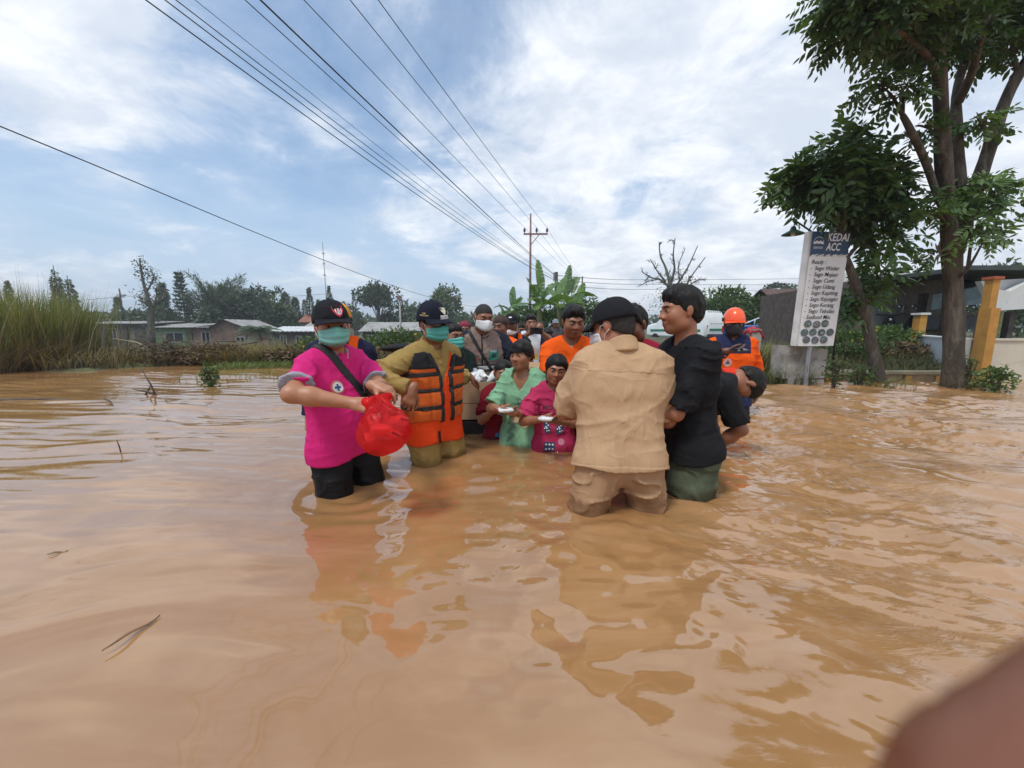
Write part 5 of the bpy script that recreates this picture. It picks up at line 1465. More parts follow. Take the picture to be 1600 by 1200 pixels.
# lamp on an arm above the sign
q = PX(1303, 560, sy + .35)
t = thing('street_lamp', 'green enamel lamp shade on a bent arm above the menu sign', 'lamp', (q[0], sy + .35, .05))
lp = lambda x, y, d=0.0: PX(x, y, sy + .35 + d) - np.array((q[0], sy + .35, .05))
MB().tube([lp(1301, 600), lp(1306, 470), lp(1311, 385), lp(1290, 378, -.05), lp(1268, 362, -.1), lp(1246, 347, -.15)], [.016, .016, .015, .014, .013, .012], 8).build('arm', M_DARKMET, t, smooth=True)
c_ = lp(1239, 366, -.15)
sh = MB().lathe([(.015, .115), (.03, .10), (.035, .07), (.05, .055), (.14, .005), (.148, -.004), (.14, -.002), (.048, .045), (.02, .06)], c_, 22, cap=False); sh.build('lamp_shade', mat('green_enamel', (.05, .11, .07), .35, .25, 6, dirt=((.18, .15, .1), 6, .55, .5)), t, smooth=True)
MB().lathe([(.006, -.03), (.028, -.02), (.032, 0), (.02, .03), (.014, .05)], c_ + np.array((0, 0, .0)), 12).build('bulb', mat('bulb_glass', (.8, .8, .78), .15, .05), t, smooth=True)
MB().tube([c_ + np.array((0, 0, .10)), c_ + np.array((.01, 0, .17)), lp(1246, 347, -.15)], .009, 6).build('hanger', M_DARKMET, t, smooth=True)

# ---------------------------------------------------------------- cafe and walls on the right
OCH = MATS['yellow_ochre_paint']
CREAM = mat('cream_wall_paint', (.60, .56, .46), .8, .08, 1.5, .004, 20, dirt=((.34, .27, .18), 1.6, .52, .75))
WHITEW = mat('white_wall_paint', (.68, .67, .64), .8, .06, 1.5, .004, 20, dirt=((.38, .32, .25), 1.5, .58, .6))
d0 = 6.35; xg = PX(1532, 512, d0)[0]
def ring_wall(label, a, b_, z0, z1, th, m, m2=None):
    a, b_ = np.array((*a, 0.0)), np.array((*b_, 0.0)); L = np.linalg.norm(b_ - a); d = (b_ - a) / L
    t = thing('boundary_wall', label, 'wall', (a[0], a[1], z0), math.atan2(d[1], d[0]))
    MB().box((L / 2, 0, (z1 - z0) / 2), (L, th, z1 - z0)).build('wall_body', m, t)
    MB().box((L / 2, 0, z1 - z0 + .015), (L, th + .05, .03)).build('coping', m2 or m, t)
    return t
ztop = PX(1560, 530, d0)[2]
ring_wall('cream rendered wall at the right edge of the flood', (xg + .16, d0), (xg + 5.5, d0 - .25), -.6, ztop - .02, .14, CREAM)
ring_wall('white side wall running back between the yellow pillars', (xg + .02, d0 + .18), PX(1440, 512, 9.5)[:2], -.3, ztop - .02, .12, WHITEW)
tz = PX(1545, 437, d0)[2]
t = thing('gate_pillar', 'tall ochre gate pillar with red cap beside the cream wall', 'pillar', (xg + .05, d0 - .02, -.6))
zl = PX(1545, 482, d0)[2]
MB().box((0, -.02, (zl + .6) / 2), (.145, .17, zl + .6)).build('shaft', OCH, t)
MB().box((.015, .02, (zl + tz) / 2 + .6), (.11, .12, tz - zl)).build('upper_shaft', OCH, t)
MB().box((.015, .02, tz + .6 + .022), (.165, .17, .044)).build('cap', mat('red_cap_paint', (.48, .12, .05), .7, .2), t)
q = PX(1439, 512, 9.45)
t = thing('corner_pillar', 'short ochre pillar with white cap at the far wall end', 'pillar', (q[0], 9.5, -.1))
zc_ = PX(1439, 492, 9.45)[2] + .1
MB().box((0, 0, zc_ / 2), (.17, .17, zc_)).build('shaft', OCH, t)
MB().box((0, 0, zc_ + .025), (.24, .24, .05)).build('cap', WHITEW, t)
# cafe building: an open front under a white fascia
t = thing('cafe', 'open fronted cafe with white fascia behind the cream wall', 'cafe', (xg, 9.0, .1))
cz = lambda y, d=9.0: PX(800, y, d)[2] - .1
cx = lambda x, d=9.0: PX(x, 512, d)[0] - xg
MB().prism([(cx(1546), cz(452)), (cx(1568), cz(455)), (cx(1600), cz(437)), (cx(1760), cz(420)), (cx(1760), cz(472)), (cx(1546), cz(486))], (0, 0, 0), (1, 0, 0), (0, 0, 1), (0, 1, 0), .14).build('fascia', WHITEW, t)
MB().prism([(cx(1540), cz(437)), (cx(1760), cz(424)), (cx(1760), cz(460)), (cx(1560), cz(468)), (cx(1556), cz(462))], (0, .25, 0), (1, 0, 0), (0, 0, 1), (0, 1, 0), .12).build('gable_panel', WHITEW, t)
MB().prism([(cx(1582), cz(455)), (cx(1640), cz(440)), (cx(1640), cz(452))], (0, .235, 0), (1, 0, 0), (0, 0, 1), (0, -1, 0), .02).build('gable_vent', M_HOLE, t)
MB().box((cx(1650), 2.6, cz(418)), (cx(1800) - cx(1500), 5.2, .10)).build('roof_slab', mat('dark_roof_sheet', (.06, .07, .065), .8, .2, 3), t)
MB().box((cx(1660), 4.6, 1.0), (cx(1800) - cx(1520), .15, 3.2)).build('back_wall', WHITEW, t)
MB().box((cx(1590), 3.0, 1.0), (.15, 3.0, 2.6)).build('inner_wall', mat('tan_wall', (.28, .23, .17), .8, .2), t)
rows = [[(cx(1620) + .09 * i, 2.98, .2 + .25 * j) for i in range(16)] for j in range(9)]
for j in range(7):
    for i in range(9):
        MB().box((cx(1608) + .16 * i, 2.6, .55 + .2 * j), (.150, .03, .190)).build('tile', mat('white_tile', (.62, .61, .58), .35, .1), t)
MB().box((cx(1600), 2.75, .9), (3.4, .1, 2.2)).build('tile_backing', mat('grout', (.3, .3, .28), .8, .1), t)
for x in (1556, 1600, 1680): MB().box((cx(x), .3, cz(487) / 2), (.13, .13, cz(487))).build('post', mat('dark_post', (.08, .06, .05), .7, .3), t)
MB().box((cx(1640), .9, .18), (4.2, .5, .5)).build('counter', mat('dark_counter', (.05, .05, .055), .6, .3), t)
# covered side porch with the printed banner
t = thing('porch', 'dark porch with tin roof left of the cafe', 'porch', (xg, 9.6, .2))
pz = lambda y, d: PX(800, y, d)[2] - .2
A = np.array((PX(1430, 512, 11.2)[0] - xg, 1.6, pz(462, 11.2))); B = np.array((PX(1540, 512, 9.4)[0] - xg, -.2, pz(440, 9.4)))
d = (B - A); off = np.array((1.6, 2.0, .25))
mb = MB(); N = 24
rows = [[A + d * i / N + np.array((0, 0, .03 if i % 2 else 0)) for i in range(N + 1)], [A + d * i / N + off + np.array((0, 0, .03 if i % 2 else 0)) for i in range(N + 1)]]
mb.grid(rows); mb.grid([[p - np.array((0, 0, .06)) for p in r[::-1]] for r in rows]); mb.build('roof', M_ZINC, t)
A2 = np.array((PX(1440, 512, 11)[0] - xg, 1.5, 0)); B2 = np.array((PX(1538, 512, 9.3)[0] - xg, -.2, 0)); dd = (B2 - A2) / np.linalg.norm(B2 - A2); LL = np.linalg.norm(B2 - A2)
ang = math.atan2(dd[1], dd[0]); RZ = rotm(0, 0, ang)
def along(s_, z, size, name, m):
    return MB().box(A2 + dd * LL * s_ + np.array((0, 0, z)), size, R=RZ).build(name, m, t)
along(.5, pz(504, 10) , (LL, .05, .36), 'grey_panel', mat('grey_panel', (.16, .155, .15), .7, .25, 3))
along(.5, pz(496, 10) + .07, (LL, .12, .08), 'beam', M_WOOD)
along(.02, .75, (.14, .14, 1.7), 'post', mat('dark_post', (.08, .06, .05), .7, .3))
along(.45, .75, (.12, .12, 1.7), 'post', MATS['dark_post'])
MB().box((1.2, 2.4, .8), (5.2, .12, 2.0), R=RZ).build('back_wall', mat('brown_back', (.10, .075, .06), .8, .3), t)
along(.5, -.02, (LL, .35, .14), 'planter', M_DARKMET)
r_ = np.random.default_rng(6)
bo = A2 + dd * LL * .10 + np.array((0, -.08, pz(482, 10.4) - .02)); bl = LL * .86; n2 = np.array((dd[1], -dd[0], 0)); n2 = n2 if n2[1] < 0 else -n2
tb = thing('printed_banner', 'printed food banner hung under the porch roof', 'banner', (xg, 9.6, .2))
BP = lambda a, b_, e=0.0: bo + dd * a + np.array((0, 0, b_ + .10 * a / bl)) + n2 * (.05 + e)
MB().grid([[BP(bl * i / 12, .42 * j / 4) for i in range(13)] for j in range(5)]).build('sheet', mat('pale_teal_vinyl', (.45, .55, .56), .5, .2, 4), tb)
pm_ = MB()
for k in range(90):
    a0, b0, s_ = r_.uniform(.05, bl * .62), r_.uniform(.05, .36), r_.uniform(.03, .075)
    pm_.add([BP(a0 + s_ * math.cos(q), b0 + s_ * .55 * math.sin(q), .003 + .0001 * k) for q in np.linspace(0, 2 * PI, 7, endpoint=False)], [tuple(range(7))], int(r_.integers(3)))
for k in range(8):
    a0, b0, s_ = r_.uniform(bl * .66, bl * .95), r_.uniform(.06, .34), r_.uniform(.05, .12)
    pm_.add([BP(a0 + s_ * math.cos(q), b0 + s_ * .5 * math.sin(q), .013 + .0001 * k) for q in np.linspace(0, 2 * PI, 7, endpoint=False)], [tuple(range(7))], 3 + int(r_.integers(2)))
pm_.add([BP(bl * .7, .0, .02), BP(bl * .99, .0, .02), BP(bl * .99, .09, .02), BP(bl * .86, .13, .02)], [(0, 1, 2, 3)], 4)
pm_.build('food_print', [mat('print_green', (.08, .15, .11), .5, .2), mat('print_teal', (.15, .27, .28), .5, .2), mat('print_grey', (.16, .17, .17), .5, .2), mat('print_pale', (.6, .55, .52), .5, .2), mat('print_magenta', (.25, .05, .14), .5, .2)], tb)
# block wall shed behind the smaller tree
x0, x1 = PX(1298, 512, 13.5)[0], PX(1440, 512, 13.5)[0]
t = thing('block_shed', 'grey concrete block shed with pale flat roof edge', 'shed', ((x0 + x1) / 2, 13.5, .2))
W_ = x1 - x0; ht = PX(800, 486, 13.5)[2] - .2
bm_ = mat('grey_block', (.135, .13, .125), .9, .25, 3, .006, 30, dirt=((.06, .055, .05), 1.4, .5, .6))
MB().box((0, 1.6, ht / 2), (W_ - .1, 2.9, ht)).build('wall_core', mat('dark_mortar', (.08, .075, .07), .9, .2), t)
me = None; rowh = .2; k = 0
for r in range(int(ht / rowh)):
    for c_ in range(int(W_ / .42)):
        xx = -W_ / 2 + .21 + c_ * .42 + (.21 if r % 2 else 0)
        if xx > W_ / 2 - .05: continue
        if me is None:
            o_ = MB().box((0, 0, 0), (.405, .16, .188)).build('block', bm_, t); me = o_.data
        else: o_ = link('block', me, t)
        o_.location = (xx, .07 + random.uniform(-.008, .008), rowh * (r + .5))
MB().prism([(-W_ / 2 - .3, -.10), (W_ / 2 + .2, .06), (W_ / 2 + .2, .20), (-W_ / 2 - .3, .16)], (0, -.3, ht), (1, 0, 0), (0, 0, 1), (0, 1, 0), 3.6).build('roof_slab', mat('pale_roof_edge', (.60, .60, .58), .7, .12, 2), t)
# brown roofed house far behind the sign, white gable beside it
shed('brown roofed house behind the menu sign', 1226, 1330, 24, 484, 446, mat('brown_wall', (.13, .085, .07), .85, .25), mat('brown_roof', (.10, .06, .05), .85, .25), [(.1, .25, .3, .75)], gable='x', cat='house', name='house', z0=.2)
shed('white pointed gable house beyond the bushy trees', 1203, 1222, 46, 505, 450, WHITEW, WHITEW, [(.3, .6, .3, .6)], gable=0, cat='house', name='house', z0=.2, overhang=.1)
# ================================================================== FIGURES: smooth solids, turned into one continuous skin
F32 = np.float32
def sd_cone(a, b, r1, r2):
    a = np.asarray(a, F32); b = np.asarray(b, F32); ba = b - a; L2 = float(ba @ ba) + 1e-12
    def f(p):
        pa = p - a
        t = np.clip((pa @ ba) / L2, 0, 1)
        return np.linalg.norm(pa - t[:, None] * ba, axis=1) - (r1 + (r2 - r1) * t)
    return f
def sd_ell(c, r, R=None):
    c = np.asarray(c, F32); r = np.asarray(r, F32)
    def f(p):
        q = p - c
        if R is not None: q = q @ np.asarray(R, F32)
        k0 = np.linalg.norm(q / r, axis=1); k1 = np.linalg.norm(q / (r * r), axis=1) + 1e-9
        return k0 * (k0 - 1) / k1
    return f
def smin(a, b, k):
    h = np.clip(0.5 + 0.5 * (b - a) / k, 0, 1)
    return b + (a - b) * h - k * h * (1 - h)
def smax(a, b, k): return -smin(-a, -b, k)
def U(fs, k):
    def f(p):
        d = fs[0](p)
        for g in fs[1:]: d = smin(d, g(p), k)
        return d
    return f
def bound(f, c, r):
    """evaluate f only near its ball"""
    c = np.asarray(c, F32)
    def g(p):
        d = np.linalg.norm(p - c, axis=1) - F32(r)
        out = d + F32(.05)
        m = d < .06
        if m.any(): out[m] = f(p[m])
        return out
    return g

_CO = np.array([(i, j, k) for i in (0, 1) for j in (0, 1) for k in (0, 1)])
_ED = [(a, b) for a in range(8) for b in range(8) if a < b and np.abs(_CO[a] - _CO[b]).sum() == 1]
def sdf_mesh(f, lo, hi, h):
    """surface of f = 0 on a grid of step h (only the blocks the surface passes through are evaluated)"""
    lo = np.asarray(lo, float); hi = np.asarray(hi, float); B = 8
    nb = np.maximum(1, np.ceil((hi - lo) / (h * B)).astype(int)); n = nb * B + 1
    bi = np.stack(np.meshgrid(*[np.arange(k) for k in nb], indexing='ij'), -1).reshape(-1, 3)
    cen = (lo + (bi + .5) * B * h).astype(F32)
    d = f(cen)
    near = np.abs(d) < B * h * .87 * 1.35 + .012
    F = np.ones(n, F32)
    sgn = d.reshape(nb)
    F[:-1, :-1, :-1] = np.repeat(np.repeat(np.repeat(np.sign(sgn), B, 0), B, 1), B, 2)
    kb = bi[near]
    if len(kb) == 0: return np.zeros((0, 3)), np.zeros((0, 4), int)
    g = np.stack(np.meshgrid(*[np.arange(B + 1)] * 3, indexing='ij'), -1).reshape(-1, 3)
    for s in range(0, len(kb), 400):
        k = kb[s:s + 400]
        ii = (k[:, None, :] * B + g[None]).reshape(-1, 3)
        F[ii[:, 0], ii[:, 1], ii[:, 2]] = f((lo + ii * h).astype(F32))
    ins = F < 0
    cnt = np.zeros(n - 1, np.int8)
    for c in _CO: cnt += ins[c[0]:n[0] - 1 + c[0], c[1]:n[1] - 1 + c[1], c[2]:n[2] - 1 + c[2]]
    act = np.argwhere((cnt > 0) & (cnt < 8))
    vals = np.stack([F[act[:, 0] + c[0], act[:, 1] + c[1], act[:, 2] + c[2]] for c in _CO], 1)
    acc = np.zeros((len(act), 3)); num = np.zeros(len(act))
    for a, b in _ED:
        va, vb = vals[:, a], vals[:, b]; m = (va < 0) != (vb < 0)
        t = np.where(m, va / np.where(m, va - vb, 1), 0)
        acc += np.where(m[:, None], _CO[a] + (_CO[b] - _CO[a]) * t[:, None], 0); num += m
    V = lo + (act + acc / num[:, None]) * h
    idx = np.full(n - 1, -1, np.int32); idx[act[:, 0], act[:, 1], act[:, 2]] = np.arange(len(act))
    Qs = []
    for ax in range(3):
        o1, o2 = [(1, 2), (2, 0), (0, 1)][ax]
        s0 = [slice(None)] * 3; s1 = [slice(None)] * 3
        s0[ax] = slice(0, n[ax] - 1); s1[ax] = slice(1, n[ax])
        A, Bq = ins[tuple(s0)], ins[tuple(s1)]
        e = np.argwhere(A != Bq)
        e = e[(e[:, o1] > 0) & (e[:, o2] > 0) & (e[:, o1] < n[o1] - 1) & (e[:, o2] < n[o2] - 1)]
        flip = ~A[e[:, 0], e[:, 1], e[:, 2]]
        def cell(d1, d2):
            q = e.copy(); q[:, o1] += d1; q[:, o2] += d2
            return idx[q[:, 0], q[:, 1], q[:, 2]]
        q = np.stack([cell(-1, -1), cell(0, -1), cell(0, 0), cell(-1, 0)], 1)
        q[flip] = q[flip][:, ::-1]
        Qs.append(q[(q >= 0).all(1)])
    return V, np.vstack(Qs)

def Rz(a): return np.array(((math.cos(a), -math.sin(a), 0), (math.sin(a), math.cos(a), 0), (0, 0, 1)))
def Rx(a): return np.array(((1, 0, 0), (0, math.cos(a), -math.sin(a)), (0, math.sin(a), math.cos(a))))
def Ry(a): return np.array(((math.cos(a), 0, math.sin(a)), (0, 1, 0), (-math.sin(a), 0, math.cos(a))))
RAD = math.radians

def skin_mat():
    m = mat('skin', (1, 1, 1), .42, .12, 26, .0012, 160, attr=True, spec=.5)
    return m
M_SKIN = skin_mat()
M_EYEW = mat('eye_white', (.42, .39, .36), .3, .03, spec=.3)
M_IRIS = mat('eye_dark', (.012, .008, .006), .12, .05)
M_HAIR = mat('black_hair', (.010, .008, .007), .5, .3, 40, .003, 120, stretch=(1, 1, .25), spec=.25)
SKIN = srgb(168, 116, 84)

def cloth(name, col, var=.10, wet=None, rough=.85, **k):
    return mat('cloth_' + name, col, rough, var, 9, .0010, 90, spec=.18, wet=wet, wr=.0029, **k)

class Person:
    """joints in the person's own frame: facing -Y, left hand side +X, feet at z = 0"""
    def __init__(s, label, pos, rz, H=1.68, ground=-.68, g=1.0, dep=.70, belly=0, hs=1.0, lean=0, side=0, twist=0, head=(0, 0, 0), feet=((.10, 0), (-.10, 0)), sh=1.0,
                 skin=SKIN, group='people wading in the flood', h=.008, pelvis=(0, 0), knee=.0, neck=1.0, name='person', cat='person', chest=1.0):
        s.H, s.k, s.g, s.dep, s.h, s.hs, s.skin = H, H / 1.70, g, dep, h, hs, skin
        s.ground = ground; s.rz = RAD(rz); s.pos = np.array((pos[0], pos[1], ground))
        s.R = Rz(s.rz)
        k = s.k
        s.root = thing(name, label, cat, tuple(s.pos), s.rz, group)
        s.P = np.array((pelvis[0], pelvis[1], (.93 - knee) * k))
        s.Rt = Rz(RAD(twist)) @ Rx(RAD(lean)) @ Ry(RAD(side))          # lean > 0 bows forward (towards -Y)
        T = s.T
        s.neck0 = T((0, .01, .47))
        s.shp = {1: T((.168 * sh, .005, .435)), -1: T((-.168 * sh, .005, .435))}
        yaw, pitch, roll = head
        s.Rh = Rz(RAD(yaw)) @ Rx(RAD(pitch)) @ Ry(RAD(roll))
        nb = s.neck0 + s.Rt @ np.array((0, -.012, .075 * neck)) * k * .75 + np.array((0, 0, .075 * neck)) * k * .25 * math.cos(RAD(lean))
        s.nb = nb
        s.hc = nb + s.Rh @ np.array((0, -.018, .098)) * hs
        s.sh, s.bel, s.ch = sh, belly, chest
        # legs
        s.leg = {}
        for sd, ft in ((1, feet[0]), (-1, feet[1])):
            hip = s.P + np.array((sd * .088 * k, 0, -.03 * k))
            ank = np.array((ft[0], ft[1], .08 * k))
            kn = s.ik(hip, ank, .43 * k, .42 * k, np.array((0.15 * sd, -1, 0)))
            s.leg[sd] = (hip, kn, ank)
        s.arm = {}; s.hand = {}
        for sd in (1, -1): s.set_arm(sd, s.shp[sd] + np.array((sd * .08, -.02, -.52 * k)))
    def T(s, v): return s.P + s.Rt @ (np.asarray(v, float) * s.k)
    def Hd(s, v): return s.hc + s.Rh @ (np.asarray(v, float) * s.hs)
    def loc(s, w):                      # world point to own frame
        return s.R.T @ (np.asarray(w, float) - s.pos)
    def ldir(s, d): return s.R.T @ np.asarray(d, float)
    def wor(s, l): return s.pos + s.R @ np.asarray(l, float)
    @staticmethod
    def ik(a, b, l1, l2, pole):
        d = b - a; L = np.linalg.norm(d); u = d / (L + 1e-9)
        L = min(L, (l1 + l2) * .999)
        x = (l1 * l1 - l2 * l2 + L * L) / (2 * L); y = math.sqrt(max(0, l1 * l1 - x * x))
        p = pole - u * np.dot(pole, u); p = p / (np.linalg.norm(p) + 1e-9)
        return a + u * x + p * y
    def set_arm(s, sd, wrist, pole=None, fdir=None, palm=None, curl=(.35, .45, .4), thumb=.6, spread=.0, fing=None, hsz=None):
        k = s.k; S = s.shp[sd]; l1, l2 = .285 * k, .25 * k
        w = np.asarray(wrist, float); d = w - S; L = np.linalg.norm(d)
        if L > (l1 + l2) * .995: w = S + d / L * (l1 + l2) * .995
        pole = np.asarray(pole if pole is not None else (sd * .5, 1, -.3), float)
        E = s.ik(S, w, l1, l2, pole)
        s.arm[sd] = (S, E, w)
        f = unit(np.asarray(fdir, float)) if fdir is not None else unit(w - E)
        pm = np.asarray(palm, float) if palm is not None else np.array((-sd * 1.0, 0, 0)) + .01
        pm = unit(pm - f * np.dot(pm, f))
        s.hand[sd] = (w, f, pm, curl, thumb, spread, fing, (hsz or k) * .95)
    # ---- solids
    def to_t(s, p): return ((p - s.P.astype(F32)) @ s.Rt.astype(F32)) / F32(s.k)
    def torso(s):
        g, b, dep, sh, ch = s.g, s.bel, s.dep, s.sh, s.ch
        fs = [sd_cone((-.075, 0, -.02), (.075, 0, -.02), .105 * g, .105 * g), sd_cone((-.06, 0, .13), (.06, 0, .13), .098 * g, .098 * g),
              sd_cone((-.075 * ch, 0, .31), (.075 * ch, 0, .31), .112 * (.4 + .6 * g) * ch, .112 * (.4 + .6 * g) * ch), sd_cone((-.135 * sh, .01, .425), (.135 * sh, .01, .425), .058, .058), sd_cone((-.055, .012, .46), (.055, .012, .46), .05, .05)]
        if b: fs.append(sd_ell((0, -.055 * b, .12), (.135 * g, .115 * g * (1 + .3 * b), .16)))
        fu = U(fs, .075)
        sc = np.array((1, 1 / dep, 1), F32); kk = F32(s.k * (dep + 1) / 2 * 1.0)
        def f(p):
            return fu(s.to_t(p) * sc) * kk
        return f
    def neck(s):
        return sd_cone(s.neck0 - s.Rt @ np.array((0, 0, .03)), s.Hd((0, .022, -.055)), .056 * s.hs * (.75 + .25 * s.g), .052 * s.hs * (.8 + .2 * s.g))
    def arms(s, sd, e=0.0):
        S, E, w = s.arm[sd]; k = s.k; gg = .6 + .4 * s.g
        return U([sd_cone(S, E, .050 * k * gg + e, .040 * k * gg + e), sd_cone(E, E + (w - E) * .30, .039 * k * gg + e, .042 * k * gg + e), sd_cone(E + (w - E) * .30, w, .042 * k * gg + e, .0255 * k + e), sd_cone(E + (E - (S + w) / 2) * .10, E, .030 * k * gg + e, .030 * k * gg + e)], .022)
    def legs(s, e=0.0, knee_r=.060):
        fs = []; k = s.k; gg = .55 + .45 * s.g
        for sd in (1, -1):
            h, kn, a = s.leg[sd]
            fs += [sd_cone(h, kn, .088 * k * gg + e, knee_r * k * gg + e), sd_cone(kn, a, .058 * k * gg + e, .042 * k + e)]
        return fs
    def handf(s, sd):
        w, f, n, curl, thumb, spread, fing, z = s.hand[sd]
        t = np.cross(n, f) * 1.0                           # towards the thumb side
        # thumb side: for the left hand, palm normal x finger direction points away from the thumb
        t = t * sd
        P = lambda a, b, c: w + (f * a + t * b + n * c) * z
        fs = [sd_cone(w - f * .02 * z, P(.03, 0, 0), .027 * z, .026 * z)]
        mc = []
        for i, (b, L, r) in enumerate(((.030, .072, .0098), (.010, .080, .0102), (-.010, .074, .0098), (-.029, .058, .0088))):
            m = P(.088 - .006 * abs(i - 1), b, 0)
            fs.append(sd_cone(P(.02, b * .6, 0), m, .016 * z, .0130 * z))
            mc.append((m, L, r, i))
        palm = U(fs, .014 * z)
        gs = []
        for m, L, r, i in mc:
            c1, c2, c3 = (fing[i] if fing else curl)
            a = 0; p = m; sp = (1.5 - i) * spread
            for q, (ll, c) in enumerate(((.44, c1), (.31, c2), (.25, c3))):
                a += c
                dv = f * math.cos(a) + n * math.sin(a) + t * sp * math.cos(a)
                p2 = p + dv * L * ll * z
                gs.append(sd_cone(p, p2, r * z * (1 - .10 * q), r * z * (.90 - .10 * q)))
                p = p2
        b0 = P(.022, .022, .004); b1 = b0 + (f * .030 + t * .026 + n * (.012 + .02 * thumb)) * z
        b2 = b1 + (f * .030 + t * (.012 - .012 * thumb) + n * .018 * thumb) * z; b3 = b2 + (f * .026 - t * .010 * thumb + n * .008 * thumb) * z
        gs += [sd_cone(b0, b1, .0150 * z, .0118 * z), sd_cone(b1, b2, .0115 * z, .0102 * z), sd_cone(b2, b3, .0102 * z, .0082 * z)]
        fu = U([palm, U(gs, .003)], .008 * z)
        return bound(fu, P(.085, 0, .01), .125 * z)
    def headf(s):
        hs = s.hs
        C = lambda *v: sd_cone(v[0], v[1], v[2], v[3])
        base = [sd_ell((0, .014, .028), (.0745, .094, .084)), sd_ell((0, -.022, -.030), (.0625, .066, .080)), sd_ell((0, -.050, -.083), (.036, .033, .027)),
                sd_ell((.038, -.050, -.022), (.028, .030, .030)), sd_ell((-.038, -.050, -.022), (.028, .030, .030)), sd_ell((.044, -.012, -.062), (.024, .036, .030)), sd_ell((-.044, -.012, -.062), (.024, .036, .030))]
        fb = U(base, .026)
        brow = U([C((-.042, -.070, .030), (-.010, -.083, .027), .0085, .010), C((.042, -.070, .030), (.010, -.083, .027), .0085, .010)], .01)
        nose = U([C((0, -.080, .020), (0, -.099, -.018), .0075, .0115), sd_ell((0, -.101, -.022), (.0115, .011, .0095)), sd_ell((.0125, -.092, -.025), (.0085, .0105, .0075)), sd_ell((-.0125, -.092, -.025), (.0085, .0105, .0075))], .008)
        lips = U([sd_ell((0, -.0865, -.052), (.022, .0100, .0055)), sd_ell((0, -.0850, -.0625), (.018, .0100, .0062))], .003)
        ears = []
        for q in (1, -1):
            Re = Rz(q * .35)
            ears.append(U([sd_ell((q * .0765, .012, .004), (.0085, .020, .029), Re), sd_ell((q * .074, .006, -.022), (.007, .011, .012), Re)], .008))
        sock = [sd_ell((q * .0315, -.090, .0085), (.021, .017, .0125)) for q in (1, -1)]
        mouthline = C((-.021, -.0965, -.0572), (.021, -.0965, -.0572), .0026, .0026)
        def fh(q):
            d = smin(fb(q), brow(q), .014)
            for e in sock: d = smax(d, -e(q), .010)
            d = smin(d, nose(q), .010)
            d = smin(d, lips(q), .006)
            d = smax(d, -mouthline(q), .003)
            for e in ears: d = smin(d, e(q), .007)
            # eyelids
            for q_ in (1, -1):
                d = smin(d, sd_ell((q_ * .0315, -.0735, .0085), (.0165, .0125, .0118))(q), .004)
            return d
        Rh = s.Rh.astype(F32); hc = s.hc.astype(F32)
        def f(p): return fh(((p - hc) @ Rh) / F32(hs)) * F32(hs)
        return bound(f, s.Hd((0, 0, -.01)), .145 * hs)
    def full(s, head=True):
        fs_core = [s.torso(), s.arms(1), s.arms(-1), s.neck()] + s.legs()
        core = U(fs_core, .032)
        hd = s.headf(); h1, h2 = s.handf(1), s.handf(-1)
        feet = [sd_cone(s.leg[q][2] + np.array((0, .03, -.045)) * s.k, s.leg[q][2] + np.array((q * .02, -.14, -.05)) * s.k, .035 * s.k, .028 * s.k) for q in (1, -1)]
        fe = U(feet, .02)
        def f(p):
            d = smin(core(p), fe(p), .03)
            d = smin(d, h1(p), .010); d = smin(d, h2(p), .010)
            return smin(d, hd(p), .016)
        return f
    def box(s, m=.1):
        pts = [s.Hd((0, 0, .13)), s.Hd((0, 0, -.1)), s.Hd((.09, -.11, 0)), s.Hd((-.09, .12, 0)), s.T((.22, .2, 0)), s.T((-.22, -.2, 0)), s.T((.25, .1, .46)), s.T((-.25, -.15, .46))]
        for q in (1, -1):
            pts += list(s.arm[q]) + [s.hand[q][0] + s.hand[q][1] * .19] + list(s.leg[q]) + [s.leg[q][2] + np.array((0, -.15, -.08))]
        pts = np.array(pts)
        return pts.min(0) - m, pts.max(0) + m
    def body(s, h=None):
        lo, hi = s.box(.07); lo[2] = -.02
        V, Q = sdf_mesh(s.full(), lo, hi, h or s.h)
        col = np.tile(np.array(s.skin), (len(V), 1))
        q = ((V - s.hc) @ s.Rh) / s.hs
        lip = np.exp(-((q[:, 0] / .020) ** 4)) * np.exp(-(((q[:, 2] + .0575) / .010) ** 4)) * (q[:, 1] < -.070)
        col = col * (1 - lip[:, None] * np.array((.18, .42, .42)))
        chk = np.exp(-(((np.abs(q[:, 0]) - .036) / .02) ** 2 + ((q[:, 2] + .02) / .02) ** 2)) * (q[:, 1] < -.03) + np.exp(-((q[:, 0] / .014) ** 2 + ((q[:, 2] + .022) / .012) ** 2)) * (q[:, 1] < -.08)
        col = col * (1 + .10 * chk[:, None] * np.array((1, -.6, -.6)))
        mi = np.zeros(len(Q), int)
        # eyes and brows belong to the same mesh
        ev, eq, em = [], [], []; off = len(V)
        for sg in (1, -1):
            for r0, c, r, m in ((0, (sg * .0315, -.0780, .0080), (.0118, .0088, .0048), 1), (0, (sg * .0312, -.0835, .0080), (.0072, .0050, .0058), 2)):
                th = np.linspace(0, PI, 9); ph = np.linspace(0, 2 * PI, 13)[:-1]
                G = np.array([[(r[0] * math.sin(a) * math.cos(b_), r[1] * math.sin(a) * math.sin(b_), r[2] * math.cos(a)) for b_ in ph] for a in th])
                G = s.Hd(0 * G[0, 0]) + ((G + np.array(c)) * s.hs) @ s.Rh.T
                i = np.arange(9 * 12).reshape(9, 12)
                ev.append(G.reshape(-1, 3)); eq.append(np.stack([i[:-1], np.roll(i, -1, 1)[:-1], np.roll(i, -1, 1)[1:], i[1:]], -1).reshape(-1, 4) + off); em += [m] * (8 * 12); off += 108
            # brow
            fb = s.headf(); rows = []
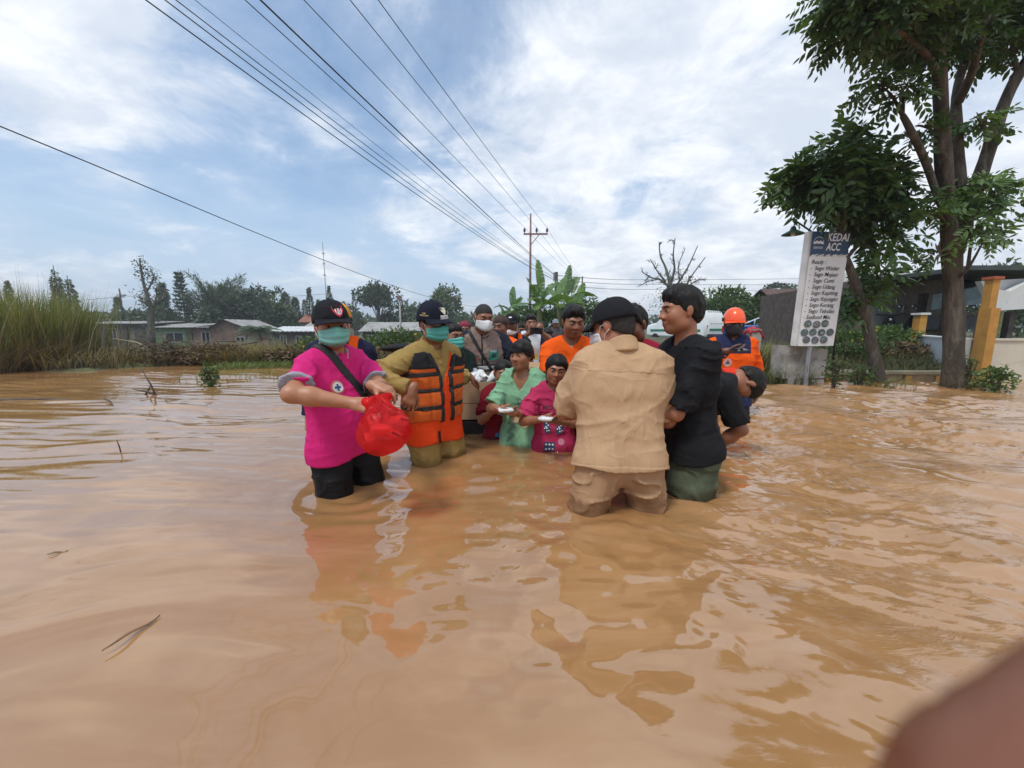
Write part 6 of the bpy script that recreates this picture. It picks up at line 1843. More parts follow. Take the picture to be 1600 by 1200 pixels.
            for a in np.linspace(0, 1, 7):
                x = sg * (.012 + .036 * a); z = .0255 + .008 * math.sin(a * 2.2) - .004 * a
                wd = .0048 * (1 - .5 * a)
                rows.append([(x, -.12, z - wd), (x, -.12, z), (x, -.12, z + wd)])
            G = s.Hd((0, 0, 0)) + (np.array(rows).reshape(-1, 3) * s.hs) @ s.Rh.T
            G = s.march(fb, G, s.Rh @ np.array((0, 1.0, 0)), .0022)
            i = np.arange(21).reshape(7, 3)
            ev.append(G); eq.append(np.stack([i[:-1, :-1], i[1:, :-1], i[1:, 1:], i[:-1, 1:]], -1).reshape(-1, 4) + off); em += [3] * 12; off += 21
        V2 = np.vstack([V] + ev); Q2 = np.vstack([Q] + eq)
        col = np.vstack([col, np.ones((len(V2) - len(V), 3))])
        s.bodyo = np_mesh('body', V2, Q2, [M_SKIN, M_EYEW, M_IRIS, M_HAIR], s.root, col=col, mi=np.concatenate([mi, em]))
        return s.bodyo
    @staticmethod
    def march(f, P, d, off=.0, n=36):
        P = np.asarray(P, F32).copy(); d = np.asarray(d, F32)
        for _ in range(n): P += d * np.clip(f(P) - F32(off), -.02, .05)[:, None] * F32(.85)
        return P
    # ---- clothes
    def folds(s, amp, seed=0, fz=15, fx=6):
        """relief of worn cloth: long slanting creases, pinches at the waist, drapes above the hem, fine crumple"""
        def w(p):
            q = s.to_t(p)
            q = q + .05 * np.stack([vnoise(p * 5 + seed), vnoise(p * 5 + seed + 3), vnoise(p * 5 + seed + 6)], -1)
            lo = np.clip((.25 - q[:, 2]) / .25, 0, 1)
            x, y, z = q[:, 0], q[:, 1], q[:, 2]
            a = vnoise(np.stack([x * fx + z * 4, y * fx, z * fz + seed], -1))
            a2 = vnoise(np.stack([x * fx * 1.5 - z * 9 * np.sign(x), y * fx + 3, z * fz * .9 + seed + 9], -1))
            b = vnoise(np.stack([x * 17 + seed, y * 17, z * 4], -1))
            c = vnoise(np.stack([x * 22 + seed, y * 22, z * 34], -1))
            cr = (1 - np.abs(a)) ** 7 + .8 * (1 - np.abs(a2)) ** 8
            big = vnoise(q * 5.5 + seed)
            return (amp * (cr * (1 - .35 * lo) - .45 + .7 * b * lo + .22 * c + .8 * big)).astype(F32)
        return w
    def top(s, e=.014, hem=-.08, sleeve=(.55, .55), sl_r=(.012, .022), flare=.02, amp=.006, seed=0, fz=15, vneck=None, front_open=None, neck_r=.068, fx=6, skirt=None, under=None, ue=.006, sk=.022):
        """shirt solid: torso + skirt + sleeves; sleeve > 1 runs down the forearm"""
        tf = s.torso(); k = s.k; dep = s.dep; g = s.g
        sk_r = skirt or (.155 * g, .165 * g)
        skf = sd_cone((0, 0, .10), (0, 0, hem - .12), sk_r[0], sk_r[1] + flare)
        skc = U([sd_cone((-.03, 0, .1), (-.03, 0, hem - .12), sk_r[0] - .03, sk_r[1] + flare - .03), sd_cone((.03, 0, .1), (.03, 0, hem - .12), sk_r[0] - .03, sk_r[1] + flare - .03)], .02)
        sc = np.array((1, 1 / dep, 1), F32); kk = F32(k * (dep + 1) / 2)
        sl = []
        for sd, fr in ((1, sleeve[0]), (-1, sleeve[1])):
            if fr <= 0: continue
            S, E, w = s.arm[sd]; gg = .6 + .4 * g
            r0 = .050 * k * gg; r1 = .040 * k * gg; rw = .026 * k
            if fr <= 1:
                en = S + (E - S) * fr; parts = [sd_cone(S, en + (E - S) * .15, r0 + sl_r[0], r0 + (r1 - r0) * fr + sl_r[1])]; dv = unit(E - S)
            else:
                en = E + (w - E) * (fr - 1); parts = [sd_cone(S, E, r0 + sl_r[0], r1 + sl_r[1]), sd_cone(E, en + (w - E) * .1, r1 + sl_r[1], r1 + (rw - r1) * (fr - 1) + sl_r[1] * .8)]; dv = unit(w - E)
            sl.append((U(parts, .02), en.astype(F32), dv.astype(F32)))
        fo = s.folds(amp, seed, fz, fx)
        nk = sd_cone(s.neck0 - s.Rt @ np.array((0, 0, .10)), s.Hd((0, .02, -.02)), neck_r * s.hs * .8, neck_r * s.hs)
        def f(p):
            q = s.to_t(p)
            d = smin(tf(p) - F32(e), skc(q * sc) * kk, .05)
            hemz = hem + .008 * np.sin(q[:, 0] * 17 + seed) + .006 * np.sin(q[:, 1] * 23)
            d = np.maximum(d, (hemz - q[:, 2]) * k)
            for g_, en, dv in sl:
                a = g_(p)
                a = np.maximum(a, (p - en) @ dv)
                d = smin(d, a, sk)
            d = d - fo(p)
            if under is not None: d = np.maximum(smin(d, under(p) - F32(ue), .02), (hemz - q[:, 2]) * k)
            d = smax(d, -nk(p), .006)
            if vneck:
                dz = q[:, 2] - (.47 - vneck[0])
                wv = np.abs(q[:, 0]) - vneck[1] * np.clip(dz / vneck[0], 0, 1)
                d = np.maximum(d, -np.maximum(np.maximum(wv, -dz), q[:, 1] + .0) * F32(.8) * k)
            return d
        return f
    def pants(s, e=.016, top=.07, end=None, amp=.007, seed=3, knee_r=.066):
        fs = s.legs(e, knee_r); k = s.k; tf = s.torso(); waist = s.T((0, 0, top))
        la, lb = U(fs[:2], .045), U(fs[2:], .045)
        leg = lambda p: smin(la(p), lb(p), .012)
        def f(p):
            q = s.to_t(p)
            d = smin(leg(p), np.maximum(tf(p) - F32(.012), (q[:, 2] - top) * k), .04)
            a = vnoise(p * np.array((9, 9, 15), F32) + seed); b = vnoise(p * np.array((16, 16, 4), F32) + seed)
            d = d - F32(amp) * ((1 - np.abs(a)) ** 6 - .4 + .5 * b + .5 * vnoise(p * np.array((5, 5, 7), F32) + seed))
            if end is not None: d = np.maximum(d, F32(end) - p[:, 2])
            return d
        return f
    def wear(s, name, f, m, lo, hi, h=None, parent=None, col=None):
        V, Q = sdf_mesh(f, lo, hi, h or s.h)
        return np_mesh(name, V, Q, m, parent or s.root, col=col)
    def tbox(s, z0, z1, r=.36, arms=True):
        pts = [s.T((x, y, z)) for x in (-r * .8, r * .8) for y in (-r * .7, r * .7) for z in (z0, z1)]
        if arms:
            for q in (1, -1):
                for a in s.arm[q]: pts += [a - .07, a + .07]
        pts = np.array(pts)
        return pts.min(0) - .03, pts.max(0) + .03
    def shirt(s, name, m, h=None, pe=.016, **k):
        if 'under' not in k:
            tr = s.legs(pe + .004, .066); lg = U(tr, .045); tf = s.torso()
            k['under'] = lambda p: smin(lg(p), tf(p) - F32(.014), .04); k['ue'] = .010
        f = s.top(**k)
        lo, hi = s.tbox(k.get('hem', -.08) - .03, .53)
        o = s.wear(name, f, m, lo, hi, h)
        return o, f
    def trousers(s, m, h=None, name='trousers', **k):
        f = s.pants(**k)
        pts = np.array([a for q in (1, -1) for a in s.leg[q]] + [s.T((.2, .18, .1)), s.T((-.2, -.18, .1))])
        lo, hi = pts.min(0) - .13, pts.max(0) + .13
        lo[2] = max(-.01, (k.get('end') or 0) - .02)
        return s.wear(name, f, m, lo, hi, h), f
    def band(s, name, f, m, e, keep, lo, hi, h=None, parent=None):
        """a layer that lies e proud of the garment f, only where keep(q, p) < 0"""
        def g(p):
            return np.maximum(f(p) - F32(e), keep(s.to_t(p), p))
        return s.wear(name, g, m, lo, hi, h, parent)
    def decal(s, name, f, V2, F, origin, u, v, d, m, off=.002, parent=None, mi=0, smooth=True):
        """flat print (2D outline) laid onto the surface of f by following direction d"""
        P = np.array([np.asarray(origin) + np.asarray(u) * a + np.asarray(v) * b for a, b in V2])
        P = s.march(f, P, d, off)
        mb = MB().add(P, F, mi)
        return mb.build(name, m, parent or s.root, smooth=smooth)
    # ---- head things
    def hgrid(s, rows): return [[s.Hd(p) for p in r] for r in rows]
    def hair(s, style='short', m=None, front=.060, slope=.74, e=.012, seed=0, h=None, vol=0.0, side_drop=0.0, parent=None, long=None):
        base = sd_ell((0, .014, .028), (.0745 + e * (.6 if not long and style != 'bowl' else 1), .094 + e * .85, .084 + e + vol * .4))
        ex = [base]
        if vol: ex.append(sd_ell((0, -.022, .085), (.055 + vol * .3, .056 + vol * .5, .030 + vol)))
        ex.append(sd_ell((0, .042, -.030), (.063 + e * .4, .056 + e * .5, .068)))
        if long:
            for c, r in long: ex.append(sd_ell(c, r))
        fu = U(ex, .025)
        Rh = s.Rh.astype(F32); hc = s.hc.astype(F32); hs = F32(s.hs)
        def f(p):
            q = ((p - hc) @ Rh) / hs
            d = fu(q)
            nz = vnoise(np.stack([q[:, 0] * 75, q[:, 1] * 38 + seed, q[:, 2] * 18], -1)) * .0045 + vnoise(q * 28 + seed) * .0035 + vnoise(np.stack([q[:, 0] * 150, q[:, 1] * 80 + seed, q[:, 2] * 40], -1)) * .0018
            nz = nz * min(1.0, e / .013)
            d = d - nz
            fr = np.exp(-((q[:, 0] / .035) ** 4))
            line = front - slope * (q[:, 1] + .085) + .006 * vnoise(q * 60 + seed) - .010 * (1 - fr) * (q[:, 1] < -.04)
            if style != 'bowl': line = line - .030 * np.exp(-((q[:, 1] + .018) / .016) ** 2) * (np.abs(q[:, 0]) > .05)
            if side_drop: line = line - side_drop * np.clip((q[:, 1] + .06) / .05, 0, 1)
            keep = line - q[:, 2]
            if style != 'bowl': d = d + e * .92 * (1 - np.clip((q[:, 2] - line) / .050, 0, 1)) ** 1.5
            if style == 'bowl':
                keep = np.where(q[:, 1] < -.045, front + .004 * vnoise(q * 70) - q[:, 2], line - q[:, 2])
            if not long: d = np.maximum(d, keep)
            else: d = np.maximum(d, np.where((q[:, 1] < -.02) & (np.abs(q[:, 0]) < .066), keep, -1.0))
            return d * hs
        lo = s.hc - .17 * s.hs; hi = s.hc + .17 * s.hs
        if long: lo = lo - np.array((0, 0, .08))
        return s.wear('hair', f, m or M_HAIR, lo, hi, h or max(.0045, s.h * .6), parent)
    def cap(s, m, mb=None, tilt=0.0, rim=.035, emblem=None, brim_l=.072, e=.016, back=.02, drop=.012, name='cap', height=.0):
        R = Rx(tilt)
        H = lambda p: s.Hd(R @ np.asarray(p, float))
        c = np.array((0, .014, .026)); r = np.array((.0745 + e, .094 + e, .086 + e + height))
        rows = []
        for i in range(15):
            q = i / 14
            row = []
            for a in np.linspace(0, 2 * PI, 41)[:-1]:
                fr = .5 - .5 * math.sin(a)                      # 1 at the front (-y)
                zr = (rim * fr + back * (1 - fr))
                z0 = (zr - c[2]) / r[2]; el0 = math.asin(max(-.9, min(.95, z0)))
                el = el0 + (PI / 2 - el0) * q
                ce = math.cos(el) ** .82 if q < .98 else 0.0
                panel = 1 - .012 * abs(math.cos(3 * a)) ** 12
                row.append(H(c + r * np.array((math.cos(a) * ce * panel, math.sin(a) * ce * panel, math.sin(el)))))
            rows.append(row)
        mbx = MB().grid(rows, closed_u=True)
        o = mbx.build(name, m, s.root, smooth=True)
        md = o.modifiers.new('thick', 'SOLIDIFY'); md.thickness = .003; md.offset = -1
        # brim
        rows = []
        for i in range(8):
            q = i / 7; row = []
            for b in np.linspace(-1, 1, 21):
                a = -PI / 2 + b * 1.08
                px, py = r[0] * .99 * math.cos(a), r[1] * .99 * math.sin(a)
                zr = rim + .002
                ext = brim_l * q * (math.cos(b * 1.25) ** .6)
                cc = math.sqrt(max(0, 1 - ((zr - c[2]) / r[2]) ** 2)) ** .82
                row.append(H(c + np.array((px * cc * (1 + .10 * q * abs(b)), py * cc - ext, zr - c[2] - .020 * q * b * b - drop * q))))
            rows.append(row)
        br = MB().grid(rows).build('brim', mb or m, o, smooth=True)
        md = br.modifiers.new('thick', 'SOLIDIFY'); md.thickness = .004
        Rh = (s.Rh @ R)
        dome = sd_ell(c, r)
        s.capf = lambda p: dome(((p - s.hc.astype(F32)) @ Rh.astype(F32)) / F32(s.hs)) * F32(s.hs)
        s.capo, s.capH, s.capR = o, H, Rh
        MB().lathe([(.006, 0), (.009, .003), (.004, .008)], H(c + np.array((0, 0, r[2] - .002))), 8).build('button', m, o, smooth=True)
        return o
    def cap_print(s, V2, F, az, z, size, m, name='emblem', off=.0045):
        """print on the cap: az measured from the front, positive to the wearer's left"""
        c = np.array((0, .014, .026)); a = -PI / 2 + az
        d = np.array((math.cos(a), math.sin(a), 0)); u = np.array((-math.sin(a), math.cos(a), 0))
        O = s.hc + s.capR @ ((c + d * .17 + np.array((0, 0, z - .026))) * s.hs)
        return s.decal(name, s.capf, np.asarray(V2) * size, F, O, s.capR @ u, s.capR @ np.array((0, 0, 1.0)), s.capR @ -d, m, off, parent=s.capo)
    def mask(s, m, kind='surgical', m_loop=None, low=-.098, top=.0, hang=False):
        rows = []
        n = 15
        for i in range(n):
            v = i / (n - 1); row = []
            for b in np.linspace(-1, 1, 25):
                z = (top + .010 * math.exp(-(b / .25) ** 2) - .018 * abs(b) ** 1.5) * (1 - v) + (low + .030 * abs(b) ** 2) * v
                th = b * 1.18
                bul = math.exp(-(b / .55) ** 2)
                prof = -.103 - .026 * math.sin(PI * min(1, v * .95 + .1)) ** .7 * math.exp(-(b / .6) ** 2) if kind != 'cone' else -.107 - .032 * math.sin(PI * min(1, max(0, v * .92 + .06))) ** .7 * math.exp(-(b / .45) ** 2)
                if v > .8: prof += .030 * (v - .8) / .2
                rad_y = -prof; rad_x = .0765 - .006 * v
                x = rad_x * math.sin(th) / math.sin(1.18); y = -rad_y * (math.cos(th) ** .75 if kind != 'cone' else math.cos(th) ** .9) - .012 * (1 - abs(b))
                y = y + .012 * min(1, abs(b) * 1.5)
                pl = .0042 * math.sin(v * 19) * (1 - abs(b) ** 4) if kind == 'surgical' else 0
                row.append((x, y - pl, z))
            rows.append(row)
        o = MB().grid(s.hgrid(rows)).build('mask', m, s.root, smooth=True)
        md = o.modifiers.new('thick', 'SOLIDIFY'); md.thickness = .002
        for sg in (1, -1):
            e0 = rows[0][0 if sg < 0 else -1]; e1 = rows[-1][0 if sg < 0 else -1]
            er = (sg * .083, .018, .012); er2 = (sg * .083, .022, -.018)
            MB().tube([s.Hd(e0), s.Hd((sg * .080, -.02, .010)), s.Hd(er)], .0016, 5).tube([s.Hd(e1), s.Hd((sg * .079, -.012, -.035)), s.Hd(er2)], .0016, 5).build('ear_loop', m_loop or M_LOOP, o, smooth=True)
        return o
    def collar(s, m, hgt=.055, flare=.03, open_=.5, r=.066, name='collar', tiltf=.45):
        """collar: a folded ring round the neck, lower in front, cut open at the throat"""
        up = unit(s.Hd((0, .02, -.06)) - s.neck0)
        fwd = s.Rt @ np.array((0, -1.0, 0)); fwd = unit(fwd - up * np.dot(fwd, up)); side = np.cross(fwd, up)
        c = (s.neck0 + up * .026 * s.k).astype(F32); hs = s.hs
        out = sd_cone(c - up * .05, c + up * (hgt + .02), (r + flare) * hs, r * hs)
        inn = sd_cone(c - up * .05, c + up * (hgt + .06), (r - .010) * hs, (r - .012) * hs)
        U_, Fw, Sd = up.astype(F32), fwd.astype(F32), side.astype(F32)
        w_ = math.tan(min(1.2, open_ * .5))
        def f(p):
            v = p - c; a = v @ U_; b = v @ Fw; t = v @ Sd
            d = np.maximum(out(p), -inn(p))
            pl = a + tiltf * b * .8
            d = smax(d, pl - hgt * .72, .006)
            d = np.maximum(d, -.030 - pl - .010 * np.cos(t * 30))
            wedge = np.maximum(np.abs(t) - w_ * (.010 + np.clip(a + .06, 0, 1)) , -b)
            return np.maximum(d, -wedge) if open_ > .1 else d
        return s.wear(name, f, m, c - .15, c + .15, .0055)
M_LOOP = mat('white_elastic', (.7, .7, .68), .7, .05)

def disc2(r, n=24, sx=1.0, sy=1.0, cx=0, cy=0):
    """subdivided disc as 2D outline"""
    V = [(cx, cy)]; F = []
    for k, q in enumerate((.5, 1.0)):
        for i in range(n): V.append((cx + r * sx * q * math.cos(2 * PI * i / n), cy + r * sy * q * math.sin(2 * PI * i / n)))
    for i in range(n):
        j = (i + 1) % n
        F.append((0, 1 + i, 1 + j)); F.append((1 + i, 1 + n + i, 1 + n + j, 1 + j))
    return V, F
def ring2(r0, r1, n=24):
    V = []; F = []
    for i in range(n):
        a = 2 * PI * i / n; V += [(r0 * math.cos(a), r0 * math.sin(a)), (r1 * math.cos(a), r1 * math.sin(a))]
    for i in range(n):
        j = (i + 1) % n; F.append((2 * i, 2 * i + 1, 2 * j + 1, 2 * j))
    return V, F
def poly2(P): return list(P), [tuple(range(len(P)))]
def grid2(w, h, nu=8, nv=8, cx=0, cy=0, shape=None):
    V = []; F = []
    for j in range(nv + 1):
        for i in range(nu + 1):
            a, b = i / nu - .5, j / nv - .5
            x, y = a * w, b * h
            if shape: x, y = shape(a, b, w, h)
            V.append((cx + x, cy + y))
    for j in range(nv):
        for i in range(nu):
            k = j * (nu + 1) + i; F.append((k, k + 1, k + nu + 2, k + nu + 1))
    return V, F
def text2(body, h, bold=.01, shear=0.0, width=None):
    V, F, w = text_geo(body, bold, shear)
    sx = h if width is None else width / w
    V = V * np.array((sx, h)); V[:, 0] -= V[:, 0].max() / 2
    return V, F
# ================================================================== THE PEOPLE
BLACKC = cloth('black', (.012, .012, .014), wet=.05); BLACKP = cloth('black_wet', (.013, .013, .015), wet=.10)
def xy(px, py): q = ONZ(px, py); return (q[0], q[1])
def arm_to(p, sd, px, py, dep, pole=None, fdir=None, palm=None, **k):
    p.set_arm(sd, p.loc(PX(px, py, dep)), pole, None if fdir is None else p.ldir(fdir), None if palm is None else p.ldir(palm), **k)
NEAR_H = .0075
ONLY = None
def cuff(p, f, sd, fr, m, wd=.03, e=.003, name='cuff'):
    S, E, w = p.arm[sd]
    en, dv = (S + (E - S) * fr, unit(E - S)) if fr <= 1 else (E + (w - E) * (fr - 1), unit(w - E))
    en = en.astype(F32); dv = dv.astype(F32)
    def keep(q, pt):
        a = (pt - en) @ dv
        r = np.linalg.norm((pt - en) - a[:, None] * dv, axis=1)
        return np.maximum(np.maximum(-a - F32(wd), a - .004), r - F32(.082))
    def g(pt): return np.maximum(f(pt) - F32(e), keep(None, pt))
    return p.wear(name, g, m, en - .12, en + .12, min(p.h, .007))

# ---------------------------------------------------------------- man in the pink polo shirt
p = Person('man in a pink polo shirt, black cap and teal mask holding the red bag', (-.925, 2.05), 64, H=1.66, g=1.02, belly=.9, hs=.99, sh=1.0, lean=-3, side=0, head=(-30, 4, -3), skin=srgb(176, 122, 90), h=NEAR_H, feet=((.13, -.02), (-.12, .06)))
arm_to(p, -1, 549, 630, 1.70, pole=(-1, .5, .05), fdir=(1, -.10, -.12), palm=(.1, .75, -.6), curl=(.9, 1.1, .8), thumb=.9)
arm_to(p, 1, 585, 603, 1.80, pole=(1, .3, -.6), fdir=(1, -.25, -.22), palm=(0, .1, -1), curl=(.55, .6, .5), thumb=.6)
p.body()
PINK = cloth('pink', srgb(206, 38, 116), .06); GREYK = cloth('grey_knit', (.30, .29, .33))
o, f = p.shirt('polo_shirt', PINK, e=.016, hem=-.07, sleeve=(.78, .78), sl_r=(.016, .024), flare=.012, amp=.013, seed=1, skirt=(.160, .160))
cuff(p, f, -1, .79, GREYK, .022, .008); cuff(p, f, 1, .79, GREYK, .022, .008)
p.collar(GREYK, hgt=.062, flare=.022, open_=.8, r=.066)
lo, hi = p.tbox(.05, .52, arms=False)
c1, s1 = math.cos(.52), math.sin(.52)
p.band('sling_strap', f, mat('black_webbing', (.012, .012, .013), .6, .2, 60, .001, 200), .006, lambda q, pt: np.maximum(np.abs((q[:, 0] - .045) * c1 + (q[:, 2] - .30) * s1) - .026, .02 - q[:, 2]), lo, hi)
p.band('placket', f, PINK, .003, lambda q, pt: np.maximum(np.maximum(np.abs(q[:, 0]) - .017, .30 - q[:, 2]), q[:, 1]), lo, hi)
dN = p.Rt @ np.array((0, 1.0, 0)); uN = p.Rt @ np.array((1.0, 0, 0)); vN = p.Rt @ np.array((0, 0, 1.0))
V2, F2 = disc2(.036); bd = p.decal('badge', f, V2, F2, p.T((-.085, -.35, .325)), uN, vN, dN, mat('badge_orange', (.62, .16, .12), .6, .1))
V2, F2 = disc2(.027); p.decal('badge_print', f, V2, F2, p.T((-.085, -.35, .325)), uN, vN, dN, mat('white_print', (.75, .75, .75), .5, .05), .004, parent=bd)
for a in (0, PI / 2):
    V2, F2 = grid2(.034, .011, 5, 2); V2 = [(x * math.cos(a) - y * math.sin(a), x * math.sin(a) + y * math.cos(a)) for x, y in V2]
    p.decal('badge_print', f, V2, F2, p.T((-.085, -.35, .325)), uN, vN, dN, mat('blue_print', (.02, .09, .25), .5, .1), .0055 + .0003 * a, parent=bd)
p.trousers(BLACKP, amp=.008, seed=5)
CAPB = cloth('black_cap', (.013, .013, .016), .15)
p.hair('short', front=.045, slope=.62, e=.006)
p.cap(CAPB, rim=.040, back=.004, e=.018, height=.012)
sh_ = [(-.5, .42), (0, .52), (.5, .42), (.50, .05), (.28, -.32), (0, -.52), (-.28, -.32), (-.50, .05)]
def fan(P): return [(0, 0)] + list(P), [(0, 1 + i, 1 + (i + 1) % len(P)) for i in range(len(P))]
p.cap_print(*fan(sh_), .25, .083, .056, mat('red_print', (.55, .02, .05), .6, .1), off=.004)
for P_ in ([(-.36, .22), (-.24, .26), (-.24, -.10), (-.10, -.22), (-.10, .28), (.0, .30), (.0, -.38), (-.22, -.22), (-.36, -.02)], [(.36, .22), (.24, .26), (.24, -.10), (.12, -.22), (.12, .28), (.06, .29), (.06, -.36), (.22, -.22), (.36, -.02)]):
    p.cap_print(*poly2(P_), .25, .083, .050, MATS['white_print'], off=.0058)
TEAL = mat('teal_mask', srgb(134, 205, 196), .75, .05, 20, .0006, 90, trans=.2)
p.mask(TEAL)
pink = p

# the red bag in his hands, full of wrapped packets
bc = PX(601, 668, 1.60); hL = PX(572, 628, 1.60); hR = PX(606, 618, 1.72)
redf = D.materials.new('red_plastic_film'); redf.use_nodes = True
n = NT(redf.node_tree)
b = n.new('ShaderNodeBsdfPrincipled'); b.inputs['Base Color'].default_value = (.80, .030, .035, 1); b.inputs['Roughness'].default_value = .24
tcn = n.new('ShaderNodeTexCoord'); bn = n.noise(tcn.outputs['Object'], 34, 5, .6, .8); bp = n.new('ShaderNodeBump'); bp.inputs['Distance'].default_value = .004; n.put(bp.inputs['Height'], bn); n.put(b.inputs['Normal'], bp.outputs[0])
tr = n.new('ShaderNodeBsdfTransparent'); tr.inputs[0].default_value = (1, .22, .22, 1)
tl = n.new('ShaderNodeBsdfTranslucent'); tl.inputs[0].default_value = (.9, .06, .06, 1)
m1 = n.new('ShaderNodeMixShader'); m1.inputs[0].default_value = .35; n.t.links.new(b.outputs[0], m1.inputs[1]); n.t.links.new(tl.outputs[0], m1.inputs[2])
m2 = n.new('ShaderNodeMixShader'); m2.inputs[0].default_value = .60; n.t.links.new(m1.outputs[0], m2.inputs[1]); n.t.links.new(tr.outputs[0], m2.inputs[2])
o = n.new('ShaderNodeOutputMaterial'); n.t.links.new(m2.outputs[0], o.inputs[0])
tb = thing('plastic_bag', 'red plastic carrier bag bulging with packets held by the pink shirt man', 'bag', tuple(bc))
q0, q1 = hL - bc, hR - bc; qm = (q0 + q1) / 2
def fbag(pt):
    d = smin(sd_ell((0, 0, -.018), (.112, .095, .083))(pt), sd_ell((-.02, 0, -.055), (.088, .08, .055))(pt), .04)
    d = smin(d, sd_cone((0, 0, .03), qm * .9, .075, .022)(pt), .05)
    d = smin(d, U([sd_cone(qm * .9, q0, .016, .016), sd_cone(qm * .9, q1, .016, .016)], .02)(pt), .03)
    v = pt - qm.astype(F32); an = np.arctan2(v[:, 1], v[:, 0]); r = np.linalg.norm(v, axis=1)
    d = d - .009 * np.sin(an * 11 + 6 * vnoise(pt * 7)) * np.clip(1 - r / .17, 0, 1) - .007 * vnoise(pt * 13) - .0045 * (1 - np.abs(vnoise(pt * 26))) ** 3
    return d
V, Q = sdf_mesh(fbag, np.array((-.2, -.2, -.16)), np.array((.2, .2, .16)), .006)
np_mesh('bag_film', V, Q, redf, tb)
PAPER = mat('packet_paper', (.72, .66, .60), .7, .12, 30)
def packet(loc, R, size, label, m=PAPER, group=None, name='packet'):
    """a small wrapped parcel: pillow shaped with folded ends"""
    mb = MB(); rows = []
    for i, (x, s_) in enumerate(((-.5, .25), (-.42, .8), (-.15, 1.0), (.15, 1.0), (.42, .8), (.5, .25))):
        rows.append([(x * size[0], .5 * size[1] * math.copysign(abs(math.cos(a)) ** .6, math.cos(a)) * (.6 + .4 * s_), .5 * size[2] * s_ * math.copysign(abs(math.sin(a)) ** .6, math.sin(a))) for a in np.linspace(0, 2 * PI, 17)[:-1]])
    V = np.array(rows) @ np.asarray(R).T
    mb.grid(V, closed_u=True)
    o = mb.build(name, m, smooth=True); o.location = tuple(loc)
    return tag(o, label, 'packet', group)
for i, (d, a) in enumerate((((-.045, -.02, -.05), .4), ((.045, -.025, -.035), -.5), ((0, -.045, .0), .1), ((-.05, .02, .012), .8), ((.05, .03, .02), -.3), ((0, .04, -.05), .2))):
    packet(bc + np.array(d), rotm(a * 1.3, a, a * 2), (.085, .06, .045), 'wrapped food packet seen faintly inside the red plastic bag', group='packets inside the red bag')

# ---------------------------------------------------------------- man hidden behind him
p = Person('person in navy and orange jacket mostly hidden behind the pink shirt man', (PX(531, 520, 2.95)[0], 2.95), 8, H=1.69, g=1.0, sh=1.1, h=.011, head=(20, 0, 0))
p.body(); NAVY = cloth('navy', (.016, .018, .045)); ORG = cloth('orange', srgb(240, 92, 20), .07)
o, f = p.shirt('jacket', NAVY, e=.02, hem=-.10, sleeve=(1.9, 1.9), sl_r=(.02, .022), amp=.007, seed=11)
lo, hi = p.tbox(.0, .52, arms=True)
p.band('orange_panel', f, ORG, .006, lambda q, pt: np.maximum(np.minimum(np.abs(np.abs(q[:, 0]) - .105) - .035, 9), -.02 - q[:, 2]), lo, hi)
p.trousers(BLACKC, end=.5); p.hair('short', front=.05)
oc = p.cap(cloth('yellow_cap', srgb(222, 150, 48), .1), cloth('black_cap', (.013, .013, .016)), rim=.04, back=.0, e=.018, height=.02)

# ---------------------------------------------------------------- man in the life vest
KHAKI = cloth('khaki', srgb(156, 130, 76), .08, wet=.03); VORG = cloth('vest_orange', srgb(238, 76, 28), .06, wet=.10); LORG = cloth('life_vest_orange', srgb(206, 98, 42), .10); 
p = Person('man in khaki uniform, life vest and sunglasses pointing at the bag', (-.525, 2.50), 50, H=1.68, g=.98, belly=.4, hs=.99, sh=1.05, lean=2, head=(-6, 8, -4), skin=srgb(150, 100, 72), h=NEAR_H, feet=((.12, .0), (-.08, .02)))
arm_to(p, -1, 645, 608, 2.14, pole=(-1, .3, -.2), fdir=(-.25, -.35, -1), palm=(-.4, .9, -.2), fing=((.15, .2, .15), (.5, .5, .4), (.6, .6, .4), (.5, .4, .4)), thumb=.3, spread=.12)
arm_to(p, 1, 731, 586, 2.95, pole=(.3, .8, -1), fdir=(.65, .45, -.6), palm=(0, .2, -1), curl=(.3, .3, .3), thumb=.4)
p.body()
o, f = p.shirt('uniform_shirt', KHAKI, e=.016, hem=-.10, sleeve=(1.93, 1.90), sl_r=(.020, .024), flare=.03, amp=.014, seed=21)
cuff(p, f, -1, 1.93, KHAKI, .05, .004); p.collar(KHAKI, hgt=.055, flare=.028, open_=.7)
f1 = p.top(e=.034, hem=-.115, sleeve=(0, 0), flare=.03, amp=.004, seed=22, skirt=(.180, .180), neck_r=.085, under=p.top(e=.016, hem=-.22, sleeve=(0, 0), flare=.03, amp=.010, seed=21, under=U(p.legs(.02), .045)), ue=.012)
SA = [np.array(q, F32) for q in (p.arm[1][0], p.arm[1][1], p.arm[-1][0], p.arm[-1][1])]
hole = U([sd_cone(SA[0] + (SA[0] - SA[1]) * .4, SA[1], .080, .072), sd_cone(SA[2] + (SA[2] - SA[3]) * .4, SA[3], .080, .072)], .01)
def fv(pt):
    q = p.to_t(pt)
    d = smax(f1(pt), -hole(pt), .01)
    return np.maximum(d, -np.maximum(np.maximum(np.abs(q[:, 0]) - .09 * np.clip((q[:, 2] - .26) / .2, 0, 1), .26 - q[:, 2]), q[:, 1]) * F32(.9))     # open at the throat
lo, hi = p.tbox(-.27, .53, arms=False)
p.wear('orange_vest', fv, VORG, lo, hi)
f2 = p.top(e=.052, hem=.035, sleeve=(0, 0), flare=.0, amp=.004, seed=23, skirt=(.195, .19), neck_r=.10)
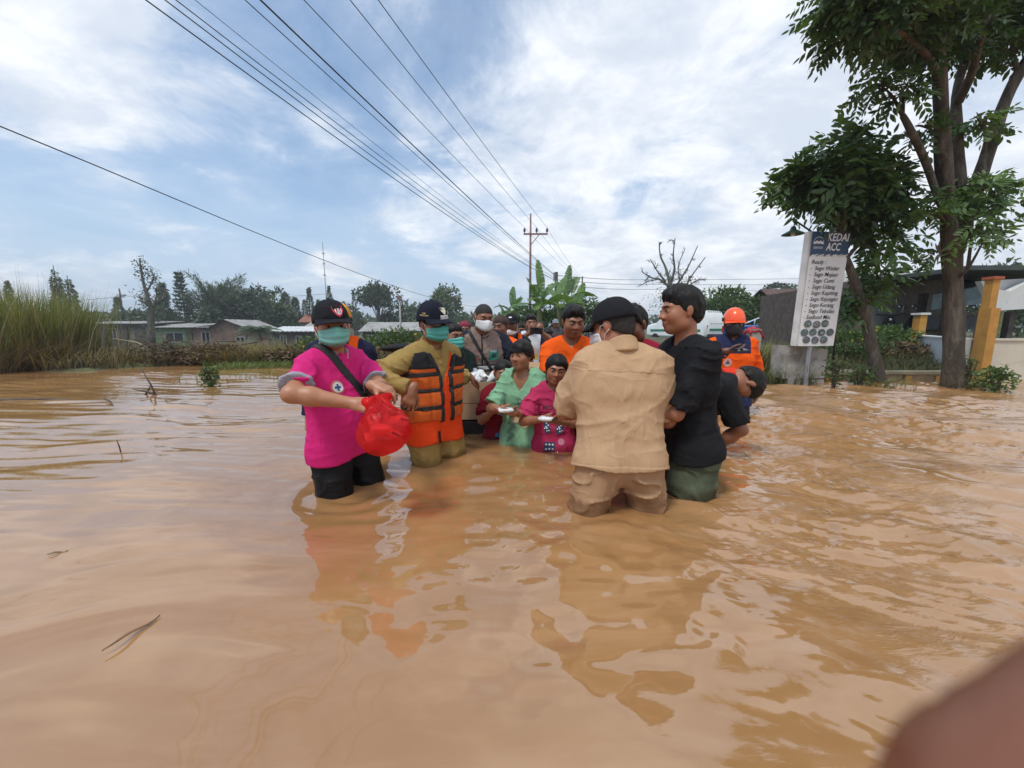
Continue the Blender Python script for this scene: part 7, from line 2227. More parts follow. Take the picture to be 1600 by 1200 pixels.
def flv(pt):
    q = p.to_t(pt)
    d = smax(f2(pt), -hole(pt), .015)
    gap = np.maximum(np.abs(q[:, 0] - .01) - .028 - .075 * np.clip((q[:, 2] - .33) / .14, 0, 1), q[:, 1])
    d = smax(d, -gap, .012)
    d = smax(d, q[:, 2] - .475, .02)
    for z in (.335, .235, .125): d = d + .010 * np.exp(-((q[:, 2] - z) / .014) ** 2)
    d = d + .008 * np.exp(-((np.abs(q[:, 0]) - .105) / .010) ** 2) * (q[:, 1] < 0)
    return d
lv = p.wear('life_vest', flv, LORG, lo, hi)
WEB = MATS['black_webbing']
for z in (.335, .235, .125):
    p.band('belt', flv, WEB, .007, lambda q, pt, z=z: np.abs(q[:, 2] - z + .15 * 0) - .013, lo, hi, parent=lv)
p.band('shoulder_pad', flv, cloth('black_mesh', (.02, .02, .022)), .005, lambda q, pt: np.maximum(.37 - .25 * np.clip((.14 - np.abs(q[:, 0])) * 0, 0, 1) - q[:, 2], -1), lo, hi, parent=lv)
p.band('edging', flv, WEB, .006, lambda q, pt: np.maximum(np.maximum(np.abs(np.abs(q[:, 0] - .01) - .043 - .078 * np.clip((q[:, 2] - .33) / .14, 0, 1)) - .014, q[:, 1]), q[:, 2] - .5), lo, hi, parent=lv)
p.band('edging', flv, WEB, .006, lambda q, pt: np.maximum(np.maximum(np.abs(np.abs(q[:, 0]) - .158) - .016, np.abs(q[:, 1] - .02) - .05), q[:, 2] - .40), lo, hi, parent=lv)
fl = sd_ell(p.T((-.06, .245, .475)), (.150, .12, .028), p.Rt @ Rx(-.1))
p.wear('head_flap', fl, cloth('black_mesh', (.02, .02, .022)), p.T((-.06, .245, .475)) - .2, p.T((-.06, .245, .475)) + .2, parent=lv)
for z, a in ((.16, 1), (.06, 1)):
    c_ = p.T((-.20, .16, z))
    MB().box(c_, (.055, .03, .035), R=p.Rt).tube([c_, c_ + p.Rt @ np.array((.0, .05, -.05)), c_ + p.Rt @ np.array((.05, .02, -.09))], .006, 5).build('buckle', M_BLACK, lv)
V2, F2 = grid2(.022, .085, 2, 8); p.decal('hanging_strap', fv, V2, F2, p.T((-.055, -.5, -.075)), p.Rt @ np.array((1.0, 0, 0)), p.Rt @ np.array((0, 0, 1.0)), p.Rt @ np.array((0, 1.0, 0)), WEB, .006)
p.trousers(KHAKI, amp=.010, seed=8, e=.024)
p.hair('short', front=.045, slope=.62, e=.006)
DNAV = cloth('navy_cap', (.010, .012, .022), .15)
p.cap(DNAV, rim=.040, back=.004, e=.020, height=.018)
WP = MATS['white_print']; GOLD = mat('gold_thread', (.62, .47, .20), .5, .1)
wing = [(-.5, .38), (-.30, .30), (-.16, .42), (0, .30), (.16, .42), (.30, .30), (.5, .38), (.42, -.05), (.22, -.25), (.10, -.45), (-.10, -.45), (-.22, -.25), (-.42, -.05)]
p.cap_print(*fan(wing), .22, .094, .050, mat('pale_gold_thread', (.70, .66, .50), .5, .1), off=.004)
V2, F2 = grid2(1.25, .42, 10, 3); p.cap_print(V2, F2, .22, .056, .056, WP, name='cap_label', off=.004)
V2, F2 = text2('BUPATI', .30, .005); V2 = np.array(V2) - np.array((0, .14)); p.cap_print(V2, F2, .22, .056, .050, mat('grey_print', (.35, .36, .36), .6, .1), name='lettering', off=.0055)
V2, F2 = grid2(1.35, .16, 12, 2, shape=lambda a, b_, w, h: (a * w, b_ * h + .10 * math.cos(a * 2.6)))
p.cap_print(V2, F2, .22, .036, .075, WP, name='cap_trim', off=.004)
for t_, z_ in (('KAB', .072), ('PASURUAN', .060)):
    V2, F2 = text2(t_, .20, .01); p.cap_print(V2, F2, -1.12, z_, .045, GOLD, name='lettering', off=.004)
# white oak leaves printed on the brim
def brim_print(p, m):
    rows = []
    c = np.array((0, .014, .026)); r0 = .0745 + .020; r1 = .094 + .020; rz = .086 + .020 + .018
    for q in np.linspace(.34, .86, 4):
        row = []
        for b_ in np.linspace(-.62, .62, 23):
            a = -PI / 2 + b_ * 1.08
            cc = math.sqrt(max(0, 1 - ((.042 - c[2]) / rz) ** 2)) ** .82
            ext = .072 * q * (math.cos(b_ * 1.25) ** .6) * (1 - .10 * abs(math.sin(b_ * 17)) * (q > .7))
            row.append(p.capH(c + np.array((r0 * .99 * math.cos(a) * cc * (1 + .1 * q * abs(b_)), r1 * .99 * math.sin(a) * cc - ext, .042 - c[2] - .020 * q * b_ * b_ - .012 * q + .0032))))
        rows.append(row)
    return MB().grid(rows).build('brim_print', m, p.capo, smooth=True)
brim_print(p, WP)
p.mask(mat('teal_mask_deep', srgb(96, 190, 180), .75, .05, 20, .0006, 90, trans=.2))
def sunglasses(p):
    t = thing('sunglasses', 'dark sunglasses worn under the badge covered cap', 'sunglasses', (0, 0, 0)); 
    mb = MB()
    for sg in (1, -1):
        ol = [(-.024, .012), (.0, .016), (.024, .013), (.027, .0), (.020, -.015), (.0, -.019), (-.018, -.014), (-.025, 0)]
        P1 = [p.wor(p.Hd((sg * .034 + sg * a, -.0985 + .25 * max(0, a) * .5 + .010 * (a > .01), .010 + b_))) for a, b_ in ol]
        nrm = p.R @ p.Rh @ np.array((0, -1.0, 0)); P2 = [q + nrm * .003 for q in P1]
        k = len(ol); mb.add(np.array(P1 + P2), [tuple(range(k)), tuple(range(2 * k - 1, k - 1, -1))] + [(i, (i + 1) % k, k + (i + 1) % k, k + i) for i in range(k)])
    fr = MB()
    fr.tube([p.wor(p.Hd((-.010, -.101, .014))), p.wor(p.Hd((.010, -.101, .014)))], .002, 5)
    for sg in (1, -1): fr.tube([p.wor(p.Hd((sg * .060, -.088, .016))), p.wor(p.Hd((sg * .076, -.04, .014))), p.wor(p.Hd((sg * .080, .015, .010)))], .0018, 5)
    mb.build('lens', mat('dark_lens', (.01, .01, .012), .05, .1, spec=.8), t); fr.build('frame', M_BLACK, t)
sunglasses(p)

# ---------------------------------------------------------------- masked person just behind him
p = Person('person in a teal mask half hidden behind the life vest man', (PX(704, 520, 3.25)[0], 3.3), 30, H=1.57, h=.011, head=(10, 6, 0), skin=srgb(140, 94, 70))
p.body(.009); o, f = p.shirt('shirt', cloth('dark_green', (.02, .035, .03)), e=.018, hem=-.1, sleeve=(1.9, 1.9), amp=.006, seed=3)
p.trousers(BLACKC, end=.5); p.hair('short', front=.055); p.mask(MATS['teal_mask_deep'])

# ---------------------------------------------------------------- man in the grey brown vest at the box
p = Person('crop haired man in grey brown vest and white mask behind the cardboard box', (PX(749, 520, 3.50)[0], 3.60), 10, H=1.77, g=1.10, sh=1.12, hs=1.02, lean=10, head=(14, 16, 4), skin=srgb(146, 96, 70), h=.0085)
arm_to(p, -1, 714, 600, 3.25, pole=(-1, .3, -.6), fdir=(.3, -1, -.3), palm=(0, 0, -1))
arm_to(p, 1, 792, 596, 3.3, pole=(1, .3, -.6), fdir=(-.2, -1, -.3), palm=(0, 0, -1))
p.body()
DKN = cloth('dark_navy', (.018, .020, .034))
o, f = p.shirt('navy_shirt', DKN, e=.012, hem=-.06, sleeve=(1.9, 1.9), sl_r=(.018, .022), amp=.006, seed=31)
VEST = cloth('taupe_vest', srgb(142, 122, 112), .08)
f1 = p.top(e=.032, hem=-.12, sleeve=(0, 0), amp=.012, seed=32, skirt=(.172, .172), under=p.top(e=.012, hem=-.2, sleeve=(0, 0), amp=.006, seed=31), ue=.010)
SA = [np.array(q, F32) for q in (p.arm[1][0], p.arm[1][1], p.arm[-1][0], p.arm[-1][1])]
hole2 = U([sd_cone(SA[0] + (SA[0] - SA[1]) * .3, SA[1], .072, .070), sd_cone(SA[2] + (SA[2] - SA[3]) * .3, SA[3], .072, .070)], .01)
fg = lambda pt: smax(f1(pt), -hole2(pt), .01)
lo, hi = p.tbox(-.15, .53, arms=False)
vs = p.wear('vest', fg, VEST, lo, hi)
p.collar(VEST, hgt=.055, flare=.022, open_=.9)
for z0, z1, m_ in ((.235, .248, BLACKC), (.195, .235, mat('reflective_tape', (.42, .41, .41), .35, .06)), (.182, .195, BLACKC)):
    p.band('reflective_stripe', fg, m_, .004, lambda q, pt, a=z0, b_=z1: np.abs(q[:, 2] - (a + b_) / 2) - (b_ - a) / 2, lo, hi, h=.006, parent=vs)
p.band('zip', fg, BLACKC, .004, lambda q, pt: np.maximum(np.abs(q[:, 0]) - .006, q[:, 1]), lo, hi, h=.006, parent=vs)
p.band('sling_strap', fg, WEB, .007, lambda q, pt: np.maximum(np.abs((q[:, 0] - .05) * c1 + (q[:, 2] - .25) * s1) - .014, q[:, 1]), lo, hi, h=.006)
uN, vN, dN = p.Rt @ np.array((1.0, 0, 0)), p.Rt @ np.array((0, 0, 1.0)), p.Rt @ np.array((0, 1.0, 0))
V2, F2 = grid2(.085, .095, 6, 6, shape=lambda a, b_, w, h: (a * w * (1 - .35 * max(0, -b_ - .2)), b_ * h)); p.decal('crest', fg, V2, F2, p.T((.098, -.4, .33)), uN, vN, dN, mat('green_crest', (.03, .22, .15), .6, .1), .005)
V2, F2 = disc2(.020); p.decal('crest_print', fg, V2, F2, p.T((.098, -.4, .327)), uN, vN, dN, mat('dark_green_print', (.01, .07, .06), .6, .1), .007)
V2, F2 = text2('BPBD', .018, .01); p.decal('lettering', fg, V2, F2, p.T((.098, -.4, .357)), uN, vN, dN, WP, .007)
V2, F2 = text2('SATGAS', .022, .015); p.decal('lettering', fg, V2, F2, p.T((-.085, -.4, .29)), uN, vN, dN, mat('red_print', (.55, .02, .05), .6, .1), .005)
MB().box(p.T((.14, -.16, .17)), (.05, .03, .11), R=p.Rt).build('radio', M_BLACK, p.root)
p.trousers(BLACKC, end=.5)
p.hair('short', front=.062, slope=.70, e=.004, m=mat('cropped_hair', (.022, .017, .014), .8, .3, 60))
p.mask(mat('white_mask', (.74, .73, .72), .8, .04, 20), kind='cone')

# ---------------------------------------------------------------- three children
def kid(label, px, dep, rz, H, skin, **k):
    return Person(label, (PX(px, 520, dep)[0], dep), rz, H=H, skin=skin, hs=.88, sh=.86, g=.76, group='people wading in the flood', h=NEAR_H, **k)
KSK = srgb(150, 102, 74)
p = kid('small boy in dark red shirt left of the green shirt child', 785, 2.90, 6, 1.28, srgb(142, 95, 70), head=(8, 10, 0))
arm_to(p, -1, 773, 640, 2.64, pole=(-.6, .4, -1), fdir=(.9, -.3, .1), palm=(0, .3, 1), curl=(.2, .3, .3)); arm_to(p, 1, 790, 643, 2.66, pole=(1, .2, -.8), fdir=(-.8, -.5, .1), palm=(0, .3, 1), curl=(.2, .3, .3))
p.body(.0065)
o, f = p.shirt('red_shirt', cloth('dark_red', srgb(116, 18, 32), .1, wet=.05), e=.020, hem=-.12, sleeve=(.8, .8), sl_r=(.02, .03), flare=.02, amp=.012, seed=41)
uN, vN, dN = p.Rt @ np.array((1.0, 0, 0)), p.Rt @ np.array((0, 0, 1.0)), p.Rt @ np.array((0, 1.0, 0))
for (x, z, w_, h_), m_ in (((0, .255, .13, .028), mat('pale_blue_print', (.40, .45, .55), .6, .1)), ((.02, .20, .07, .06), mat('orange_print', (.62, .28, .06), .6, .1)), ((-.02, .04, .13, .05), mat('blue_print', (.02, .09, .25), .5, .1)), ((.05, .02, .06, .045), mat('yellow_print', (.6, .45, .08), .6, .1))):
    V2, F2 = disc2(w_ / 2 * p.k, sy=h_ / w_); p.decal('shirt_print', f, V2, F2, p.T((x, -.4, z)), uN, vN, dN, m_, .003)
p.trousers(BLACKC, end=.4)
p.hair('short', front=.062, slope=.72, e=.005)
redboy = p
p = kid('child in a mint green shirt with a bowl haircut holding a packet', 817, 2.74, -24, 1.43, srgb(164, 114, 84), head=(-8, 2, -2), neck=1.1)
arm_to(p, -1, 783, 640, 2.50, pole=(-1, .3, -.8), fdir=(.9, -.45, .05), palm=(.1, .2, 1), curl=(.25, .35, .3)); arm_to(p, 1, 801, 645, 2.46, pole=(.3, .9, -1), fdir=(-.95, -.1, .12), palm=(0, .1, 1), curl=(.2, .3, .3))
p.body(.0065)
MINT = cloth('mint', srgb(128, 176, 140), .06, wet=.02)
o, f = p.shirt('mint_shirt', MINT, e=.020, hem=-.16, sleeve=(.86, .86), sl_r=(.022, .036), flare=.035, amp=.014, seed=42, vneck=(.115, .075), fz=10)
uN, vN, dN = p.Rt @ np.array((1.0, 0, 0)), p.Rt @ np.array((0, 0, 1.0)), p.Rt @ np.array((0, 1.0, 0))
for z in (.285, .245, .205):
    V2, F2 = ring2(.014, .021, 14); p.decal('shirt_print', f, V2, F2, p.T((.01, -.4, z)), uN, vN, dN, mat('dark_mint', (.10, .22, .15), .7, .1), .003)
for (x, z, r_, m_) in ((-.03, .13, .032, 'tan_print'), (.055, .105, .042, 'sand_print'), (-.05, .165, .012, 'tan_print'), (-.01, .165, .012, 'tan_print'), (.03, .15, .013, 'sand_print'), (.08, .15, .013, 'sand_print')):
    V2, F2 = disc2(r_, 16); p.decal('shirt_print', f, V2, F2, p.T((x, -.4, z)), uN, vN, dN, mat(m_, (.42, .33, .20) if m_ == 'tan_print' else (.50, .47, .30), .7, .1), .003 + .0004 * (r_ < .02))
for i in range(7):
    V2, F2 = disc2(.012 + .004 * (i % 3), 10); p.decal('shirt_print', f, V2, F2, p.T((-.085 + .017 * (i % 3), -.4, -.06 + .024 * i)), uN, vN, dN, mat('leaf_print', (.09, .20, .13), .7, .1), .003)
p.trousers(BLACKC, end=.4)
p.hair('bowl', front=.034, slope=.30, e=.020, seed=4, vol=.004, side_drop=.018)
greenkid = p
p = kid('girl in a pink shirt with tied back hair holding a packet', 868, 2.62, -10, 1.34, srgb(156, 104, 76), head=(6, 8, 6), neck=1.05)
arm_to(p, -1, 848, 655, 2.38, pole=(-1, .3, -.8), fdir=(.85, -.4, .15), palm=(.0, .2, 1), curl=(.25, .35, .3)); arm_to(p, 1, 868, 658, 2.36, pole=(1, .3, -.7), fdir=(-.95, -.2, .12), palm=(0, .2, 1), curl=(.2, .3, .3))
p.body(.0065)
o, f = p.shirt('pink_shirt', cloth('rose', srgb(176, 48, 88), .08, wet=.04), e=.022, hem=-.14, sleeve=(.9, .9), sl_r=(.024, .04), flare=.03, amp=.013, seed=43, neck_r=.075)
uN, vN, dN = p.Rt @ np.array((1.0, 0, 0)), p.Rt @ np.array((0, 0, 1.0)), p.Rt @ np.array((0, 1.0, 0))
DP = mat('plum_print', (.10, .02, .04), .7, .1); NV = mat('navy_print', (.02, .05, .11), .45, .1)
V2, F2 = text2('MOUSE', .036, .006, width=.145); p.decal('lettering', f, V2, F2, p.T((-.0, -.4, .315)), uN, vN, dN, DP, .003)
for sg in (-1, 1):
    V2, F2 = disc2(.034, 20, sx=.75, sy=1.25); V2 = [(x + sg * .15 * y, y) for x, y in V2]
    bw_ = p.decal('shirt_print', f, V2, F2, p.T((sg * .055, -.4, .155)), uN, vN, dN, NV, .003)
    for k_ in range(7):
        V3, F3 = disc2(.0055, 8, cx=.020 * math.cos(k_ * 2.4) * (k_ / 7) ** .5, cy=.036 * math.sin(k_ * 2.4) * (k_ / 7) ** .5); p.decal('polka_dot', f, V3, F3, p.T((sg * .055, -.4, .155)), uN, vN, dN, WP, .0045, parent=bw_)
V2, F2 = grid2(.072, .060, 6, 6); bw_ = p.decal('shirt_print', f, V2, F2, p.T((-.03, -.4, -.005)), uN, vN, dN, NV, .003)
for k_ in range(6):
    V3, F3 = disc2(.007, 8, cx=-.022 + .022 * (k_ % 3), cy=-.016 + .03 * (k_ // 3)); p.decal('polka_dot', f, V3, F3, p.T((-.03, -.4, -.005)), uN, vN, dN, WP, .0045, parent=bw_)
V2, F2 = disc2(.022, 12); p.decal('shirt_print', f, V2, F2, p.T((.07, -.4, .04)), uN, vN, dN, mat('pink_print', (.55, .2, .28), .7, .1), .003)
V2, F2 = text2('cool', .034, .012, width=.085); p.decal('lettering', f, V2, F2, p.T((-.01, -.4, -.085)), uN, vN, dN, WP, .003)
p.trousers(BLACKC, end=.4)
p.hair('short', front=.050, slope=.45, e=.013, seed=6, side_drop=.03, long=[((.0, .06, -.03), (.072, .055, .085)), ((.068, .02, -.035), (.017, .038, .07)), ((-.068, .02, -.035), (.017, .038, .07))])
girl = p
# what the children hold
SILV = mat('foil_paper', (.74, .74, .74), .35, .12, 30)
def held(px, py, dep, a, label, size=(.10, .075, .03)):
    packet(PX(px, py, dep), rotm(0, 0, a), size, label, SILV, 'food packets in the hands of the children')
held(790, 640.5, 2.44, .2, 'white food packet in the hands of the mint shirt child', (.10, .08, .030))
held(780, 636, 2.62, -.1, 'white food packet in the hands of the dark red shirt boy', (.07, .07, .028))
held(853, 654, 2.32, -.4, 'white food packet in the hands of the pink shirt girl', (.09, .07, .028))

# ---------------------------------------------------------------- young man in the orange T-shirt
p = Person('young man in an orange T-shirt looking down beside the tan shirt man', (PX(893, 520, 2.95)[0], 2.98), -6, H=1.70, g=.94, h=.0085, head=(14, 16, 0), lean=6, skin=srgb(146, 97, 70), neck=1.15)
arm_to(p, -1, 880, 600, 2.6, fdir=(.3, -1, 0), palm=(0, 0, -1)); arm_to(p, 1, 930, 610, 2.6, fdir=(0, -1, 0), palm=(0, 0, -1))
p.body(.007)
o, f = p.shirt('orange_shirt', ORG, e=.016, hem=-.12, sleeve=(.7, .7), sl_r=(.018, .03), amp=.013, seed=51)
p.collar(cloth('grey_trim', (.36, .33, .30)), hgt=.012, flare=.010, open_=.05, r=.066, name='neck_band')
uN, vN, dN = p.Rt @ np.array((1.0, 0, 0)), p.Rt @ np.array((0, 0, 1.0)), p.Rt @ np.array((0, 1.0, 0))
V2, F2 = disc2(.045, 18); p.decal('shirt_print', f, V2, F2, p.T((.03, -.4, .25)), uN, vN, dN, mat('lilac_print', (.22, .18, .35), .7, .1), .003)
V2, F2 = ring2(.030, .038, 16); p.decal('shirt_print', f, V2, F2, p.T((.03, -.4, .25)), uN, vN, dN, WP, .0045)
p.trousers(BLACKC, end=.45)
p.hair('short', front=.056, slope=.74, e=.016, vol=.014, seed=2)

# person in red cap and navy behind
p = Person('person in a red cap and navy shirt behind the orange T-shirt man', (PX(945, 520, 3.3)[0], 3.3), -20, H=1.72, h=.011, head=(-10, 4, 0), skin=srgb(128, 84, 60))
p.body(.009); o, f = p.shirt('navy_shirt', cloth('navy_blue', (.022, .022, .06)), e=.016, hem=-.1, sleeve=(.7, .7), seed=3)
p.trousers(BLACKC, end=.45); p.hair('short', front=.05, e=.006); p.cap(cloth('red_cap', srgb(196, 40, 52), .1), rim=.04, back=.005)

# ---------------------------------------------------------------- man in the tan shirt, seen from behind
SAND = cloth('tan', srgb(184, 150, 116), .05); SANDP = cloth('tan_trousers', srgb(168, 134, 102), .06, wet=.085)
p = Person('stout man in tan shirt and black cap seen from behind', xy(965, 792), 184, H=1.70, g=1.04, belly=.3, hs=1.0, sh=1.02, lean=12, side=-3, head=(42, 20, 0), skin=srgb(166, 110, 82), h=NEAR_H, feet=((.31, .05), (-.31, .0)), chest=1.06, neck=.8)
p.set_arm(-1, p.T((-.13, -.30, .17)), pole=(-.85, .6, -.9), fdir=(.5, -1, .1), palm=(0, 0, -1))
p.set_arm(1, p.T((.10, -.36, .20)), pole=(.9, .4, -.9), fdir=(-.4, -1, .2), palm=(0, 0, -1))
p.body()
o, f = p.shirt('tan_shirt', SAND, e=.020, hem=-.055, sleeve=(.97, .93), sl_r=(.018, .036), flare=.03, amp=.013, seed=61, fz=9, skirt=(.160, .172), fx=5, pe=.026, sk=.010)
cuff(p, f, -1, .97, SAND, .045, .003, 'sleeve_hem'); cuff(p, f, 1, .93, SAND, .045, .003, 'sleeve_hem')
p.collar(SAND, hgt=.060, flare=.024, open_=1.1, r=.070)
lo, hi = p.tbox(-.22, .53, arms=True)
p.band('back_yoke', f, SAND, .0022, lambda q, pt: np.maximum(.385 - q[:, 2], np.abs(q[:, 0]) - .19), lo, hi, h=.006)
p.band('hem_band', f, SAND, .0022, lambda q, pt: q[:, 2] + .030, lo, hi, h=.006)
for z in (.33, .31, .29):
    pass
p.trousers(SANDP, amp=.013, seed=9, e=.020, knee_r=.070)
p.hair('short', front=.05, slope=.70, e=.006, m=MATS['cropped_hair'])
p.cap(CAPB, rim=.040, back=.012, e=.018, height=.008)
for t_, z_ in (('PROV', .064), ('JAWA TIMUR', .052)):
    V2, F2 = text2(t_, .24, .015); p.cap_print(V2, F2, -1.75, z_, .045, mat('yellow_thread', (.75, .45, .05), .6, .1), name='lettering', off=.004)
p.mask(MATS['white_mask'])
tan = p

# ---------------------------------------------------------------- the two youths
p = Person('youth in a maroon shirt leaning in beside the black shirt youth', (PX(1022, 520, 2.45)[0], 2.50), -62, H=1.70, g=.92, h=.0085, lean=14, head=(12, 22, 0), skin=srgb(122, 76, 52), neck=1.05)
p.body(.007); o, f = p.shirt('maroon_shirt', cloth('maroon', srgb(136, 24, 48), .08), e=.016, hem=-.1, sleeve=(.7, .7), amp=.008, seed=71)
p.trousers(cloth('grey_trousers', (.06, .065, .07), wet=.1), end=.4)
p.hair('short', front=.055, slope=.74, e=.013, vol=.010, seed=7)
p = Person('tall youth in a black T-shirt and green trousers facing left', xy(1070, 760), -84, H=1.73, ground=-.68, g=.94, hs=1.0, lean=6, head=(-4, 6, 0), skin=srgb(166, 110, 80), h=NEAR_H, feet=((.10, .06), (-.12, -.04)), neck=1.25, sh=1.0, dep=.74)
p.set_arm(1, p.T((.02, -.36, .20)), pole=(.3, .2, -1), fdir=(-.3, -1, .1), palm=(0, 0, -1)); p.set_arm(-1, p.T((-.14, -.40, .16)), pole=(-.4, .8, -1), fdir=(0, -1, .1), palm=(0, 0, -1))
p.body(.0065)
o, f = p.shirt('black_shirt', BLACKC, e=.020, hem=-.07, sleeve=(.92, .86), sl_r=(.022, .036), flare=.03, amp=.013, seed=72, neck_r=.072, fz=11, pe=.030)
p.trousers(cloth('dark_green_trousers', srgb(84, 92, 74), .25, wet=.06), amp=.014, e=.026, seed=4, knee_r=.072)
p.hair('short', front=.062, slope=.84, e=.013, vol=.016, seed=5)
# bending man on their right
p = Person('black haired man bent double with one arm in the water', (PX(1046, 520, 2.62)[0], 2.66), 72, H=1.70, g=1.0, h=.0085, lean=52, head=(10, 112, 8), skin=srgb(150, 98, 72), feet=((.14, .1), (-.14, -.08)), knee=.05, pelvis=(0, .0), neck=1.1)
p.set_arm(-1, p.loc(PX(1108, 705, 2.50)), pole=(-.3, -1, .2), fdir=(0, 0, -1), palm=(1, 0, 0)); p.set_arm(1, p.loc(PX(1120, 715, 2.75)), pole=(.3, 1, .2), fdir=(0, 0, -1), palm=(-1, 0, 0))
p.body(.007)
o, f = p.shirt('black_shirt', BLACKC, e=.018, hem=-.1, sleeve=(.82, .82), sl_r=(.02, .035), amp=.008, seed=81)
p.trousers(BLACKC, end=.4)
p.collar(cloth('red_trim', srgb(214, 58, 36), .1), hgt=.05, flare=.02, open_=.3, r=.070, name='orange_red_collar')
p.hair('short', front=.058, slope=.78, e=.013, vol=.006, seed=8)

# ---------------------------------------------------------------- rescuer with the helmet
p = Person('rescuer in orange helmet and navy and orange uniform holding a phone', (PX(1146, 520, 3.78)[0], 3.80), -8, H=1.69, g=1.04, h=.0085, head=(-8, 8, 0), skin=srgb(112, 76, 58), sh=1.1)
arm_to(p, -1, 1136, 548, 3.45, pole=(-1, .2, -.8), fdir=(.95, -.3, .12), palm=(0, .2, 1), curl=(.3, .4, .3))
p.set_arm(1, p.T((.25, -.02, -.02)), pole=(.6, 1, 0), palm=(-1, -.2, 0))
p.body()
o, f = p.shirt('uniform_shirt', ORG, e=.018, hem=-.14, sleeve=(1.9, 1.9), sl_r=(.020, .024), amp=.013, seed=91)
lo, hi = p.tbox(-.16, .53, arms=True)
UNV = cloth('uniform_navy', (.022, .028, .075))
p.band('navy_yoke', f, UNV, .005, lambda q, pt: np.maximum(.362 - q[:, 2], np.abs(q[:, 0]) - .155), lo, hi)
p.band('navy_hem', f, UNV, .005, lambda q, pt: q[:, 2] + .02 + 0 * q[:, 0], *p.tbox(-.18, .02, arms=False))
cuff(p, f, -1, 1.9, UNV, .05, .004); cuff(p, f, 1, 1.9, UNV, .05, .004)
p.collar(UNV, hgt=.05, flare=.02, open_=.7)
uN, vN, dN = p.Rt @ np.array((1.0, 0, 0)), p.Rt @ np.array((0, 0, 1.0)), p.Rt @ np.array((0, 1.0, 0))
V2, F2 = disc2(.040, 20); bd = p.decal('badge', f, V2, F2, p.T((-.06, -.4, .275)), uN, vN, dN, mat('badge_pale', (.68, .42, .36), .6, .1), .004)
V2, F2 = fan([(0, .026), (.024, -.014), (-.024, -.014)]); p.decal('badge_print', f, V2, F2, p.T((-.06, -.4, .275)), uN, vN, dN, mat('blue_print', (.02, .09, .25), .5, .1), .0055, parent=bd)
V2, F2 = disc2(.010, 10); p.decal('badge_print', f, V2, F2, p.T((-.06, -.4, .285)), uN, vN, dN, mat('red_print', (.55, .02, .05), .6, .1), .0065, parent=bd)
p.trousers(cloth('uniform_trousers', (.02, .022, .05), wet=.1))
p.hair('short', front=.04, slope=.6, e=.006)
HM = mat('helmet_orange', srgb(248, 90, 34), .28, .04, 3, coat=.4)
he = p.cap(HM, rim=.036, back=.010, e=.024, height=.024, brim_l=.028, name='helmet', drop=.004)
for sg in (1, -1):
    MB().box(p.Hd((sg * .098, .0, .05)), (.012, .05, .03), R=p.Rh).build('side_clip', M_BLACK, he)
    MB().tube([p.Hd((sg * .090, .0, .04)), p.Hd((sg * .084, -.02, -.04)), p.Hd((sg * .05, -.06, -.10))], .004, 5).build('chin_strap', M_BLACK, he)
for i in range(4): MB().box(p.Hd((-.05 + .033 * i, -.06 + .01 * abs(i - 1.5), .118 - .006 * abs(i - 1.5))), (.014, .03, .006), R=p.Rh @ Rx(.5)).build('helmet_rib', HM, he)
p.mask(mat('black_mask', (.015, .015, .017), .85, .1, 20), kind='cone', m_loop=M_BLACK, top=.006)
resc = p
def phone(c, R, label, sz=(.145, .072, .009)):
    t = thing('phone', label, 'phone', tuple(c))
    MB().box((0, 0, 0), sz, R=R).build('case', M_BLACK, t)
    MB().box(R @ np.array((0, 0, sz[2] / 2 + .0006)), (sz[0] * .93, sz[1] * .9, .001), R=R).build('screen', mat('phone_glass', (.01, .012, .015), .05, .1), t)
    return t
phone(PX(1156, 547, 3.38), rotm(.25, -.06, .3), 'dark phone lying in the palm of the helmeted rescuer')

# ---------------------------------------------------------------- people further back
def back_person(label, px, dep, rz, H, shirt, sl=.6, cap=None, head=(0, 4, 0), skin=srgb(126, 82, 58), hair=True, ground=-.68, g=1.0, **k):
    q = PX(px, 512, dep)
    gr = max(ground, gz(q[0], dep))
    p = Person(label, (q[0], dep), rz, H=H, ground=gr, g=g, h=.013, head=head, skin=skin, group='onlookers behind the box', **k)
    return p
p = back_person('person in a dark brown knit cap and orange sleeve behind the vest man', 784, 4.1, -25, 1.66, None)
p.body(.010); o, f = p.shirt('orange_shirt', ORG, e=.016, hem=-.1, sleeve=(.7, .7), seed=5, h=.011); p.trousers(BLACKC, h=.016, end=.5)
p.hair('short', front=.035, slope=.45, e=.014, m=mat('brown_knit', (.05, .028, .022), .9, .3, 60))
p = back_person('bearded man in black cap and orange edged black vest', 799, 4.5, -6, 1.69, None, head=(-6, 2, 0))
p.body(.010); o, f = p.shirt('black_vest', cloth('black_teal', (.012, .020, .020)), e=.016, hem=-.1, sleeve=(.7, .7), seed=6, h=.011); p.trousers(BLACKC, h=.016, end=.5)
lo, hi = p.tbox(.0, .52, arms=False)
p.band('orange_edging', f, ORG, .006, lambda q, pt: np.abs(np.abs(q[:, 0]) - .125 + .1 * (q[:, 2] - .3)) - .024, lo, hi, h=.010)
uN, vN, dN = p.Rt @ np.array((1.0, 0, 0)), p.Rt @ np.array((0, 0, 1.0)), p.Rt @ np.array((0, 1.0, 0))
V2, F2 = disc2(.035, 12); p.decal('badge', f, V2, F2, p.T((-.02, -.4, .22)), uN, vN, dN, mat('green_crest', (.03, .22, .15), .6, .1), .006)
p.hair('short', front=.045, e=.006); p.cap(CAPB, rim=.04, back=.005)
V2, F2 = disc2(.5, 12, sx=1.3, sy=.5); p.cap_print(V2, F2, .1, .085, .03, WP)
p.mask(MATS['white_mask'], top=-.060, low=-.118)
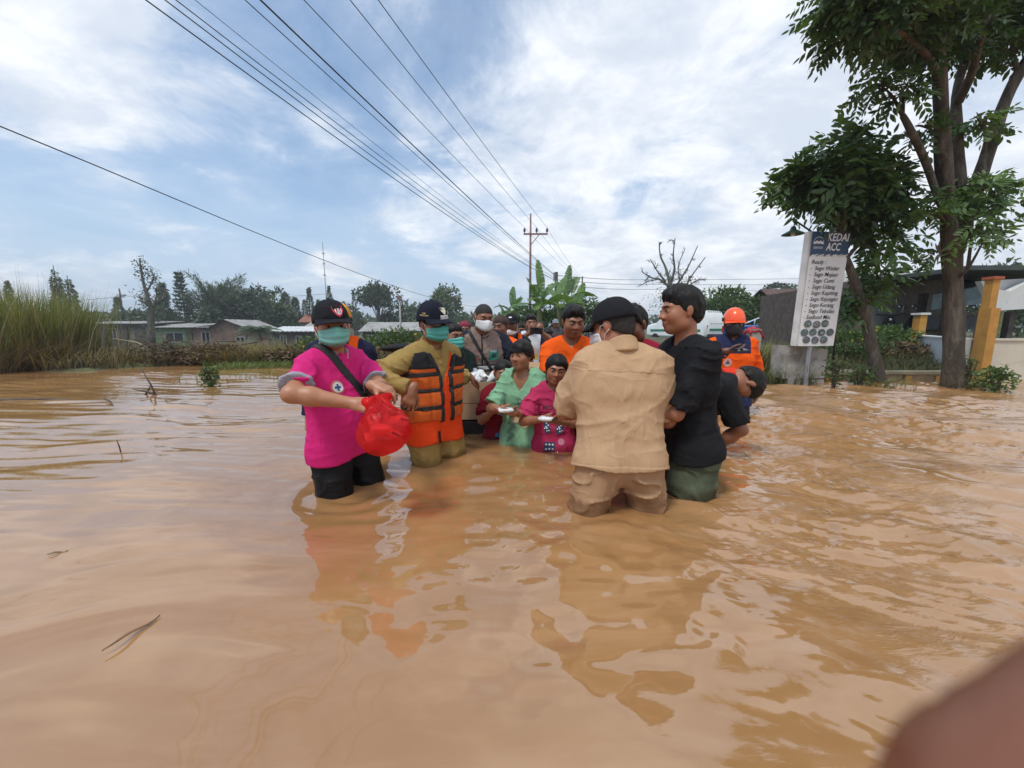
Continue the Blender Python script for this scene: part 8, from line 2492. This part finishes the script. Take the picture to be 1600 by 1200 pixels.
p = back_person('photographer in white and navy shirt holding a phone up', 829, 5.3, 4, 1.72, None, head=(2, 4, 0), skin=srgb(132, 86, 60))
p.set_arm(-1, p.loc(PX(829, 519, 4.92)), pole=(-1, .1, -.8), fdir=p.ldir((.3, -.2, 1)), palm=p.ldir((.2, .9, -.1)), curl=(.6, .6, .5)); p.set_arm(1, p.loc(PX(846, 519, 4.92)), pole=(1, .1, -.8), fdir=p.ldir((-.3, -.2, 1)), palm=p.ldir((-.2, .9, -.1)), curl=(.6, .6, .5))
p.body(.010); o, f = p.shirt('white_navy_shirt', mat('cloth_white', (.62, .63, .68), .85, .06, 9), e=.018, hem=-.14, sleeve=(.8, .8), sl_r=(.02, .035), seed=7, h=.011)
lo, hi = p.tbox(-.1, .52, arms=True)
p.band('navy_sleeves', f, NAVY, .006, lambda q, pt: .115 - np.abs(q[:, 0]) + .08 * np.clip(q[:, 2] - .3, -.2, .2), lo, hi, h=.010)
uN, vN, dN = p.Rt @ np.array((1.0, 0, 0)), p.Rt @ np.array((0, 0, 1.0)), p.Rt @ np.array((0, 1.0, 0))
V2, F2 = grid2(.07, .07, 4, 4); p.decal('shirt_print', f, V2, F2, p.T((.06, -.4, .2)), uN, vN, dN, mat('yellow_print', (.6, .45, .08), .6, .1), .004)
p.trousers(cloth('blue_jeans', (.03, .055, .12)), h=.016, end=.4); p.hair('short', front=.055, e=.012, vol=.008)
phone(PX(838, 517, 4.84), rotm(PI / 2, .05, 0), 'phone held sideways by the photographer', (.16, .08, .012))
p = back_person('person in a pale pink top half hidden beside the photographer', 812, 5.6, 20, 1.60, None)
p.body(.011); p.shirt('pink_top', cloth('pale_pink', (.42, .22, .22)), e=.018, hem=-.1, sleeve=(1.8, 1.8), seed=8, h=.012); p.trousers(BLACKC, h=.016, end=.5); p.hair('short', front=.05, e=.013)
p = back_person('woman in a brown batik dress right of the photographer', 858, 5.9, -12, 1.52, None, head=(-20, 14, 0), g=1.1)
p.body(.011); p.shirt('batik_dress', mat('cloth_batik', (.17, .085, .045), .85, .5, 30, col2=(.26, .14, .06)), e=.020, hem=-.3, sleeve=(1.6, 1.6), seed=9, h=.012); p.trousers(BLACKC, h=.016, end=.5); p.hair('short', front=.05, slope=.3, e=.014)
p = back_person('distant man in a grey cap and grey shirt by the bananas', 868, 11.0, -6, 1.66, None)
p.body(.014); p.shirt('grey_shirt', cloth('dark_grey', (.07, .07, .08)), e=.016, hem=-.1, sleeve=(1.8, 1.8), seed=10, h=.014); p.trousers(BLACKC, h=.018); p.hair('short', front=.05, e=.006, h=.012); p.cap(cloth('grey_cap', (.22, .25, .29)), rim=.04, back=.005)
p = back_person('woman in a red headscarf between the life vest and grey vest men', 726, 5.6, 10, 1.62, None, head=(0, 6, 0))
p.body(.011); p.shirt('maroon_top', cloth('maroon', srgb(136, 24, 48), .08), e=.018, hem=-.1, sleeve=(1.9, 1.9), seed=12, h=.012); p.trousers(BLACKC, h=.016, end=.5)
p.hair('short', front=.052, slope=.0, e=.016, m=cloth('wine_scarf', (.22, .035, .06)), long=[((0, .03, -.05), (.09, .085, .10)), ((0, -.02, -.125), (.085, .08, .06))], h=.008)
p = back_person('small figure in a red top glimpsed right of the tan shirt man', 986, 5.2, -30, 1.66, None)
p.body(.011); p.shirt('red_top', cloth('dusty_red', (.24, .07, .09)), e=.016, hem=-.1, sleeve=(.7, .7), seed=13, h=.012); p.trousers(BLACKC, h=.016, end=.5); p.hair('short', front=.05, e=.012, vol=.006)

# ================================================================== the boxes of food
CARD = mat('cardboard', (.40, .27, .16), .8, .10, 3, .001, 60, dirt=((.27, .17, .10), 3, .6, .5)); CARDIN = mat('cardboard_inside', (.30, .20, .12), .85, .1)
def open_box(label, c, size, rz, flaps=(1, 1, 1, 1), name='cardboard_box'):
    t = thing(name, label, 'box', tuple(c), rz)
    w, d, h = size; th = .006
    MB().box((0, 0, th / 2), (w - 2 * th, d - 2 * th, th)).build('bottom', CARD, t)
    for n_, (cc, ss) in {'front': ((0, -d / 2, h / 2), (w, th, h)), 'back': ((0, d / 2, h / 2), (w, th, h)), 'left': ((-w / 2, 0, h / 2), (th, d - th, h)), 'right': ((w / 2, 0, h / 2), (th, d - th, h))}.items():
        MB().box(cc, ss).build('side_panel', CARD, t)
    for i, (on, o_, u_, out) in enumerate(zip(flaps, ((0, -d / 2 - th, h), (0, d / 2 + th, h), (-w / 2 - th, 0, h), (w / 2 + th, 0, h)), ((1, 0, 0), (1, 0, 0), (0, 1, 0), (0, 1, 0)), ((0, -1, -1.2), (0, .8, .7), (-1, 0, -.5), (.8, 0, .75)))):
        if not on: continue
        L = w if i < 2 else d; fl = .14
        MB().prism([(-L / 2 + .004, 0), (L / 2 - .004, 0), (L / 2 - .012, fl), (-L / 2 + .012, fl)], o_, u_, unit(np.array(out, float)), unit(np.cross(u_, out)), .005).build('flap', CARD, t)
    return t
bx = PX(752, 600, 3.14); bxz = PX(748, 597, 3.05)[2]
open_box('open cardboard box heaped with white packets', (bx[0] - .03, 3.25, bxz - .17), (.52, .40, .17), .06, flaps=(0, 0, 0, 1))
rr_ = np.random.default_rng(4)
PKW = mat('silver_white_foil', (.72, .73, .74), .3, .2, 25, col2=(.78, .78, .78)); PKB = mat('blue_print_foil', (.30, .38, .44), .35, .4, 30)
for i in range(38):
    l_ = 'white and blue food packet heaped in the open cardboard box'
    packet((bx[0] - .03 + rr_.uniform(-.20, .20), 3.25 + rr_.uniform(-.15, .15), bxz - .015 + rr_.uniform(-.03, .055) * (1 - .3 * (i % 2))), rotm(*rr_.uniform(-.9, .9, 2), rr_.uniform(0, 6)), (.10, .06, .045), l_, PKW if i % 3 else PKB, 'packets heaped in the open box')
open_box('closed lower cardboard carton under the open box', (bx[0] - .03, 3.27, bxz - .305), (.54, .44, .13), .06, flaps=(0, 0, 0, 0), name='cardboard_carton')
MB_t = thing('rubber_tub', 'black rubber tub floating under the cartons', 'tub', (bx[0] - .03, 3.28, -.06))
prof = [(-.34, .0), (.34, .0), (.37, .10), (.36, bxz - .31 + .06 - .012), (.33, bxz - .31 + .06 - .012)]
mb = MB(); hh = bxz - .305 + .06 - .004
ring = lambda s_, z: [(.36 * s_ * math.copysign(abs(math.cos(a)) ** .45, math.cos(a)), .29 * s_ * math.copysign(abs(math.sin(a)) ** .45, math.sin(a)), z) for a in np.linspace(0, 2 * PI, 41)[:-1]]
mb.grid([ring(.80, -.05), ring(.90, .0), ring(.97, hh * .6), ring(1.0, hh - .02), ring(1.04, hh - .012), ring(1.04, hh), ring(.97, hh), ring(.9, hh - .02), ring(.01, hh - .02)], closed_u=True)
mb.build('tub_body', mat('black_rubber', (.016, .016, .018), .6, .2, 6), MB_t, smooth=True, auto=.6)
b2 = PX(846, 585, 3.35); b2z = PX(846, 592, 3.2)[2]
open_box('second cardboard box with raised flaps behind the children', (b2[0], 3.42, b2z - .22), (.46, .36, .22), -.1, flaps=(0, 1, 1, 1))
t2 = thing('foam_float', 'white foam float carrying the second cardboard box', 'float', (b2[0], 3.42, -.05))
MB().box((0, 0, (b2z - .22 + .05) / 2 - .002), (.56, .44, b2z - .22 + .05 - .004), taper=.97).build('foam_block', mat('white_foam', (.62, .62, .60), .8, .1, 8, dirt=((.35, .27, .18), 3, .5, .6)), t2)

# ================================================================== the hand of whoever holds the camera: one finger strays into the corner of the lens
fc = (np.array((0, 0, CAM_H)))
cr = np.array((1.0, 0, 0)); cu = np.array((0, math.sin(PITCH), math.cos(PITCH))); cfw = np.array((0, math.cos(PITCH), -math.sin(PITCH)))
dd_ = .023
tip = fc + cfw * dd_ + cr * (dd_ * (1552 - 800) / FPX) + cu * (dd_ * (600 - 1296) / FPX)
SK2 = srgb(122, 74, 52)
class HandOnly: pass
ho = HandOnly(); zz = 1.0
f_ = unit(-cr * .86 - cu * .40 + cfw * .04); nrm_ = unit(cfw * .2 - cu * .25 - cr * .12); 
pn_ = unit(-cfw - f_ * np.dot(-cfw, f_)); wrist = tip - f_ * .1505 + np.cross(pn_, f_) * .0294
ho.hand = {-1: (wrist, f_, pn_, (.16, .14, .10), .2, .0, ((.0, .03, .02), (.5, .6, .4), (.6, .7, .5), (.7, .7, .5)), .98)}
hf = Person.handf(ho, -1)
fa = sd_cone(wrist - f_ * .01, wrist - f_ * .22 - cu * .05, .027, .038)
def fh_(pt): return smin(hf(pt), fa(pt), .012)
pts = np.array([wrist + f_ * .2, wrist - f_ * .26 - cu * .06, wrist])
V, Q = sdf_mesh(fh_, pts.min(0) - .08, pts.max(0) + .08, .0032)
ht = thing('hand', 'blurred brown fingertip of the photographer at the lower right corner', 'hand', tuple(wrist))
np_mesh('fingers_and_palm', V - wrist, Q, M_SKIN, ht, col=np.tile(np.array(SK2), (len(V), 1)))

# ================================================================== humid air between here and the far trees
mh = D.materials.new('humid_air'); mh.use_nodes = True
n = NT(mh.node_tree)
pv_ = n.new('ShaderNodeVolumePrincipled')
pv_.inputs['Color'].default_value = (.86, .91, .97, 1); pv_.inputs['Density'].default_value = 0.0013; pv_.inputs['Anisotropy'].default_value = 0.2
o = n.new('ShaderNodeOutputMaterial'); n.t.links.new(pv_.outputs[0], o.inputs['Volume'])
hz_ = MB().box((0, 600, 15.5), (1990, 1990, 37)).build('haze', mh)
tag(hz_, kind='stuff')
